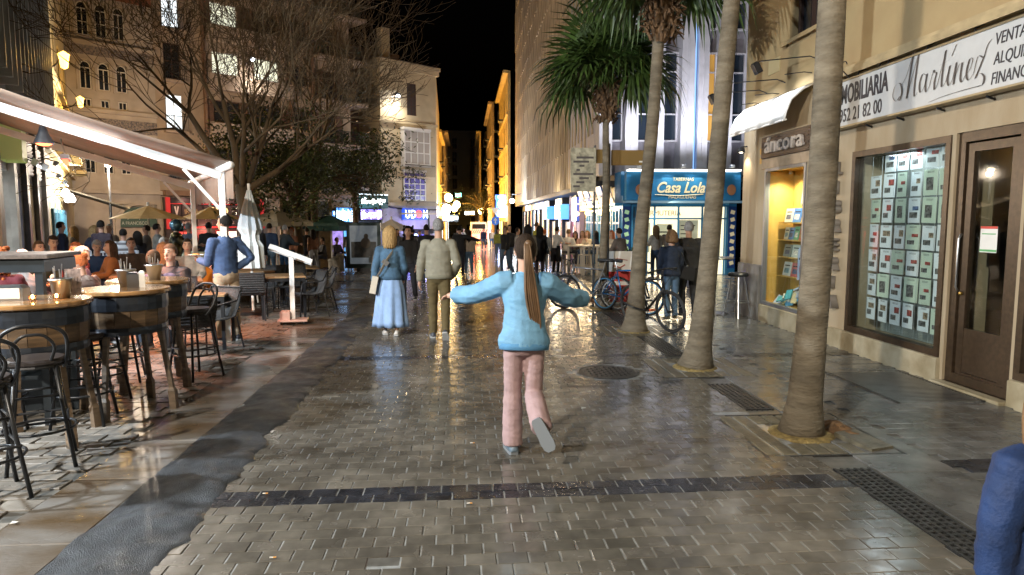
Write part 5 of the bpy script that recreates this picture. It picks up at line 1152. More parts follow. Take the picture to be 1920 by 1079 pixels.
# ------------------------------------------------------------------ terrace furniture
M_rope = mat('dark_rope_weave', (.045,.047,.05), .8, var=.4, nscale=60, bump=.6, bscale=120)
M_hoop = mat('barrel_hoop', (.035,.042,.055), .35, .6, var=.3, nscale=8)
def barrel_table(lab, x, y, rz):
    t = thing('barrel_table', lab, 'bar table', (x,y,0), rz, 'barrel tables on the terrace')
    MB().lathe([(.0,1.085),(.385,1.085),(.395,1.095),(.395,1.115),(.385,1.125),(0,1.125)],28).build('table_top', M_woodtop, t)
    body = thing('barrel', None, None); body.parent = t
    for k in range(18):
        a0 = 2*pi*k/18+.006; a1 = 2*pi*(k+1)/18-.006; m = MB(); rows = []
        for z,r in ((.74,.335),(.84,.355),(.98,.36),(1.08,.345)):
            rows.append([(r*cos(a0),r*sin(a0),z),(r*cos(a1),r*sin(a1),z),((r-.02)*cos(a1),(r-.02)*sin(a1),z),((r-.02)*cos(a0),(r-.02)*sin(a0),z)])
        m.rings(rows).build('stave', mat('dark_barrel_oak',(.10,.062,.032),.45,var=.4,nscale=5,stretch=(1,1,6),rand=.3,bump=.2), body)
    for z0,z1,r in ((.735,.80,.352),(.95,1.07,.366)):
        m = MB(); m.lathe([(r-.012,z0),(r,z0),(r+.004,(z0+z1)/2),(r,z1),(r-.012,z1)],28,cap=False); m.build('hoop', M_hoop, body)
    for k in range(4):
        a = pi/4+k*pi/2; m = MB(); p0 = (.3*cos(a),.3*sin(a),.78); p1 = (.41*cos(a),.41*sin(a),0)
        m.tube([p1,(.40*cos(a),.40*sin(a),.17),(.395*cos(a),.395*sin(a),.2),(.33*cos(a),.33*sin(a),.64),(.31*cos(a),.31*sin(a),.80)],[.042,.042,.028,.027,.042],4); m.build('leg', mat('dark_leg_wood',(.12,.085,.055),.5,var=.35,nscale=5,stretch=(1,1,6),rand=.3,bump=.2), t)
    return t
barrel_table('barrel table at the left edge with a steel napkin holder and a bucket', -3.36, 5.54, .2)
barrel_table('middle barrel table with a white napkin box, nearest full one to the kerb', -3.12, 6.43, .75)
barrel_table('farthest barrel table with a metal bucket on its top', -3.31, 7.36, .5)
def bar_stool(back=True):
    t = thing('bar_stool', 'x', 'bar stool', (0,0,0), 0, 'black metal bar stools')
    MB().lathe([(0,.735),(.17,.735),(.185,.75),(.185,.765),(.17,.778),(0,.775)],20).build('seat', mat('stool_seat',(.035,.03,.03),.28,var=.2), t)
    m = MB(); m.tube(arc((0,0,.725),.165,0,2*pi,20,'xy')[:-1],.012,6,closed=True); m.build('seat_ring', M_black, t)
    for sx in (-1,1):
        for sy in (-1,1): m = MB(); m.tube([(sx*.115,sy*.115,.73),(sx*.15,sy*.15,.4),(sx*.2,sy*.2,0)],.0135,8); m.build('leg', M_black, t, smooth=True)
    for z,r in ((.27,.225),(.52,.19)):
        m = MB()
        if z < .4: m.tube(arc((0,0,z),r,0,2*pi,22,'xy')[:-1],.010,6,closed=True)
        else:
            q = .137
            for a,b_ in (((-q,-q),(q,-q)),((q,-q),(q,q)),((q,q),(-q,q)),((-q,q),(-q,-q))): m.tube([(*a,z),(*b_,z)],.009,6)
        m.build('footrest', M_black, t, smooth=True)
    m = MB(); q = .17
    for a,b_ in (((-q,-q),(q,-q)),((q,-q),(q,q)),((q,q),(-q,q)),((-q,q),(-q,-q))): m.tube([(*a,.34),(*b_,.34)],.009,6)
    m.build('stretcher', M_black, t)
    if back:
        m = MB(); m.tube(spline([(.165,-.02,.70),(.19,-.1,.80),(.185,-.17,.95),(.10,-.205,1.02),(0,-.21,1.03),(-.10,-.205,1.02),(-.185,-.17,.95),(-.19,-.1,.8),(-.165,-.02,.70)],6),.0135,8); m.build('back_hoop', M_black, t, smooth=True)
        m = MB(); m.tube(spline([(.09,-.14,.76),(.12,-.18,.87),(.07,-.2,.95),(0,-.203,.965),(-.07,-.2,.95),(-.12,-.18,.87),(-.09,-.14,.76)],6),.011,8); m.build('inner_hoop', M_black, t, smooth=True)
    return t
bsA = bar_stool(True); bsB = bar_stool(False)
def place(o, first, x, y, rz, lab, grp=None):
    t = o if first else dup(o)
    t.location = (x,y,gz(y)); t.rotation_euler = (0,0,rz); t['label'] = lab
    if grp: t['group'] = grp
    return t
place(bsA,True,-3.04,4.98,.5,'black metal bar stool with a hooped back directly before the left barrel table')
place(bsA,False,-3.02,4.36,.75,'black metal bar stool with a hooped back cut by the left edge')
place(bsB,True,-3.3,6.02,.2,'backless black bar stool between the left and the middle barrel table')
place(bsB,False,-3.55,6.75,.9,'backless black bar stool behind the middle barrel table')
place(bsA,False,-3.0,7.7,2.6,'black bar stool with back on the street side of the farthest barrel table')
place(bsB,False,-3.75,7.6,.3,'backless black bar stool beyond the farthest barrel table')
place(bsB,False,-3.95,5.9,.6,'backless black bar stool half hidden behind the left barrel table')
place(bsA,False,-4.0,7.05,-1.2,'black bar stool with back on the far side, under the red-lit floor')
# things standing on the barrels
def bucket(lab, x, y, z):
    t = thing('metal_bucket', lab, 'bucket', (x,y,z), 0, 'metal buckets on the barrel tables')
    MB().lathe([(.055,0),(.08,.15),(.086,.155),(.082,.155),(.074,.145),(.05,.01)],18).build('pail', M_steel, t, smooth=True)
    m = MB(); m.lathe([(.087,.145),(.09,.152),(.087,.16)],18,cap=False); m.build('rim', M_steel, t)
    m = MB()
    for q in range(6): m.tube([(.03*cos(q),.03*sin(q),.02),(.05*cos(q*1.1),.05*sin(q*1.1),.2+.015*q)],.004,5)
    m.build('cutlery', M_steel, t)
bucket('metal bucket with cutlery on the left barrel table', -3.2, 5.62, 1.125)
bucket('metal bucket left of the white napkin box on the middle barrel', -3.17, 6.6, 1.125)
bucket('tall metal bucket on the farthest barrel table', -3.22, 7.3, 1.125)
t = thing('napkin_box', 'white and steel napkin box on the middle barrel table', 'napkin holder', (-3.03,6.5,1.125), .4)
MB().bev(-.075,.02,-.06,.06,0,.14,.015).build('box', M_steel, t); MB().bev(.021,.07,-.055,.055,.0,.15,.012).build('napkins', M_white, t)
t = thing('napkin_box', 'chrome napkin dispenser at the left edge of the left barrel table', 'napkin holder', (-3.5,5.5,1.125), .2)
MB().bev(-.12,.1,-.07,.07,0,.12,.025).build('box', M_steel, t); MB().box(-.1,.08,-.075,-.07,.02,.1).build('napkins', M_white, t)
t = thing('menu_holder', 'clear plastic menu holder with a printed card on the left barrel table', 'menu holder', (-3.18,5.75,1.125), .35)
MB().box(-.06,.06,-.004,.004,.0,.23).build('plastic', glass('clear_plastic',(.95,.95,.95),.05,.15), t); MB().box(-.055,.055,.005,.007,.01,.225).build('card', mat('printed_card',(.55,.45,.45),.5,var=.5,nscale=20,alpha=1), t)
for k,(x,y) in enumerate(((-3.3,5.42),(-3.17,5.5))):
    t = thing('tealight', ['left','right'][k]+' small lit tealight in a glass on the left barrel table', 'candle', (x,y,1.125), 0, 'tealights on the left barrel table')
    MB().lathe([(.025,0),(.03,.05),(.028,.05),(.024,.01)],12).build('glass', glass('candle_glass',(1,.9,.8),.05,.1), t); MB().ell((0,0,.035),.008,.008,.016).build('flame', emi('candle_flame',(1,.55,.2),60), t)
# dark service station at the left
t = thing('service_station', 'dark blue grey steel service station with a tiled top at the left edge', 'serving station', (-4.15,6.15,0), .12)
M_ssteel = mat('dark_blue_steel', (.022,.03,.038), .4, .4, var=.15)
m = MB(); m.bev(-.75,.62,-.3,.3,1.31,1.42,.01); m.build('top_box', M_ssteel, t); MB().bev(-.78,.66,-.33,.33,1.425,1.46,.008).build('slate_top', mat('dark_tiled_top',(.09,.07,.06),.5,var=.3,nscale=30), t)
for x in (-.7,.57):
    for y in (-.26,.26): m = MB(); m.bar((x,y,0),(x,y,1.31),.06); m.build('leg', M_ssteel, t)
MB().box(-.7,.57,-.26,.26,.85,.89).build('shelf', M_ssteel, t); MB().box(-.7,.57,-.26,.26,.4,.43).build('shelf', M_ssteel, t); MB().box(-.7,.57,.24,.26,.0,.84).build('back_panel', M_ssteel, t)

# rope chairs, cafe tables
def rope_chair():
    t = thing('rope_chair', 'x', 'chair', (0,0,0), 0, 'dark woven chairs on the terrace')
    m = MB(); m.rings([[(x*w_,y,z) for x in (-1,-.5,0,.5,1)]+[(x*w_,y-.015,z-.012) for x in (1,.5,0,-.5,-1)] for w_,y,z in ((.21,.22,.44),(.23,.0,.43),(.23,-.17,.45),(.24,-.22,.55),(.25,-.26,.68),(.24,-.29,.83))]); m.build('woven_seat', M_rope, t, smooth=True)
    for k in range(9): m = MB(); z = .5+k*.04; m.tube([(-.245,-.2-.11*(z-.45)/.4-.02,z),(0,-.215-.11*(z-.45)/.4-.02,z),(.245,-.2-.11*(z-.45)/.4-.02,z)],.009,5); m.build('rope', M_rope, t)
    for s in (-1,1):
        m = MB(); m.tube([(s*.24,.24,0),(s*.235,.22,.42),(s*.26,.2,.63),(s*.265,-.18,.66),(s*.245,-.29,.83)],.012,7); m.build('arm_frame', M_black, t, smooth=True)
        m = MB(); m.tube([(s*.25,-.3,0),(s*.235,-.2,.44)],.012,7); m.build('leg', M_black, t)
    m = MB(); m.tube([(-.245,-.29,.83),(.245,-.29,.83)],.012,7); m.tube([(-.235,.22,.42),(.235,.22,.42)],.012,7); m.build('cross_bar', M_black, t)
    return t
rc = rope_chair()
for k,(u,D,rz,lab) in enumerate(((392,9.05,2.75,'woven chair by the waiter, its back to the kerb'),(468,11.9,.2,'woven chair left of the white menu stand'),(574,12.2,2.2,'woven chair just right of the white menu stand'),(597,13.2,1.9,'woven chair farthest right of the terrace rows'),(500,13.4,2.9,'woven chair behind the empty table'),(545,13.6,3.3,'woven chair in the back row beside the slim table leg'),(350,8.3,.6,'woven chair near the farthest barrel table'),(330,10.6,3.4,'woven chair behind the smiling man'))):
    x,y,z = at(u,D); place(rc, k==0, x, y, rz, lab)
M_tt = mat('ply_table_top', (.30,.19,.10), .3, var=.2, nscale=3, stretch=(1,6,1))
def cafe_table():
    t = thing('cafe_table', 'x', 'table', (0,0,0), 0, 'square cafe tables on the terrace')
    MB().bev(-.38,.38,-.38,.38,.72,.75,.008).build('table_top', M_tt, t); m = MB(); framed_ = [(-.35,-.35),(.35,-.35),(.35,.35),(-.35,.35)]
    for k in range(4): m.bar((*framed_[k],.69),(*framed_[(k+1)%4],.69),.03,.06)
    m.build('apron', M_black, t)
    for x,y in framed_: m = MB(); m.bar((x,y,0),(x,y,.72),.045); m.build('leg', M_black, t)
    return t
ct = cafe_table()
for k,(u,D,rz,lab) in enumerate(((372,9.35,.15,'cafe table between the smiling man and the waiter with cups on it'),(528,12.3,.3,'cafe table left of the menu stand pole, empty top'),(330,11.3,.4,'cafe table behind the smiling man'),(475,13.6,.3,'cafe table beside the closed white parasol'),(165,9.2,.5,'cafe table by the red haired woman in the leather jacket'),(250,12.4,.4,'cafe table among the orange chairs'),(560,14.6,.3,'back table by the slim bare trunk'))):
    x,y,z = at(u,D); place(ct, k==0, x, y, rz, lab)
x,y,z = at(366,9.3)
for k,(dx,dy,h,mm,nm,lab) in enumerate(((-.1,.1,.13,glass('tumbler',(.9,.9,.88),.03,.2),'drinking_glass','tall glass on the table before the smiling man'),(.12,-.05,.11,MATS['tumbler'],'drinking_glass','short glass beside the waiter on the same table'),(.22,.12,.09,M_white,'coffee_cup','white cup on the table by the waiter'),(-.2,-.1,.02,mat('orange_packet',(.7,.15,.03),.5),'packet','orange packet lying on the table before the smiling man'))):
    m = MB()
    if nm == 'packet': m.bev(-.04,.04,-.03,.03,0,.02,.003)
    else: m.lathe([(.025,0),(.035,h),(.032,h),(.022,.01)],12)
    tag(m.build(nm, mm, loc=(x+dx,y+dy,.75)), lab, {'drinking_glass':'glass','coffee_cup':'cup','packet':'packet'}[nm])
# orange tub chairs and white chairs farther back
M_orange = mat('orange_plastic', (.62,.20,.015), .4, var=.08)
def tub_chair():
    t = thing('tub_chair', 'x', 'chair', (0,0,0), 0, 'orange tub chairs')
    m = MB(); rows = []
    for k in range(13):
        a = pi*.92*(k/12)+pi+.125; h = .78-.16*abs(k-6)/6
        ro = .3; ri = .27; rows.append([(ro*cos(a),ro*sin(a),.38),(ro*1.03*cos(a),ro*1.03*sin(a),h),(ri*cos(a),ri*sin(a),h),(ri*cos(a),ri*sin(a),.38)])
    m.rings(rows); m.build('shell', M_orange, t, smooth=False); MB().lathe([(0,.36),(.28,.37),(.28,.44),(0,.45)],16).build('seat', M_orange, t)
    for s in (-.2,.2):
        for q in (-.2,.2): m = MB(); m.tube([(s*1.1,q*1.1,0),(s,q,.38)],.016,6); m.build('leg', M_white, t)
    return t
tc = tub_chair()
for k,(u,D,rz,lab) in enumerate(((212,11.4,2.4,'orange tub chair left of the white slatted chair'),(235,12.0,.8,'orange tub chair just before the white slatted chair'),(372,13.8,3.0,'orange tub chair seen from behind between the awning posts'),(455,14.2,3.2,'orange tub chair right of the waiter'),(310,14.5,2.9,'orange tub chair behind the smiling man'))):
    x,y,z = at(u,D); place(tc, k==0, x, y, rz, lab)
M_wchair = mat('white_chair_paint', (.62,.68,.75), .5)
def slat_chair(H=.62):
    t = thing('slatted_chair', 'x', 'chair', (0,0,0), 0, 'white slatted chairs')
    MB().bev(-.2,.2,-.2,.2,H-.03,H,.006).build('seat', M_wchair, t)
    for x in (-.18,.18):
        for y in (-.18,.18): m = MB(); m.bar((x,y,0),(x,y,H-.03 if y>0 else H+.42),.035); m.build('leg', M_wchair, t)
    for a_,b_,q_ in (((-.18,-.18,H+.42),(.18,-.18,H+.42),.05),((-.18,-.18,H+.1),(.18,-.18,H+.1),.03),((-.18,.18,.2),(.18,.18,.2),.03),((-.18,-.18,.2),(.18,-.18,.2),.03)): MB().bar(a_,b_,q_,.03).build('rail', M_wchair, t)
    for k in range(4): m = MB(); m.bar((-.105+k*.07,-.18,H+.1),(-.105+k*.07,-.18,H+.4),.03,.015); m.build('slat', M_wchair, t)
    return t
wc = slat_chair()
for k,(u,D,rz,lab) in enumerate(((236,16.5,.2,'white slatted chair under the man in the striped sweater'),(196,16.0,.5,'white slatted chair behind the man in the blue coat'),(268,17,-.8,'white slatted chair right of the striped sweater'),(150,17,.8,'white slatted chair by the long haired woman'))):
    x,y,z = at(u,D); place(wc, k==0, x, y, rz, lab)
# parasols
def parasol(lab, u, D, R_, zt_v, ze_v, mtl, n=8, val=.0, rz=.2, group='open parasols in the plaza'):
    x,y,z = at(u,D); t = thing('parasol', lab, 'parasol', (x,y,z), rz, group); zt = hgt(zt_v,D)-z; ze = hgt(ze_v,D)-z
    for k in range(n):
        a0 = 2*pi*k/n; a1 = 2*pi*(k+1)/n; m = MB(); L0 = []
        for q in range(6):
            f = q/5; zz = zt+(ze-zt)*f-.0*sin(pi*f)
            for j in range(4):
                b_ = j/3; p = Vector((cos(a0),sin(a0),0))*(1-b_)+Vector((cos(a1),sin(a1),0))*b_
                L0.append((p.x*R_*f,p.y*R_*f,zz-.05*sin(pi*b_)*f*sin(pi*f)))
        fs = [(q*4+j,q*4+j+1,q*4+j+5,q*4+j+4) for q in range(5) for j in range(3)]
        b0 = len(L0)
        if val:
            for j in range(4): p = L0[20+j]; L0.append((p[0],p[1],p[2]-val))
            fs += [(20+j,20+j+1,b0+j+1,b0+j) for j in range(3)]
        m.add(L0,fs); m.build('canopy_panel', mtl, t)
        m = MB(); m.tube([(0,0,zt-.1),(cos(a0)*R_*.97,sin(a0)*R_*.97,ze-.02)],.012,4); m.build('rib', M_steel, t)
    m = MB(); m.tube([(0,0,0),(0,0,zt+.06)],.03,8); m.ell((0,0,zt+.07),.05,.05,.06); m.build('pole', M_white, t); MB().bev(-.3,.3,-.3,.3,0,.06,.02).build('base', M_black, t)
M_umb = mat('beige_canvas', (.40,.31,.17), .8, var=.08); M_umb2 = mat('pale_beige_canvas', (.42,.37,.27), .8, var=.08); M_umbg = mat('dark_green_canvas', (.01,.055,.045), .8); M_umbw = mat('grey_white_canvas', (.45,.42,.38), .8)
parasol('beige parasol left of the awning posts before the arched doorway', 282, 24, 1.28, 387, 411, M_umb, 8)
parasol('beige parasol behind the waiter in front of the pub', 398, 26, 1.2, 389, 412, M_umb, 8, rz=.5)
parasol('pale square market parasol right of the closed white parasol', 520, 26, 1.35, 394, 417, M_umb2, 4, .16, rz=.3)
parasol('dark green parasol left of the poster stand', 622, 30, 1.05, 404, 424, M_umbg, 4, .22, rz=.5)
parasol('grey white parasol behind the poster stand', 735, 34, 1.1, 412, 430, M_umbw, 4, .1, rz=.5)
x,y,z = at(471,12.6); t = thing('parasol', 'closed white parasol hanging in folds behind the waiter', 'parasol', (x,y,z))
m = MB(); rows = []
for q in range(15):
    f = q/14; zz = 2.28-1.42*f; rad = .03+.13*min(1,f*2.2)-(.05 if .55<f<.7 else 0)+.03*f
    rows.append([(rad*(1+.28*(j%2))*cos(2*pi*j/20+.3*f),rad*(1+.28*(j%2))*sin(2*pi*j/20+.3*f),zz) for j in range(20)])
m.rings(rows); m.build('folded_canvas', mat('white_blue_canvas',(.55,.62,.66),.75,var=.08), t); m = MB(); m.tube([(0,0,0),(0,0,2.4)],.025,8); m.build('pole', M_white, t); MB().bev(-.28,.28,-.28,.28,0,.07,.02).build('base', M_black, t)
# white menu stand
t = thing('menu_stand', 'white lectern menu stand on a wheeled base at the kerb of the terrace', 'menu stand', (-2.9,11.62,0), .15)
m = MB(); m.M = Matrix.Translation((0,0,1.17)) @ Matrix.Rotation(.38,4,'Y') @ Matrix.Rotation(-.18,4,'X'); m.bev(-.36,.36,-.14,.16,-.05,.03,.01); m.build('tray', M_white, t)
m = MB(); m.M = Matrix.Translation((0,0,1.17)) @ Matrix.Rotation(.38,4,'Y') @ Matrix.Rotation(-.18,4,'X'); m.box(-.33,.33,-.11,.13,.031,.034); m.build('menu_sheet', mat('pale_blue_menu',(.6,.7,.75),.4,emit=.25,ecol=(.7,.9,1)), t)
m = MB(); m.bar((.0,0,.06),(.0,0,1.14),.075); m.build('pole', M_white, t); MB().bev(-.24,.24,-.17,.17,.05,.08,.008).build('base_plate', mat('pinkish_base',(.6,.42,.38),.5), t); MB().bev(-.2,-.04,-.12,.12,.081,.22,.01).build('base_weight', MATS['pinkish_base'], t)
for sx in (-.18,.18):
    for sy in (-.13,.13): m = MB(); m.tube([(sx-.012,sy,.025),(sx+.012,sy,.025)],.025,10); m.build('wheel', M_black, t)
# poster stand, rounded board, bollards
x,y,z = at(683,27.9); t = thing('poster_stand', 'tall street poster stand showing a seated figure under a grey sky', 'poster stand', (x,y,z), .0)
MB().bev(-.68,.68,-.12,.12,.12,1.98,.02).build('case', mat('dark_green_metal',(.02,.04,.04),.4,.3), t)
m = MB(); m.box(-.55,.55,-.13,-.121,.3,1.85); m.mi = 1; m.box(-.5,.5,-.134,-.131,.55,1.2); m.mi = 2; m.ell((.1,-.136,1.42),.09,.004,.11); m.ell((.08,-.136,1.15),.2,.004,.22); m.mi = 3; m.box(.2,.42,-.137,-.1345,.34,.62)
m.build('poster', [mat('poster_sky',(.2,.24,.28),.35,var=.3,nscale=2,emit=.10,ecol=(.6,.7,.8)), mat('poster_ground',(.05,.05,.045),.4,var=.5,nscale=6), mat('poster_figure',(.12,.09,.06),.5), mat('poster_badge',(.25,.28,.28),.5)], t)
MB().box(-.3,.3,-.1,.1,-.05,.12).build('foot', M_black, t)
x,y,z = at(718,27); t = thing('board', 'grey white rounded information board leaning beside the poster stand', 'board', (x,y,z), -.1)
m = MB(); m.prism([(-.5,.05),(.55,.05),(.45,.9),(.3,1.05),(-.15,1.05),(-.35,.95)],-.04,.04,'y'); m.build('panel', mat('grey_board',(.4,.42,.43),.5), t)
for k,(u,D) in enumerate(((622,26.7),(630,26.2),(638,27.4))):
    x,y,z = at(u,D); t = thing('bollard', ['left','middle and front','right and tallest'][k]+' stone bollard beside the poster stand', 'bollard', (x,y,z), 0, 'stone bollards by the poster stand')
    MB().lathe([(.17,0),(.17,.05),(.14,.08),(.14,.42+.1*k),(.16,.46+.1*k),(.15,.52+.1*k),(.0,.56+.1*k)],12).build('shaft', mat('bollard_stone',(.3,.27,.22),.7,var=.2), t)
x,y,z = at(575,31); t = thing('stone_kiosk', 'square tan stone pillar kiosk with dark upper windows behind the couple', 'kiosk', (x,y,z), .3)
MB().bev(-1.1,1.1,-.5,.5,0,1.75,.03).build('stone_base', mat('tan_stone',(.22,.16,.10),.7,var=.2), t); MB().box(-1.0,1.0,-.45,.45,1.76,3.0).build('glazing', M_glassdark, t)
for s in (-1.05,0,1.05): MB().bev(s-.07,s+.07,-.52,-.4,1.755,3.1,.01).build('post', MATS['tan_stone'], t)

# right side: A-board, tall tables, planters, steel table and stools
t = thing('a_board', 'white and red cafe A-board standing behind the blue bicycle', 'sign board', (3.12,13.85,gz(13.85)), -.1)
for s in (-1,1):
    m = MB(); m.M = Matrix.Translation((0,s*.2,0)) @ Matrix.Rotation(s*.17,4,'X'); m.bev(-.33,.33,-.015,.015,.04,1.12,.004); o = m.build('panel', M_white, t)
    if s < 0:
        r_ = MB(); r_.M = m.M; r_.box(-.31,.31,-.019,-.0155,.5,.7); r_.box(-.31,.31,-.019,-.0155,.08,.42); r_.build('red_band', mat('aboard_red',(.5,.03,.025),.45), t)
        r_ = MB(); r_.M = m.M
        for q in range(7): r_.box(-.22+.06*(q%2),.1+.12*(q%3)*.5,-.022,-.0195,.12+.04*q,.135+.04*q)
        r_.M = m.M; r_.tube([(-.2,-.02,.9),(0,-.02,.97),(.2,-.02,.93)],.008,5); r_.tube([(-.1,-.02,.82),(.05,-.02,.78),(.15,-.02,.84)],.015,5); r_.build('print', mat('aboard_print',(.45,.15,.12),.5), t)
M_wt = mat('white_bar_table', (.62,.55,.45), .5, var=.05)
def high_table():
    t = thing('high_table', 'x', 'table', (0,0,0), 0, 'white high tables outside the tavern')
    MB().bev(-.75,.75,-.3,.3,1.02,1.07,.01).build('table_top', M_wt, t)
    for x in (-.68,.68):
        for y in (-.24,.24): m = MB(); m.bar((x,y,0),(x,y,1.02),.075); m.build('leg', M_wt, t)
    m = MB(); m.bar((-.68,0,.25),(.68,0,.25),.05); m.build('footrest', M_wt, t); return t
ht = high_table()
for k,(u,D,rz,lab) in enumerate(((1083,26.5,1.25,'white high table where the waiter in the apron leans'),(1112,25.0,1.25,'white high table nearer the farthest palm'),(1150,23.2,1.2,'white high table beside the man in the brown jacket'))):
    x,y,z = at(u,D); place(ht, k==0, x, y, rz, lab)
def high_stool():
    t = thing('high_stool', 'x', 'bar stool', (0,0,0), 0, 'white high stools outside the tavern'); MB().bev(-.18,.18,-.18,.18,.70,.74,.01).build('seat', M_wt, t)
    for x in (-.16,.16):
        for y in (-.16,.16): m = MB(); m.bar((x*1.2,y*1.2,0),(x,y,.7),.04); m.build('leg', M_wt, t)
    m = MB(); m.bar((-.18,-.18,.3),(.18,-.18,.3),.03); m.bar((-.18,.18,.3),(.18,.18,.3),.03); m.build('footrest', M_wt, t); return t
hs_ = high_stool()
for k,(u,D,lab) in enumerate(((1064,26.3,'white high stool under the man in the white shirt'),(1078,27.6,'white high stool on the far side of the first high table'),(1096,24.6,'white high stool before the second high table'),(1106,26.5,'white high stool between the two high tables'))):
    x,y,z = at(u,D); place(hs_, k==0, x, y, .3, lab)
for k,(u,D,lab) in enumerate(((1184,19.5,'grey planter with a green shrub behind the leaning palm'),(1302,18.5,'tall grey planter right of the couple in black'))):
    x,y,z = at(u,D); t = thing('planter', lab, 'planter', (x,y,z), 0, 'grey planters outside the tavern'); MB().lathe([(.2,0),(.27,.62),(.28,.65),(.24,.65),(.23,.58)],4).build('pot', mat('grey_pot',(.09,.095,.12),.5), t)
    m = MB(); rr_ = random.Random(k)
    for q in range(160):
        v = Vector((rr_.gauss(0,.12),rr_.gauss(0,.12),.72+abs(rr_.gauss(0,.13)))); d = Vector((rr_.uniform(-1,1),rr_.uniform(-1,1),rr_.uniform(-.2,1))).normalized(); o_ = d.orthogonal()
        m.add([v,v+d*.05+o_*.025,v+d*.11,v+d*.05-o_*.025],[(0,1,2,3)])
    m.build('shrub', mat('shrub_leaf',(.09,.16,.03),.5,rand=.3,var=.2), t, fix=False)
t = thing('steel_table', 'round steel high table at the grey wall of the side street', 'table', (4.62,12.35,0)); MB().lathe([(0,1.02),(.33,1.02),(.34,1.04),(.33,1.055),(0,1.055)],22).build('table_top', M_steel, t)
m = MB(); m.tube([(0,0,.03),(0,0,1.02)],.03,10); m.build('column', M_steel, t); MB().lathe([(.26,0),(.24,.02),(.04,.05),(.03,.08)],20).build('foot', M_steel, t)
def steel_stool():
    t = thing('steel_stool', 'x', 'bar stool', (0,0,0), 0, 'steel stools round the steel table'); MB().lathe([(0,.74),(.17,.74),(.18,.77),(.16,.8),(0,.8)],16).build('seat', M_black, t)
    for k in range(4): a = pi/4+k*pi/2; m = MB(); m.tube([(.1*cos(a),.1*sin(a),.74),(.24*cos(a),.24*sin(a),0)],.013,7); m.build('leg', M_steel, t)
    m = MB(); m.tube(arc((0,0,.28),.2,0,2*pi,18,'xy')[:-1],.01,6,closed=True); m.build('footrest', M_steel, t); return t
ss = steel_stool(); place(ss,True,4.32,12.05,0,'steel stool on the street side of the steel table'); place(ss,False,4.86,11.85,.5,'steel stool nearest the grey polished wall')

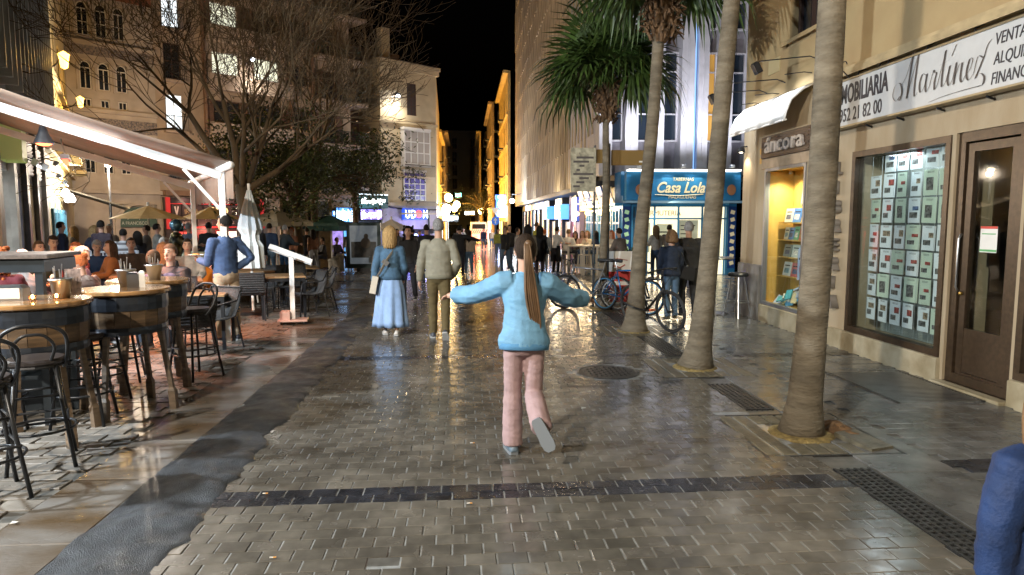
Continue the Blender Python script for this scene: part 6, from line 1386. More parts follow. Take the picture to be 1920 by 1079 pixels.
# bicycles: built along local y, front wheel at +y
def bicycle(lab, x, y, rz, lean, frame, rimc, steer=0, sad=True):
    root = thing('bicycle', lab, 'bicycle', (x,y,gz(y)), rz); root.rotation_euler = (0,lean,rz)
    root.rotation_mode = 'XYZ'
    r = .33; W0 = Vector((0,-.52,r)); W1 = Vector((0,.53,r))
    def wheel(c, st, par):
        wv = MB(); tr = MB(); sp = MB()
        dx,dy = -sin(st),cos(st)
        ring = lambda R_: [(c.x+R_*cos(a)*dx,c.y+R_*cos(a)*dy,c.z+R_*sin(a)) for a in [2*pi*k/28 for k in range(28)]]
        tr.tube(ring(r-.018),.02,8,closed=True); o = tr.build('wheel', M_dark, par, smooth=True)
        wv.tube(ring(r-.045),.011,6,closed=True); wv.build('rim', rimc, o, smooth=True)
        for k in range(16):
            a = 2*pi*k/16; sp.tube([(c.x+.02*cos(a+.5)*dx,c.y+.02*cos(a+.5)*dy,c.z+.02*sin(a+.5)),(c.x+(r-.05)*cos(a)*dx,c.y+(r-.05)*cos(a)*dy,c.z+(r-.05)*sin(a))],.0022,3)
        sp.build('spokes', M_steel, o)
        h = MB(); h.tube([(c.x-.05*dy,c.y+.05*dx,c.z),(c.x+.05*dy,c.y-.05*dx,c.z)],.022,8); h.build('hub', M_black, o)
    BB = Vector((0,-.08,.29)); ST = Vector((0,-.24,.78)); HT = Vector((0,.36,.82)); HB = Vector((0,.40,.68))
    fr = MB()
    for a,b_,q in ((BB,ST,.016),(HB,BB,.021),(HT,ST,.017)): fr.tube([a,b_],q,8)
    fr.tube([HB-Vector((0,.01,.03)),HT+Vector((0,-.01,.05))],.021,8)
    for s in (-.06,.06): fr.tube([BB+Vector((s*.4,0,0)),W0+Vector((s,0,0))],.01,6); fr.tube([ST+Vector((s*.3,0,-.06)),W0+Vector((s,0,0))],.009,6)
    fr.build('frame', frame, root, smooth=True)
    wheel(W0,0,root); wheel(W1,steer,root)
    dx,dy = -sin(steer),cos(steer); fk = MB()
    for s in (-.055,.055): fk.tube([HB+Vector((s*dy,-s*dx,-.05)),W1+Vector((s*dy,-s*dx,0))],[.017,.012],8)
    fk.tube([HB+Vector((-.06,0,-.04)),HB+Vector((.06,0,-.04))],.018,8); fk.build('fork', M_black, root, smooth=True)
    hb = MB(); c = HT+Vector((0,.02,.14)); hb.tube([HT,c],.016,8)
    hb.tube([c+Vector((-.3*dy,.3*dx,.0)),c+Vector((-.1*dy,.1*dx,.02)),c+Vector((.1*dy,-.1*dx,.02)),c+Vector((.3*dy,-.3*dx,.0))],.013,8)
    for s in (-1,1): hb.tube([c+Vector((s*.2*dy,-s*.2*dx,0)),c+Vector((s*.3*dy,-s*.3*dx,0))],.019,8); hb.tube([c+Vector((s*.19*dy,-s*.19*dx+.02,0)),c+Vector((s*.25*dy+dx*.07,-s*.25*dx+dy*.07,-.04))],.006,5)
    hb.build('handlebar', M_black, root, smooth=True)
    cb_ = MB(); cb_.tube(spline([c+Vector((.15*dy,-.15*dx,0)),c+Vector((.1,.14,-.02)),HB+Vector((.03,.06,.0)),W1+Vector((.06,-.03,.05))],6),.004,4); cb_.tube(spline([c+Vector((-.15*dy,.15*dx,0)),c+Vector((-.08,.15,-.03)),HB+Vector((0,-.05,0)),BB],6),.004,4); cb_.build('cable', M_black, root)
    if sad:
        s_ = MB(); s_.tube([ST,ST+Vector((0,-.04,.16))],.013,8); s_.build('seat_post', M_steel, root); s_ = MB()
        s_.rings([[(xx*w_,yy,.955+zz) for xx,zz in ((-1,.0),(-.7,.035),(0,.045),(.7,.035),(1,0),(0,-.02))] for yy,w_ in ((-.4,.055),(-.37,.075),(-.28,.06),(-.16,.025),(-.12,.015))]); s_.build('saddle', M_black, root, smooth=True)
    pd = MB(); pd.tube([BB+Vector((-.03,0,0)),BB+Vector((.04,0,0))],.025,8); pd.tube(arc(tuple(BB+Vector((.045,0,0))),.085,0,2*pi,20,'yz')[:-1],.008,5,closed=True)
    for s in (-1,1): e = BB+Vector((s*.07,s*.11,-s*.12)); pd.tube([BB+Vector((s*.05,0,0)),e],.01,6); pd.obox(e+Vector((s*.05,0,0)),.09,.07,.02)
    pd.build('pedals', M_black, root)
    ch = MB(); cc = Vector((.045,0,0)); ch.tube([BB+cc+Vector((0,0,.085)),W0+cc+Vector((0,0,.04)),W0+cc+Vector((0,-.04,0)),W0+cc+Vector((0,0,-.04)),BB+cc+Vector((0,0,-.085))],.006,4); ch.build('chain', M_steel, root)
    return root
bicycle('black bicycle leaning on the third palm with its front wheel towards the street', 2.99, 10.75, pi+.35, .08, mat('black_bike_paint',(.015,.015,.018),.3,.2), mat('black_rim',(.03,.03,.03),.4,.4), .12)
b_ = thing('bicycle_lock', 'black cable bicycle lock with an orange end round the third palm', 'bicycle lock', (2.64,10.5,0)); MB().tube(spline([(-.24,-.05,.5),(-.1,-.23,.42),(.1,-.235,.36),(.27,-.12,.34)],6),.011,6).build('cable', M_black, b_); MB().tube([(.2,-.19,.35),(.3,-.1,.34)],.018,8).build('orange_end', mat('orange_plastic2',(.7,.12,.02),.4,emit=.0), b_)
bicycle('blue bicycle between the farthest palm and the leaning palm', 2.98, 12.55, -2.5, -.06, mat('blue_bike_paint',(.02,.16,.45),.25,.3,coat=.5), mat('blue_rim',(.05,.25,.5),.35,.4), .2)
bicycle('grey bicycle with its front wheel turned to the pavers beside the farthest palm', 2.42, 13.1, 1.15, .1, mat('grey_bike_paint',(.25,.27,.3),.3,.5), mat('grey_rim',(.3,.32,.34),.35,.6), .5)
# ------------------------------------------------------------------ people
def remesh(mb, vox, it=3):
    me = mb.mesh('tmp', [], fix=False); ob = bpy.data.objects.new('tmp', me); C.objects.link(ob)
    m = ob.modifiers.new('r','REMESH'); m.mode = 'VOXEL'; m.voxel_size = vox; m.adaptivity = 0
    s = ob.modifiers.new('s','SMOOTH'); s.factor = .5; s.iterations = it
    out = bpy.data.meshes.new_from_object(ob.evaluated_get(bpy.context.evaluated_depsgraph_get()))
    bpy.data.objects.remove(ob); bpy.data.meshes.remove(me)
    out.polygons.foreach_set('use_smooth', [True]*len(out.polygons)); return out
def wrinkle(me, amp, f, seed):
    amp *= 1.05
    off = Vector((seed*3.7,seed*1.3,seed*2.1))
    nr = [v.normal.copy() for v in me.vertices]
    for v,n in zip(me.vertices,nr):
        p = v.co; q = Vector((p.x*f,p.y*f,p.z*f*1.6))+off
        r1 = 1-abs(noise.noise(Vector((q.x*.7+q.z*.6,q.y*.7-q.z*.5,q.z*.9))))*2.2; r2 = .3*noise.noise(q*2.3)+.0*abs(noise.noise(Vector((q.x*1.5-q.z*.8,q.y*1.5,q.z*1.1))))*2.4
        v.co = p+n*amp*(.7*noise.noise(q)+.8*r1*r1*(1 if r1>0 else -1)*.8+.45*r2)
def cloth(name, col, rough=.85, var=.18, **k): return mat('cloth_'+name, col, rough, var=var, nscale=9, bump=.25, bscale=90, **k)
def hairm(name, col): return mat('hair_'+name, col, .7, spec=.15, var=.45, nscale=26, stretch=(6,6,.6), bump=.5, bscale=60)
SK = mat('skin', (.46,.27,.19), .5, var=.08, nscale=5); SK2 = mat('skin_tan', (.36,.2,.13), .5, var=.08, nscale=5)
H = dict(black=hairm('black',(.012,.01,.009)), brown=hairm('brown',(.07,.04,.022)), dark=hairm('dark_brown',(.028,.018,.012)), blond=hairm('blond',(.38,.25,.11)), lightbr=hairm('light_brown',(.17,.1,.05)), red=hairm('red',(.36,.1,.03)), grey=hairm('grey',(.22,.22,.22)), white=hairm('white',(.6,.57,.53)))
M_sole = mat('shoe_sole', (.42,.43,.43), .5)
M_eye = mat('eye', (.02,.015,.012), .2); M_lip = mat('lip', (.35,.12,.1), .45)
V = Vector
STAND = dict(aL=((-.14,.02,-1),(-.02,.2,-1)), aR=((.14,.02,-1),(.02,.2,-1)), lL=((-.03,.03,-1),(0,-.03,-1)), lR=((.03,.03,-1),(0,-.03,-1)))
WALK = dict(lean=.04, aL=((-.14,.22,-1),(-.04,.45,-1)), aR=((.14,-.22,-1),(.03,.05,-1)), lL=((-.02,-.2,-1),(0,-.5,-1)), lR=((.02,.28,-1),(0,-.04,-1)))
WALK2 = dict(lean=.04, aR=((.14,.2,-1),(.04,.4,-1)), aL=((-.14,-.2,-1),(-.03,.05,-1)), lR=((.02,-.2,-1),(0,-.5,-1)), lL=((-.02,.28,-1),(0,-.04,-1)))
SIT = dict(lean=.12, aL=((-.2,.4,-1),(.25,1,-.15)), aR=((.2,.4,-1),(-.25,1,-.15)), lL=((-.15,1,-.05),(0,.02,-1)), lR=((.15,1,-.05),(0,.02,-1)), sit=.46)
TALK = dict(lean=.02, aL=((-.2,.25,-1),(.3,1,.3)), aR=((.16,.0,-1),(.02,.2,-1)), lL=((-.05,.04,-1),(0,-.03,-1)), lR=((.05,-.02,-1),(0,-.03,-1)))
LEANF = dict(lean=.45, aL=((-.15,.7,-1),(.15,1,-.1)), aR=((.15,.7,-1),(-.15,1,-.1)), lL=((-.06,.02,-1),(0,-.05,-1)), lR=((.06,.12,-1),(0,-.03,-1)))
_pn = [0]
def person(lab, x, y, face, h=1.72, pose=STAND, top=None, bot=None, hair='short', hc='dark', skin=None, shoe=(.03,.03,.035), fem=False, bulk=.06, hem=.02, skirt=None, vox=.022, face_on=False, flare=1.0, look=(0,0), z=None, sleeve=1.0, group=None, age=1.0, belly=0, sole=True, sleeve_bulk=0, rib=False, slim=1.0):
    _pn[0] += 1; seed = _pn[0]; s = h/1.72; skin = skin or SK
    top = top or cloth('charcoal',(.03,.03,.035)); bot = bot or cloth('denim',(.06,.1,.18))
    P = dict(STAND); P.update(pose)
    t = thing('person', lab, 'person', (x,y,gz(y) if z is None else z), R(face), group)
    lean,side,tw = P.get('lean',0),P.get('side',0),P.get('twist',0)
    u = V((sin(side), sin(lean), cos(lean)*cos(side))).normalized()
    r = V((cos(tw),sin(tw),0)); r = (r-u*r.dot(u)).normalized(); f = u.cross(r)
    sw = (.165 if fem else .19)*s; hw = .085*s; TL,SL = .42*s,.41*s
    d = {k:[V(q).normalized() for q in P[k]] for k in ('aL','aR','lL','lR')}
    drop = max(-(d[k][0].z*TL+d[k][1].z*SL) for k in ('lL','lR'))
    hz = P['sit']+.09*s if 'sit' in P else drop+.085*s
    hip = V((0,0,hz)); tor = .525*s
    neck = hip+u*tor; hd = V((0,sin(lean*.4),1)).normalized()
    hc_ = neck+hd*.185*s*(1.0 if age>=1 else 1.02)
    Hm = (Matrix.Rotation(look[0],3,'Z') @ Matrix.Rotation(-look[1],3,'X')); 
    hs = .5*(s+1) if age>=1 else 1.0*s**.5
    J = {}
    for k,sg in (('L',-1),('R',1)):
        sh = hip+u*tor*.87+r*sw*sg; el = sh+d['a'+k][0]*.285*s; wr = el+d['a'+k][1]*.255*s
        hp = hip+V((hw*sg,0,0)); kn = hp+d['l'+k][0]*TL; an = kn+d['l'+k][1]*SL
        J[k] = (sh,el,wr,hp,kn,an)
    # ---- skin body: one continuous surface
    b = MB(); near = vox < .016
    hv = min(vox,.02)
    b.ell(hc_+Hm@V((0,-.008,.02))*hs, .073*hs,.092*hs,.102*hs,14,10,Hm); b.ell(hc_+Hm@V((0,.022,-.055))*hs,.056*hs,.062*hs,.06*hs,12,8,Hm)
    b.tube([hc_+Hm@V((0,.085,.015))*hs,hc_+Hm@V((0,.105,-.022))*hs,hc_+Hm@V((0,.08,-.035))*hs],[.011*hs,.017*hs,.012*hs],6)
    for e in (-1,1): b.ell(hc_+Hm@V((e*.076,-.005,-.01))*hs,.012*hs,.022*hs,.032*hs,8,6,Hm)
    b.tube([neck-u*.06*s,hc_+V((0,-.01,-.04))*hs],[.06*s,.054*s],10)
    b.rings([[tuple(hip+u*tor*q+r*(rx*s*cos(a))+f*(ry*s*sin(a))) for a in [2*pi*j/14 for j in range(14)]] for q,rx,ry in ((-.12,.1,.08),(0,.14,.1),(.3,.125,.09),(.7,.15,.1),(.9,.12,.08),(1,.05,.05))])
    for k in 'LR':
        sh,el,wr,hp,kn,an = J[k]
        b.tube([sh-u*.01,sh+(el-sh)*.5,el,el+(wr-el)*.4,wr],[.05*s,.046*s,.04*s,.038*s,.027*s],9)
        if skirt or not bot: b.tube([hp,kn,kn+(an-kn)*.35,an],[.08*s,.052*s,.054*s,.034*s],10); 
        else: b.tube([hp,kn,an],[.07*s,.045*s,.035*s],8)
        b.ell(sh,.048*s,.048*s,.048*s,8,6); b.ell(kn,.045*s,.045*s,.045*s,8,6)
        dd = d['a'+k][1]; b.ell(wr+dd*.055*s,.03*s,.03*s,.05*s,8,6,dd.to_track_quat('Z','Y').to_matrix())
    bm_ = remesh(b, hv if near else max(vox*.8,.017), 2)
    # five fingers on each hand, rooted in the palm
    g = MB()
    for k,sg in (('L',-1),('R',1)):
        dd = d['a'+k][1]; wr = J[k][2]; ac = f-dd*f.dot(dd)
        if ac.length < .2: ac = V((0,0,1))-dd*dd.z
        ac.normalize(); nn = dd.cross(ac)*sg   # towards the body
        if nn.dot(r)*sg > 0: nn = -nn
        pm = wr+dd*.06*s
        for q in range(4):
            base = pm+ac*(.026-.0175*q)*s+dd*.02*s; L_ = (.068,.076,.07,.055)[q]*s
            g.tube([base,base+dd*L_*.5+nn*.006*s,base+dd*L_*.85+nn*.02*s,base+dd*L_*.95+nn*.034*s],[.0095*s,.0088*s,.0078*s,.006*s],5)
        tb_ = wr+dd*.035*s+ac*.024*s; g.tube([tb_,tb_+(ac*.7+dd).normalized()*.035*s,tb_+(ac*.4+dd+nn*.3).normalized()*.062*s],[.011*s,.010*s,.007*s],5)
    gm = g.mesh('tmp2',[],True); bmj = bmesh.new(); bmj.from_mesh(bm_); bmj.from_mesh(gm); bmj.to_mesh(bm_); bmj.free(); bpy.data.meshes.remove(gm)
    bm_.polygons.foreach_set('use_smooth',[True]*len(bm_.polygons)); bm_.materials.clear(); bm_.materials.append(skin); bm_.name = 'body'
    body = put('body', bm_, t)
    # ---- upper garment
    bk = 1+bulk; b = MB()
    sec = [(-hem,.165,.12),(.0,.172,.124),(.22,.158 if not fem else .142,.116),(.45,.152 if not fem else .128,.11),(.68,.168 if not fem else .152,.118),(.84,.158 if not fem else .14,.105),(.95,.1,.085),(1.02,.066,.064)]
    b.rings([[tuple(hip+u*tor*q+f*.006*s+r*(rx*bk*s*cos(a))+f*((ry*bk+belly*(.1 if -.1<q<.5 and sin(a)>0 else 0))*s*sin(a))) for a in [2*pi*j/18 for j in range(18)]] for q,rx,ry in sec])
    for k in 'LR':
        sh,el,wr,*_ = J[k]; sb = bk*(1+sleeve_bulk)
        pe = wr-(wr-el)*.06 if sleeve >= 1 else el+(wr-el)*max(0,(sleeve-.5)*2)
        pts = [sh-(sh-(hip+u*tor*.87))*.35,sh,sh+(el-sh)*.5,el]; rad = [.066,.066,.06,.054]
        if sleeve > .55: pts += [el+(wr-el)*.45,pe]; rad += [.052,.042 if not sleeve_bulk else .05]
        b.tube(pts,[q*s*sb for q in rad],10); b.ell(sh,.064*s*bk,.064*s*bk,.064*s*bk,10,7); b.ell(el,.053*s*sb,.053*s*sb,.053*s*sb,8,6)
    me = remesh(b, vox*.9, 3); wrinkle(me, (.008 if vox<.03 else .004)*s, 9/s, seed); me.materials.clear(); me.materials.append(top); put('top', me, t)
    col = MB(); col.tube([neck-u*.035*s,neck+hd*.02*s+f*.002],[.072*s,.064*s],12,cap=False); put('collar', col.mesh('collar', top, True), t)
    if rib:
        rm = rib; b = MB(); g_ = []
        for q,ex in ((-hem-.035,.93),(-hem-.03,.99),(-hem+.06,1.0),(-hem+.075,.95)):
            g_.append([tuple(hip+u*tor*q+f*.006*s+r*(.165*bk*ex*s*cos(a)*(1+.012*(j%2)))+f*((.124*bk*ex+belly*.03)*s*sin(a)*(1+.012*(j%2)))) for j,a in enumerate([2*pi*j/64 for j in range(64)])])
        put('hem_band', b.rings(g_).mesh('hem_band', rm, True, fix=False), t)
        for k in 'LR':
            el,wr = J[k][1],J[k][2]; dd = (wr-el).normalized(); rr0 = .04*s*bk*(1+sleeve_bulk*.5)
            b = MB(); b.tube([wr-dd*.055*s,wr-dd*.045*s,wr-dd*.0*s,wr+dd*.008*s],[rr0*.95,rr0*1.06,rr0*.98,rr0*.8],14); put('cuff', b.mesh('cuff', rm, True), t)
    # ---- lower garment
    b = MB()
    if skirt:
        L_,fl,sm = skirt; rows = []
        mid = (J['L'][4]+J['R'][4])/2
        for q in range(12):
            w_ = q/11; zz = hz+.06*s-(L_)*w_; rx = (.155+.035*min(1,w_*4)+fl*w_)*s; ry = (.115+.03*min(1,w_*4)+fl*w_*.9)*s; cx = mid.x*w_*.3; cy = mid.y*w_*.5
            rows.append([(cx+rx*cos(a)*(1+(.02+.085*w_)*sin(a*9+seed+1.5*w_)+.04*w_*sin(a*17+2*w_)),cy+ry*sin(a)*(1+(.02+.085*w_)*sin(a*9+seed+1.5*w_)+.04*w_*sin(a*17+2*w_)),zz) for a in [2*pi*j/54 for j in range(54)]])
        rows += [[(p[0]*.96,p[1]*.96,p[2]+.004) for p in rows[-1]],[(p[0]*.9,p[1]*.9,p[2]) for p in rows[4]]]
        put('skirt', b.rings(rows,cap=False).mesh('skirt', sm, True, fix=False), t)
    elif bot:
        b.ell(hip+V((0,-.008,-.01)),.158*s*(.4+.6*slim),.128*s,.12*s,14,9)
        for k in 'LR':
            sh,el,wr,hp,kn,an = J[k]; e_ = an+(an-kn).normalized()*.02*s
            b.tube([hp+V((0,0,.03)),hp+(kn-hp)*.35,kn,kn+(an-kn)*.4,e_],[.094*s*slim,.088*s*slim,.066*s*(.5+.5*flare)*slim,.063*s*flare*slim,.056*s*flare],12); b.ell(kn,.064*s,.064*s,.064*s,10,7); b.ell(hp,.094*s,.1*s,.094*s,10,7)
        me = remesh(b, vox*.9, 3); wrinkle(me, (.006 if vox<.03 else .003)*s, 11/s, seed+50); me.materials.clear(); me.materials.append(bot); put('trousers', me, t)
    # ---- shoes
    um = mat('shoe_%d_%d_%d'%tuple(int(c*100) for c in shoe), shoe, .5)
    for k in 'LR':
        kn,an = J[k][4],J[k][5]; shk = (an-kn).normalized(); fd = P.get('f'+k)
        tv = V(fd).normalized() if fd else V((0.12*(1 if k=='R' else -1),1,0)).normalized()
        nv = (-shk-tv*(-shk).dot(tv)).normalized(); sv = tv.cross(nv)
        if not fd and shk.z < -.8: nv = V((0,0,1)); sv = tv.cross(nv)
        m = MB(); ring = []; so = MB(); sring = []
        for q,w_,hh in ((-.075,.024,.045),(-.06,.036,.085),(-.01,.041,.10),(.05,.043,.075),(.11,.047,.052),(.16,.041,.042),(.185,.022,.03)):
            c = an+tv*q*s-nv*.085*s
            ring.append([tuple(c+sv*(w_*s*cos(a))+nv*((.022+max(0,hh-.02)*max(0,sin(a)))*s)) for a in [2*pi*j/10 for j in range(10)]])
            sring.append([tuple(c+sv*((w_+.004)*s*sx)+nv*(hz_*s)) for sx,hz_ in ((-1,0.002),(1,0.002),(1,.028),(-1,.028))])
        o = m.rings(ring).build('shoe', um, t, smooth=True)
        if sole: so.rings(sring).build('sole', M_sole if _pn[0]>1 else mat('grey_sole',(.16,.18,.2),.6), o)
    # ---- face
    if face_on:
        fm = MB()
        for e in (-1,1): fm.ell(hc_+Hm@V((e*.03,.082,.022))*hs,.012*hs,.006*hs,.007*hs,8,6,Hm)
        fm.build('eyes', M_eye, t, smooth=True); fm = MB()
        for e in (-1,1): fm.tube([hc_+Hm@V((e*.012,.09,.042))*hs,hc_+Hm@V((e*.035,.085,.048))*hs,hc_+Hm@V((e*.05,.07,.04))*hs],.005*hs,5)
        fm.build('eyebrows', H[hc] if hc in H else H['dark'], t); fm = MB(); fm.tube([hc_+Hm@V((-.024,.083,-.06))*hs,hc_+Hm@V((0,.092,-.063))*hs,hc_+Hm@V((.024,.083,-.06))*hs],[.004*hs,.008*hs,.004*hs],6); fm.build('mouth', M_lip, t, smooth=True)
    # ---- hair
    hm = H[hc]; rr = random.Random(seed*7)
    def shell(low, front, thick=1.07, nz=.004):
        m = MB(); n,k = 26,15; idx = {}; vs = []; fs = []
        for i in range(k+1):
            th = pi*i/k
            for j in range(n):
                ph = 2*pi*j/n; p = V((sin(th)*cos(ph),sin(th)*sin(ph),cos(th)))
                rad = thick+rr.uniform(-nz,nz)*8*.3
                idx[i,j] = len(vs); vs.append(hc_+Hm@V((p.x*.079*rad,p.y*.099*rad-.01,p.z*.108*rad+.022))*hs)
        def keep(i,j):
            th = pi*(i+.5)/k; ph = 2*pi*(j+.5)/n; yy = sin(th)*sin(ph); zz = cos(th); xx = abs(sin(th)*cos(ph))
            if yy > .25: return zz > front
            if yy > -.15: return zz > front*.25-.1 - (0.35 if xx>.8 and low<-.5 else 0)
            return zz > low
        for i in range(k):
            for j in range(n):
                if keep(i,j): fs.append((idx[i,j],idx[i+1,j],idx[i+1,(j+1)%n],idx[i,(j+1)%n]))
        m.add(vs,fs); return m
    def locks(m, n, a0, a1, L_, w_=.016, wave=.01, back=.0):
        for q in range(n):
            a = a0+(a1-a0)*q/max(1,n-1)+rr.uniform(-.05,.05)
            for lay in (0,1):
                c,sn = cos(a),sin(a); ra = 1.0+.08*lay
                p = [V((c*.05*ra,sn*.06*ra-.01,.11)),V((c*.083*ra,sn*.098*ra-.012,.04)),V((c*.088*ra,sn*.105*ra-.015,-.05)),V((c*.085*ra,sn*.1*ra-.02-back*.4,-.05-L_*.5)),V((c*.07*ra+rr.uniform(-1,1)*wave,sn*.085*ra-.022-back+rr.uniform(-1,1)*wave,-.05-L_*rr.uniform(.88,1.02)))]
                m.tube([hc_+Hm@V(q_)*hs for q_ in spline(p,3)],[w_*hs*z_ for z_ in (.5,.8,1,1.1,1.15,1.2,1.2,1.2,1.15,1.1,1,.8,.4)],5)
    if hair == 'short': o = shell(-.55,.52,1.09); o.build('hair', hm, t, smooth=True)
    elif hair == 'buzz': shell(-.6,.6,1.035,.001).build('hair', hm, t, smooth=True)
    elif hair == 'bald': pass
    elif hair == 'bun': o = shell(-.6,.6,1.07); o.ell(hc_+Hm@V((0,-.11,.06))*hs,.045*hs,.045*hs,.045*hs,10,8); o.build('hair', hm, t, smooth=True)
    elif hair == 'bob': o = shell(-.75,.55,1.1); locks(o,24,pi*.98-.2,2*pi+.22,.17); o.build('hair', hm, t, smooth=True)
    elif hair == 'shortbob': o = shell(-.95,.45,1.16); locks(o,20,pi*.98,2*pi+.06,.05,.018); o.build('hair', hm, t, smooth=True)
    elif hair == 'long': o = shell(-.75,.55,1.1); locks(o,26,pi*.95,2*pi+.15,.33,.016,.02); o.build('hair', hm, t, smooth=True)
    elif hair == 'curly':
        o = shell(-.75,.5,1.12)
        for q in range(150):
            a = rr.uniform(pi*.85,2*pi+.45); zz = rr.uniform(-.28,.13); ra = rr.uniform(.95,1.45); o.ell(hc_+Hm@V((cos(a)*.08*ra,sin(a)*.1*ra-.02,zz))*hs,.022*hs,.022*hs,.026*hs,6,5)
        o.build('hair', hm, t, smooth=True)
    elif hair == 'pony':
        shell(-.65,.6,1.07).build('hair', hm, t, smooth=True); m = MB(); m.ell(hc_+Hm@V((0,-.115,.06))*hs,.03*hs,.035*hs,.03*hs,8,6)
        for q in range(60):
            ax,ay = rr.uniform(-1,1),rr.uniform(-1,1)
            p = [V((.01*ax,-.1,.06+.01*ay)),V((.02*ax,-.15+.01*ay,.04)),V((.03*ax+.01,-.165+.02*ay,-.12)),V((.045*ax+.03,-.16+.025*ay,-.32)),V((.04*ax+.06,-.15+.02*ay,-.5)),V((.02*ax+.085,-.14,-.62-.06*rr.random()))]
            m.tube([hc_+v_*hs for v_ in spline(p,4)],[.0075*hs]*16+[.006*hs,.007*hs,.005*hs,.004*hs,.002*hs],5)
        m.build('ponytail', mat('hair_tail',(.12,.07,.035),.55,var=.25,nscale=9) if hc=='dark' else hm, t, smooth=True)
    t['_h'] = 0; del t['_h']
    return t, dict(J=J, hip=hip, u=u, r=r, f=f, neck=neck, head=hc_, s=s)

c = cloth
# the running girl
t, K = person('girl in a pale blue jacket and pink trousers running with arms spread wide', .43, 4.98, 2, 1.61, dict(lean=.12, twist=-.06, side=.03, aL=((-.72,.55,-.36),(-.7,.75,-.12)), aR=((.72,.5,-.45),(.7,.75,-.14)), lL=((.0,.10,-1),(-.01,-.06,-1)), lR=((-.02,-.02,-1),(.02,-1,-.42)), fL=(-.12,1,0), fR=(.45,-.2,-.9)),
  c('pale_blue_shell',(.13,.30,.47),.7,.1), c('dusty_pink',(.34,.235,.24),.8,.08), 'pony', 'dark', fem=True, bulk=.2, slim=.88, hem=.1, vox=.011, flare=1.45, shoe=(.12,.17,.22), sleeve_bulk=.25, look=(.1,0), rib=c('pale_blue_rib',(.075,.22,.40),.9,.1))
# the couple walking away
t, K = person('blonde woman in a denim jacket and long light blue skirt walking away', -1.13, 10.37, 3, 1.62, dict(WALK2, lean=.03, lR=((.02,-.06,-1),(0,-.2,-1)), lL=((-.02,.16,-1),(0,-.02,-1)), aL=((-.25,-.12,-1),(-.1,.05,-1)), aR=((.2,.1,-1),(-.1,.7,-.9))), c('denim_jacket',(.055,.12,.2),.85,.25), None, 'bob', 'blond', fem=True, bulk=.13, hem=.0, rib=c('denim_band',(.045,.10,.17),.9,.2), skirt=(.78,.085,c('light_blue_skirt',(.26,.40,.66),.75,.12)), shoe=(.55,.52,.48), vox=.014)
s_ = K['s']; st = MB(); q0 = K['neck']; f_,r_,u_,hp = K['f'],K['r'],K['u'],K['hip']
pts = [q0+r_*.07+f_*.02-u_*.02, q0+r_*.04-f_*.1-u_*.1, hp+u_*.3-f_*.155-r_*.03, hp+u_*.12-f_*.16-r_*.13, hp+u_*.0-r_*.215-f_*.08]
st.tube(spline(pts,5),[(.006,.034)]*21,8); b_ = thing('shoulder_bag', 'white crossbody bag with a broad strap on the blonde woman', 'bag', t.location, t.rotation_euler.z); st.build('strap', mat('cream_leather',(.55,.5,.42),.5), b_)
st = MB(); st.obox(hp+u_*.25-f_*.172-r_*.06,.1,.03,.07,0,0,.7); st.build('buckle', M_steel, b_)
st = MB(); st.obox(hp-u_*.08-r_*.235-f_*.06,.09,.2,.26,0,0,.2); st.build('bag_body', MATS['cream_leather'], b_)
person('man in an olive grey jacket and brown trousers walking away', -.39, 10.05, -2, 1.74, dict(WALK, lean=.03, aL=((-.26,-.02,-1),(-.08,.2,-1)), aR=((.3,-.1,-1),(-.25,.75,-.75)), lL=((-.02,.12,-1),(0,-.05,-1)), lR=((.03,-.1,-1),(.02,-.42,-1)), fR=(.05,.6,-.75)), c('olive_grey_jacket',(.23,.22,.17),.8,.12), c('brown_chino',(.10,.075,.03),.85), 'buzz', 'grey', bulk=.17, hem=.04, belly=.3, rib=c('olive_rib',(.19,.185,.14),.9,.1), shoe=(.05,.06,.08), vox=.014, flare=1.05)
# waiter on the terrace
t, K = person('waiter in a blue shirt and beige trousers holding a plate under the awning', -3.42, 10.0, 52, 1.79, dict(lean=.0, aL=((-.1,.25,-1),(.1,1,.12)), aR=((.75,-.35,-1),(-.8,.25,-.62)), lL=((-.04,.06,-1),(0,-.02,-1)), lR=((.06,-.03,-1),(0,-.03,-1))), c('blue_shirt',(.045,.085,.19),.8,.2), c('beige_chino',(.40,.31,.22),.85), 'short', 'black', skin=SK2, bulk=.04, hem=.08, vox=.014, look=(.5,.05), shoe=(.02,.02,.03))
pl = thing('plate', 'small plate of food held by the waiter', 'plate', t.location, t.rotation_euler.z); w_ = K['J']['L'][2]+V((.02,.1,.05)); MB().lathe([(0,0),(.08,.005),(.11,.02),(.105,.022),(.07,.01),(0,.008)],16,tuple(w_)).build('dish', M_white, pl)
MB().ell(w_+V((0,0,.02)),.06,.06,.02).build('food', mat('fried_food',(.5,.25,.06),.6), pl, smooth=True)
# couple in black on the right
t, K = person('woman in a navy jumper and jeans with a black shoulder bag, seen from behind', 3.58, 11.65, 2, 1.53, dict(WALK2, aL=((-.14,.1,-1),(.1,.7,-.8)), aR=((.14,.1,-1),(-.1,.6,-.8)), lL=((-.03,-.05,-1),(0,-.25,-1)), lR=((.03,.12,-1),(0,-.1,-1))), c('navy_knit',(.012,.02,.04),.9), c('blue_jean',(.08,.14,.22),.85), 'shortbob', 'lightbr', fem=True, bulk=.24, hem=.1, vox=.016, shoe=(.08,.07,.04), sole=False)
b_ = thing('handbag', 'black leather handbag on a long strap between the couple in black', 'bag', t.location, t.rotation_euler.z); hp,q0,r_,f_,u_ = K['hip'],K['neck'],K['r'],K['f'],K['u']
MB().tube(spline([q0+r_*.14-u_*.06,q0+r_*.17-f_*.1-u_*.16,hp+r_*.24-f_*.09+u_*.14],5),[(.004,.016)]*11,6).build('strap', mat('black_leather',(.015,.015,.016),.35), b_)
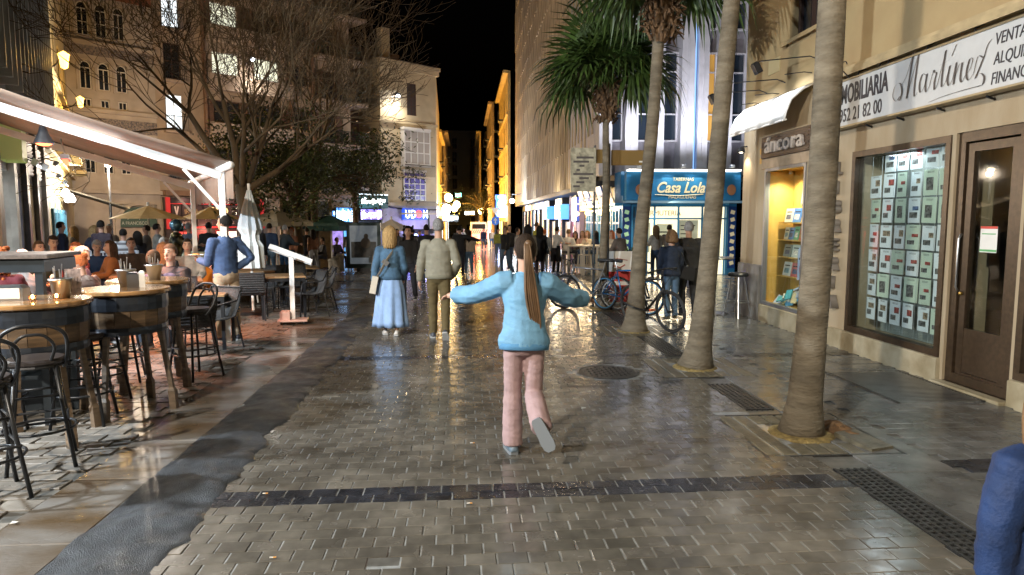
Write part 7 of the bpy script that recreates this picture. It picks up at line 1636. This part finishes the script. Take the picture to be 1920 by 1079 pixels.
m = MB(); m.M = Matrix.Translation(hp+r_*.28-f_*.06+u_*.02) @ Matrix.Rotation(.25,4,'Y'); m.prism([(-.13,-.13),(.13,-.13),(.1,.1),(-.1,.1)],-.04,.04,'y'); m.build('bag_body', MATS['black_leather'], b_)
MB().ell(hp+r_*.25-f_*.1+u_*.13,.018,.018,.018).build('clasp', M_steel, b_)
person('grey haired man in a black jacket and black trousers beside the woman in navy', 3.98, 11.95, -3, 1.68, dict(WALK, aL=((-.2,.05,-1),(.1,.5,-1)), aR=((.25,-.1,-1),(-.15,.5,-.9)), lL=((-.02,.12,-1),(0,-.05,-1)), lR=((.03,-.05,-1),(.02,-.45,-1)), fR=(.05,.6,-.8)), c('black_jacket',(.012,.012,.014),.8), c('black_trouser',(.012,.012,.014),.85), 'short', 'grey', bulk=.26, hem=.05, vox=.016, shoe=(.03,.025,.02), sole=False, flare=1.1)
# the child whose blue shoulder cuts the right edge
person('child in a bright blue jacket cut off by the right edge of the picture', 1.86, 2.0, 8, 1.22, dict(aL=((-.3,.0,-1),(.0,.02,-1))), c('bright_blue_jacket',(.003,.021,.085),.75,.25), c('dark_trouser',(.02,.02,.03)), 'bob', 'lightbr', fem=True, bulk=.3, hem=.12, vox=.012, sleeve_bulk=.2)
# others in the street
def P_(lab, u, D, face, h=1.72, **k):
    x,y,z = at(u,D); k.setdefault('vox', .016 if D<12 else (.024 if D<20 else .032)); return person(lab, x, y, face, h, **k)
P_('dark curly haired woman in a black top facing the camera between the couple', 766, 14.5, 172, 1.60, pose=WALK, top=c('black_top',(.012,.012,.014)), bot=c('black_jean',(.015,.015,.02)), hair='curly', hc='black', fem=True, face_on=True)
P_('man in a dark jacket with his arm round the woman in beige, seen from behind', 862, 24, -8, 1.76, pose=dict(WALK, aR=((1,.1,-.25),(1,.1,-.35))), top=c('black_jacket',(.012,.012,.014)), bot=c('dark_trouser',(.02,.02,.03)), hc='black', bulk=.15)
P_('woman in a beige jumper held by the man in the dark jacket', 879, 24.3, 5, 1.62, pose=WALK2, top=c('beige_jumper',(.4,.33,.26)), bot=c('blue_jean',(.08,.14,.22)), hair='long', hc='dark', fem=True, bulk=.15, shoe=(.6,.6,.58))
P_('young man in a black sweatshirt and jeans looking to the left', 948, 25.5, 125, 1.76, pose=WALK, top=c('black_top',(.012,.012,.014)), bot=c('blue_jean',(.08,.14,.22)), hc='lightbr', face_on=True, bulk=.15)
P_('person in a black and white jacket behind the young man in the sweatshirt', 955, 28, 160, 1.86, pose=WALK2, top=c('black_jacket',(.012,.012,.014)), hc='black', bulk=.1)
P_('person in a white jacket in profile right of the young man', 971, 26.5, -95, 1.70, pose=STAND, top=c('white_jacket',(.5,.48,.44)), bot=c('grey_trouser',(.06,.06,.07)), hc='dark', bulk=.2)
P_('dark haired woman in a grey brown coat behind the running girl', 990, 19.5, 5, 1.70, pose=WALK, top=c('taupe_coat',(.16,.14,.11)), bot=c('black_jean',(.015,.015,.02)), hair='long', hc='black', fem=True, hem=.5, bulk=.2)
t, K = P_('woman in a short black coat with a dark bag, seen from behind', 1012, 22, -5, 1.72, pose=WALK2, top=c('black_coat',(.01,.011,.015)), bot=c('mauve_trouser',(.12,.09,.12)), hair='long', hc='black', fem=True, hem=.62, bulk=.22)
b_ = thing('handbag', 'dark slouch bag on the arm of the woman in the short black coat', 'bag', t.location, t.rotation_euler.z); m = MB(); m.ell(K['hip']+V((.26,-.05,.05)),.06,.16,.14,12,8); m.build('bag_body', mat('grey_leather',(.06,.07,.08),.4), b_, smooth=True); MB().tube([K['hip']+V((.26,-.05,.18)),K['J']['R'][0]+V((.02,-.02,.06))],[(.004,.014)]*2,6).build('strap', MATS['grey_leather'], b_)
P_('tall man in a yellow and grey jacket looking right', 1006, 28, -70, 1.95, pose=TALK, top=c('acid_yellow_jacket',(.35,.33,.04)), bot=c('grey_trouser',(.06,.06,.07)), hc='brown', bulk=.15)
P_('person in a blue grey hooded top beside the tall man in yellow', 1021, 27, 0, 1.66, pose=WALK, top=c('blue_grey_hood',(.12,.14,.17)), bot=c('pale_jean',(.2,.25,.3)), hc='red', bulk=.15)
t, K = P_('waiter in a white shirt and long black apron at the first high table', 1042, 26, -60, 1.74, pose=dict(LEANF, lean=.12), top=c('white_shirt',(.6,.57,.52)), bot=c('black_jean',(.015,.015,.02)), hc='black', hem=0, sleeve=.5)
m = MB(); hp = K['hip']; rows = [[tuple(hp+V((.19*w_*cos(a),.17*w_*sin(a),zz))) for a in [-.5+ (pi+1)*j/12 for j in range(13)]] for w_,zz in ((.95,.12),(1.1,-.1),(1.2,-.5))]
m.add([p for r_ in rows for p in r_],[(i*13+j,i*13+j+1,(i+1)*13+j+1,(i+1)*13+j) for i in range(2) for j in range(12)]); m.build('apron', c('black_apron',(.012,.012,.014)), t, smooth=True)
HSIT = dict(SIT, sit=.72, lean=.2)
P_('man in a white shirt sitting with his back turned at the first high table', 1063, 26.4, -40, 1.78, pose=HSIT, top=c('white_shirt',(.6,.57,.52)), bot=c('grey_trouser',(.06,.06,.07)), hc='lightbr', bulk=.15)
P_('dark haired woman in black at the far side of the first high table', 1080, 28.6, 150, 1.66, pose=HSIT, top=c('black_top',(.012,.012,.014)), hair='long', hc='dark', fem=True, face_on=True)
P_('long haired woman in a pink top at the first high table', 1092, 28.2, 165, 1.70, pose=HSIT, top=c('pink_top',(.5,.3,.25)), hair='long', hc='lightbr', fem=True, face_on=True)
P_('blonde woman in a cream top with a raised hand at the high tables', 1104, 26.8, 130, 1.68, pose=dict(HSIT, aL=((-.2,.5,-1),(.3,.5,1))), top=c('cream_top',(.55,.47,.36)), hair='bob', hc='lightbr', fem=True, face_on=True)
P_('person in a navy coat at the high tables behind the thin black pole', 1121, 26, 60, 1.66, pose=HSIT, top=c('navy_coat',(.015,.02,.05)), hair='long', hc='black', fem=True)
P_('red haired woman at the table behind the farthest palm', 1150, 24.2, 120, 1.64, pose=HSIT, top=c('cream_top',(.55,.47,.36)), hair='long', hc='red', fem=True, face_on=True)
P_('man in a brown jacket leaning over the table between the two palms', 1170, 20.5, 40, 1.74, pose=dict(HSIT, lean=.35), top=c('brown_grey_jacket',(.13,.105,.09)), bot=c('grey_trouser',(.06,.06,.07)), hc='dark', bulk=.25)
P_('person in a pale jacket at the lit tavern window, left of the grey haired man', 1229, 22.5, 20, 1.72, pose=TALK, top=c('pale_jacket',(.5,.45,.38)), hair='long', hc='lightbr', fem=True)
P_('dark haired person standing before the lit tavern menu', 1254, 22.8, -20, 1.74, pose=TALK, top=c('grey_jacket',(.15,.15,.16)), hc='dark')
P_('person in a dark blue jacket near the scooter in the far street', 907, 58, 160, 1.8, pose=WALK, top=c('navy_coat',(.015,.02,.05)), hc='black', bulk=.3)
for k,(u,D,fc,hh,col,hcx,lab) in enumerate(((800,20,10,1.7,(.015,.015,.02),'black','person in black half hidden behind the olive grey jacket'),(787,33,170,1.68,(.02,.02,.03),'dark','person in dark clothes by the noodle bar door'),(775,36,20,1.75,(.05,.05,.09),'black','distant person before the violet lit window'),(858,48,0,1.8,(.03,.03,.03),'dark','distant walker in a dark coat at the left of the far street'),(870,60,180,1.75,(.2,.18,.15),'dark','distant walker in a light coat under the lanterns'),(922,62,170,1.7,(.3,.22,.15),'lightbr','distant walker in a tan coat right of the van'),(935,40,175,1.78,(.15,.17,.03),'dark','person in an olive vest by the road sign'))):
    P_(lab, u, D, fc, hh, pose=WALK if k%2 else STAND, top=c('far%d'%k,col), hc=hcx, bulk=.2)
# the terrace crowd
P_('red haired woman in a dark leather jacket bending over the left cafe table', 176, 8.6, 75, 1.66, pose=dict(SIT, lean=.4, aL=((-.2,.7,-1),(.2,.6,1)), aR=((.2,.7,-1),(-.2,.9,.3))), top=mat('brown_leather',(.04,.022,.018),.4,var=.3,nscale=8,bump=.3), bot=c('black_jean',(.015,.015,.02)), hair='bun', hc='red', fem=True, bulk=.3, look=(.2,.5))
P_('balding man in a plum jacket facing the red haired woman', 130, 9.4, -75, 1.74, pose=dict(SIT, lean=.25), top=c('plum_jacket',(.055,.025,.045)), hair='buzz', hc='grey', bulk=.2, look=(0,.4))
P_('white haired person behind the dark service station', 47, 8.6, 60, 1.68, pose=SIT, top=c('grey_jacket',(.15,.15,.16)), hair='short', hc='white', bulk=.1)
P_('woman with curly auburn hair in a dark red coat at the left edge', -6, 7.4, 15, 1.66, pose=dict(SIT, sit=.55), top=c('dark_red_coat',(.10,.012,.02)), hair='curly', hc='red', fem=True, bulk=.2, look=(-.6,0))
P_('dark haired man in a blue jacket with a white collar by the shop front', 98, 12.6, -130, 1.78, pose=dict(SIT, sit=.5), top=c('blue_jacket',(.025,.05,.09)), hc='dark', face_on=True, bulk=.2, look=(0,.3))
P_('grey haired man in a blue coat bent over a white table', 178, 13.2, -140, 1.72, pose=dict(SIT, lean=.3), top=c('blue_coat',(.02,.05,.13)), hc='grey', face_on=True, bulk=.2, look=(0,.5))
P_('brown haired person in a mauve top turned away, left of the smiling man', 290, 8.9, 35, 1.68, pose=dict(SIT, sit=.44), top=c('mauve_top',(.16,.11,.17)), hair='short', hc='brown', bulk=.15, look=(-.7,.1))
P_('smiling man in a dark jacket seated facing the camera at the cafe table', 322, 9.5, 175, 1.76, pose=dict(SIT, lean=.08), top=c('dark_blouson',(.025,.02,.025),.6), bot=c('black_jean',(.015,.015,.02)), hc='brown', face_on=True, bulk=.25, vox=.012, look=(-.1,0))
crowd = [
 ('long haired blonde woman in navy leaning over a table on the left', 158, 17.5, -60, 1.70, LEANF, (.02,.03,.055), 'long','blond',True),
 ('man in a dark plum jacket seen from behind beside the blonde woman', 192, 17, -10, 1.76, TALK, (.03,.02,.028), 'short','black',False),
 ('person in a white cap facing the man in the plum jacket', 207, 19.5, 170, 1.72, STAND, (.2,.18,.16), 'short','white',False),
 ('man in a grey and white striped sweater seen from behind', 231, 17, 3, 1.76, dict(SIT,sit=.64), (.36,.37,.39), 'short','black',False),
 ('dark haired woman in navy on a white chair holding something', 262, 17.6, 60, 1.70, dict(SIT,sit=.62), (.015,.02,.035), 'long','black',True),
 ('pale faced person in grey looking left behind the parasol pole', 277, 20, 110, 1.70, TALK, (.1,.09,.08), 'short','dark',False),
 ('short haired man in a grey shirt right of the parasol pole', 296, 19, -60, 1.72, TALK, (.2,.21,.2), 'short','black',False),
 ('white haired person in a white jacket leaning forward', 291, 15.6, -70, 1.68, dict(SIT,lean=.35,sit=.5), (.45,.42,.48), 'short','white',False),
 ('person in a blue grey coat before the lit pub window', 356, 20, -20, 1.76, STAND, (.10,.12,.17), 'short','grey',False),
 ('dark haired man in black between the awning posts', 393, 20, 20, 1.78, STAND, (.012,.012,.014), 'short','black',False),
 ('person in a pale green shirt seated before the orange chair', 366, 14.8, 30, 1.70, SIT, (.30,.34,.26), 'short','lightbr',False),
 ('person in a dark coat under the pale market parasol', 488, 26, -40, 1.72, TALK, (.02,.02,.025), 'short','dark',False),
 ('man in a navy jacket and light jeans seen from behind under the market parasol', 507, 22.5, -15, 1.80, STAND, (.012,.03,.075), 'short','dark',False),
 ('person in a dark teal coat and jeans leaning on a table under the market parasol', 532, 22.5, -40, 1.76, dict(LEANF,lean=.15), (.018,.03,.04), 'short','grey',False),
 ('person with tan scarf behind the market parasol pole', 548, 26, 150, 1.72, STAND, (.35,.15,.08), 'short','red',False),
 ('man in black with a backpack walking towards the kiosk', 576, 28, 10, 1.76, WALK, (.012,.014,.018), 'short','dark',False),
 ('woman in a rust jacket and pale trousers beside the man with the backpack', 588, 27.6, 30, 1.68, WALK2, (.14,.06,.03), 'long','dark',True),
 ('seated person in black under the dark green parasol, left', 608, 29, 120, 1.70, SIT, (.015,.015,.02), 'short','black',False),
 ('seated person in a dark purple coat under the dark green parasol, right', 630, 29.5, -120, 1.70, SIT, (.03,.025,.05), 'short','black',False),
 ('person in a grey coat behind the grey white parasol', 745, 30, -170, 1.70, STAND, (.1,.1,.11), 'long','dark',True)]
crowd += [
 ('man in a brown coat at the back cafe table left of the parasol pole', 246, 13.6, -150, 1.74, SIT, (.07,.045,.03), 'short','brown',False),
 ('woman in an orange top seated beside the orange chairs', 213, 12.8, 130, 1.66, SIT, (.35,.12,.03), 'long','brown',True),
 ('man in a light shirt seated between the awning posts', 352, 12.6, -160, 1.74, SIT, (.35,.33,.3), 'short','dark',False),
 ('woman in black seated behind the smiling man', 306, 11.8, 20, 1.66, SIT, (.015,.015,.018), 'long','lightbr',True),
 ('person in a maroon jumper seated behind the balding man', 150, 11.2, 150, 1.70, SIT, (.09,.015,.02), 'short','dark',False),
 ('person in a green parka seated by the louvred shutters', 70, 11.6, -120, 1.72, SIT, (.04,.05,.03), 'short','brown',False),
 ('woman in a cream coat standing near the globe lamps', 140, 19, 100, 1.66, TALK, (.4,.35,.28), 'long','blond',True),
 ('person in a navy coat standing left of the globe lamps', 118, 17.5, -60, 1.74, STAND, (.015,.02,.04), 'short','dark',False),
 ('woman in a striped grey scarf right of the waiter', 452, 18, 150, 1.66, TALK, (.16,.15,.15), 'long','dark',True),
 ('man in a black coat behind the closed white parasol', 484, 19, -30, 1.78, STAND, (.015,.015,.018), 'short','black',False),
 ('person in a grey hood at the far end of the plaza', 655, 33, 20, 1.72, WALK, (.08,.08,.09), 'short','dark',False),
 ('woman in a red coat at the far end of the plaza', 700, 36, 160, 1.66, WALK2, (.2,.02,.02), 'long','dark',True)]
botc = {'man in a navy jacket and light jeans seen from behind under the market parasol':(.13,.22,.32),'person in a dark teal coat and jeans leaning on a table under the market parasol':(.03,.09,.2),'woman in a rust jacket and pale trousers beside the man with the backpack':(.35,.35,.36)}
for k,(lab,u,D,fc,hh,ps,col,hr,hcx,fem) in enumerate(crowd):
    tm = c('crowd%d'%k,col)
    P_(lab,u,D,fc,hh,pose=ps,top=tm,bot=c('crowd_b%d'%k,botc.get(lab,(.025,.03,.05))),hair=hr,hc=hcx,fem=fem,bulk=.18,face_on=abs(fc)>100)
    if 'striped' in lab:
        nt = tm.node_tree; b = nt.nodes['Principled BSDF']; tc = nt.nodes.new('ShaderNodeTexCoord'); wv = nt.nodes.new('ShaderNodeTexWave'); wv.bands_direction = 'Z'; wv.inputs['Scale'].default_value = 2.2; wv.inputs['Distortion'].default_value = .3
        cr = nt.nodes.new('ShaderNodeMix'); cr.data_type = 'RGBA'; cr.inputs[6].default_value = (.42,.44,.46,1); cr.inputs[7].default_value = (.13,.13,.14,1); st_ = nt.nodes.new('ShaderNodeMath'); st_.operation = 'GREATER_THAN'; st_.inputs[1].default_value = .6
        nt.links.new(tc.outputs['Object'], wv.inputs[0]); nt.links.new(wv.outputs[0], st_.inputs[0]); nt.links.new(st_.outputs[0], cr.inputs[0]); nt.links.new(cr.outputs[2], b.inputs['Base Color'])
# the shiny costumed figure among the tables
t, K = P_('costumed figure in a shiny blue helmet and black gold armour', 328, 16.4, -70, 1.74, pose=dict(lean=.1, aL=((-.3,.4,-1),(.2,1,-.2)), aR=((.2,.8,-.6),(.1,1,-.1))), top=mat('black_gold_armour',(.02,.02,.015),.3,.6,var=.9,nscale=7,col2=(.16,.12,.04)), bot=mat('black_plastic',(.015,.015,.017),.35), hair='bald', bulk=.35)
m = MB(); m.ell(K['head']+V((0,-.005,.02)),.135,.15,.15,18,12); m.ell(K['head']+V((0,.1,-.05)),.09,.07,.08,12,8); m.build('helmet', mat('blue_metal_helmet',(.09,.16,.2),.25,.7,var=.3,nscale=6), t, smooth=True)
for sg in (-1,1): m = MB(); m.ell(K['J']['L' if sg<0 else 'R'][0]+V((0,0,.03)),.12,.12,.09,12,8); m.build('shoulder_plate', MATS['black_gold_armour'], t, smooth=True)
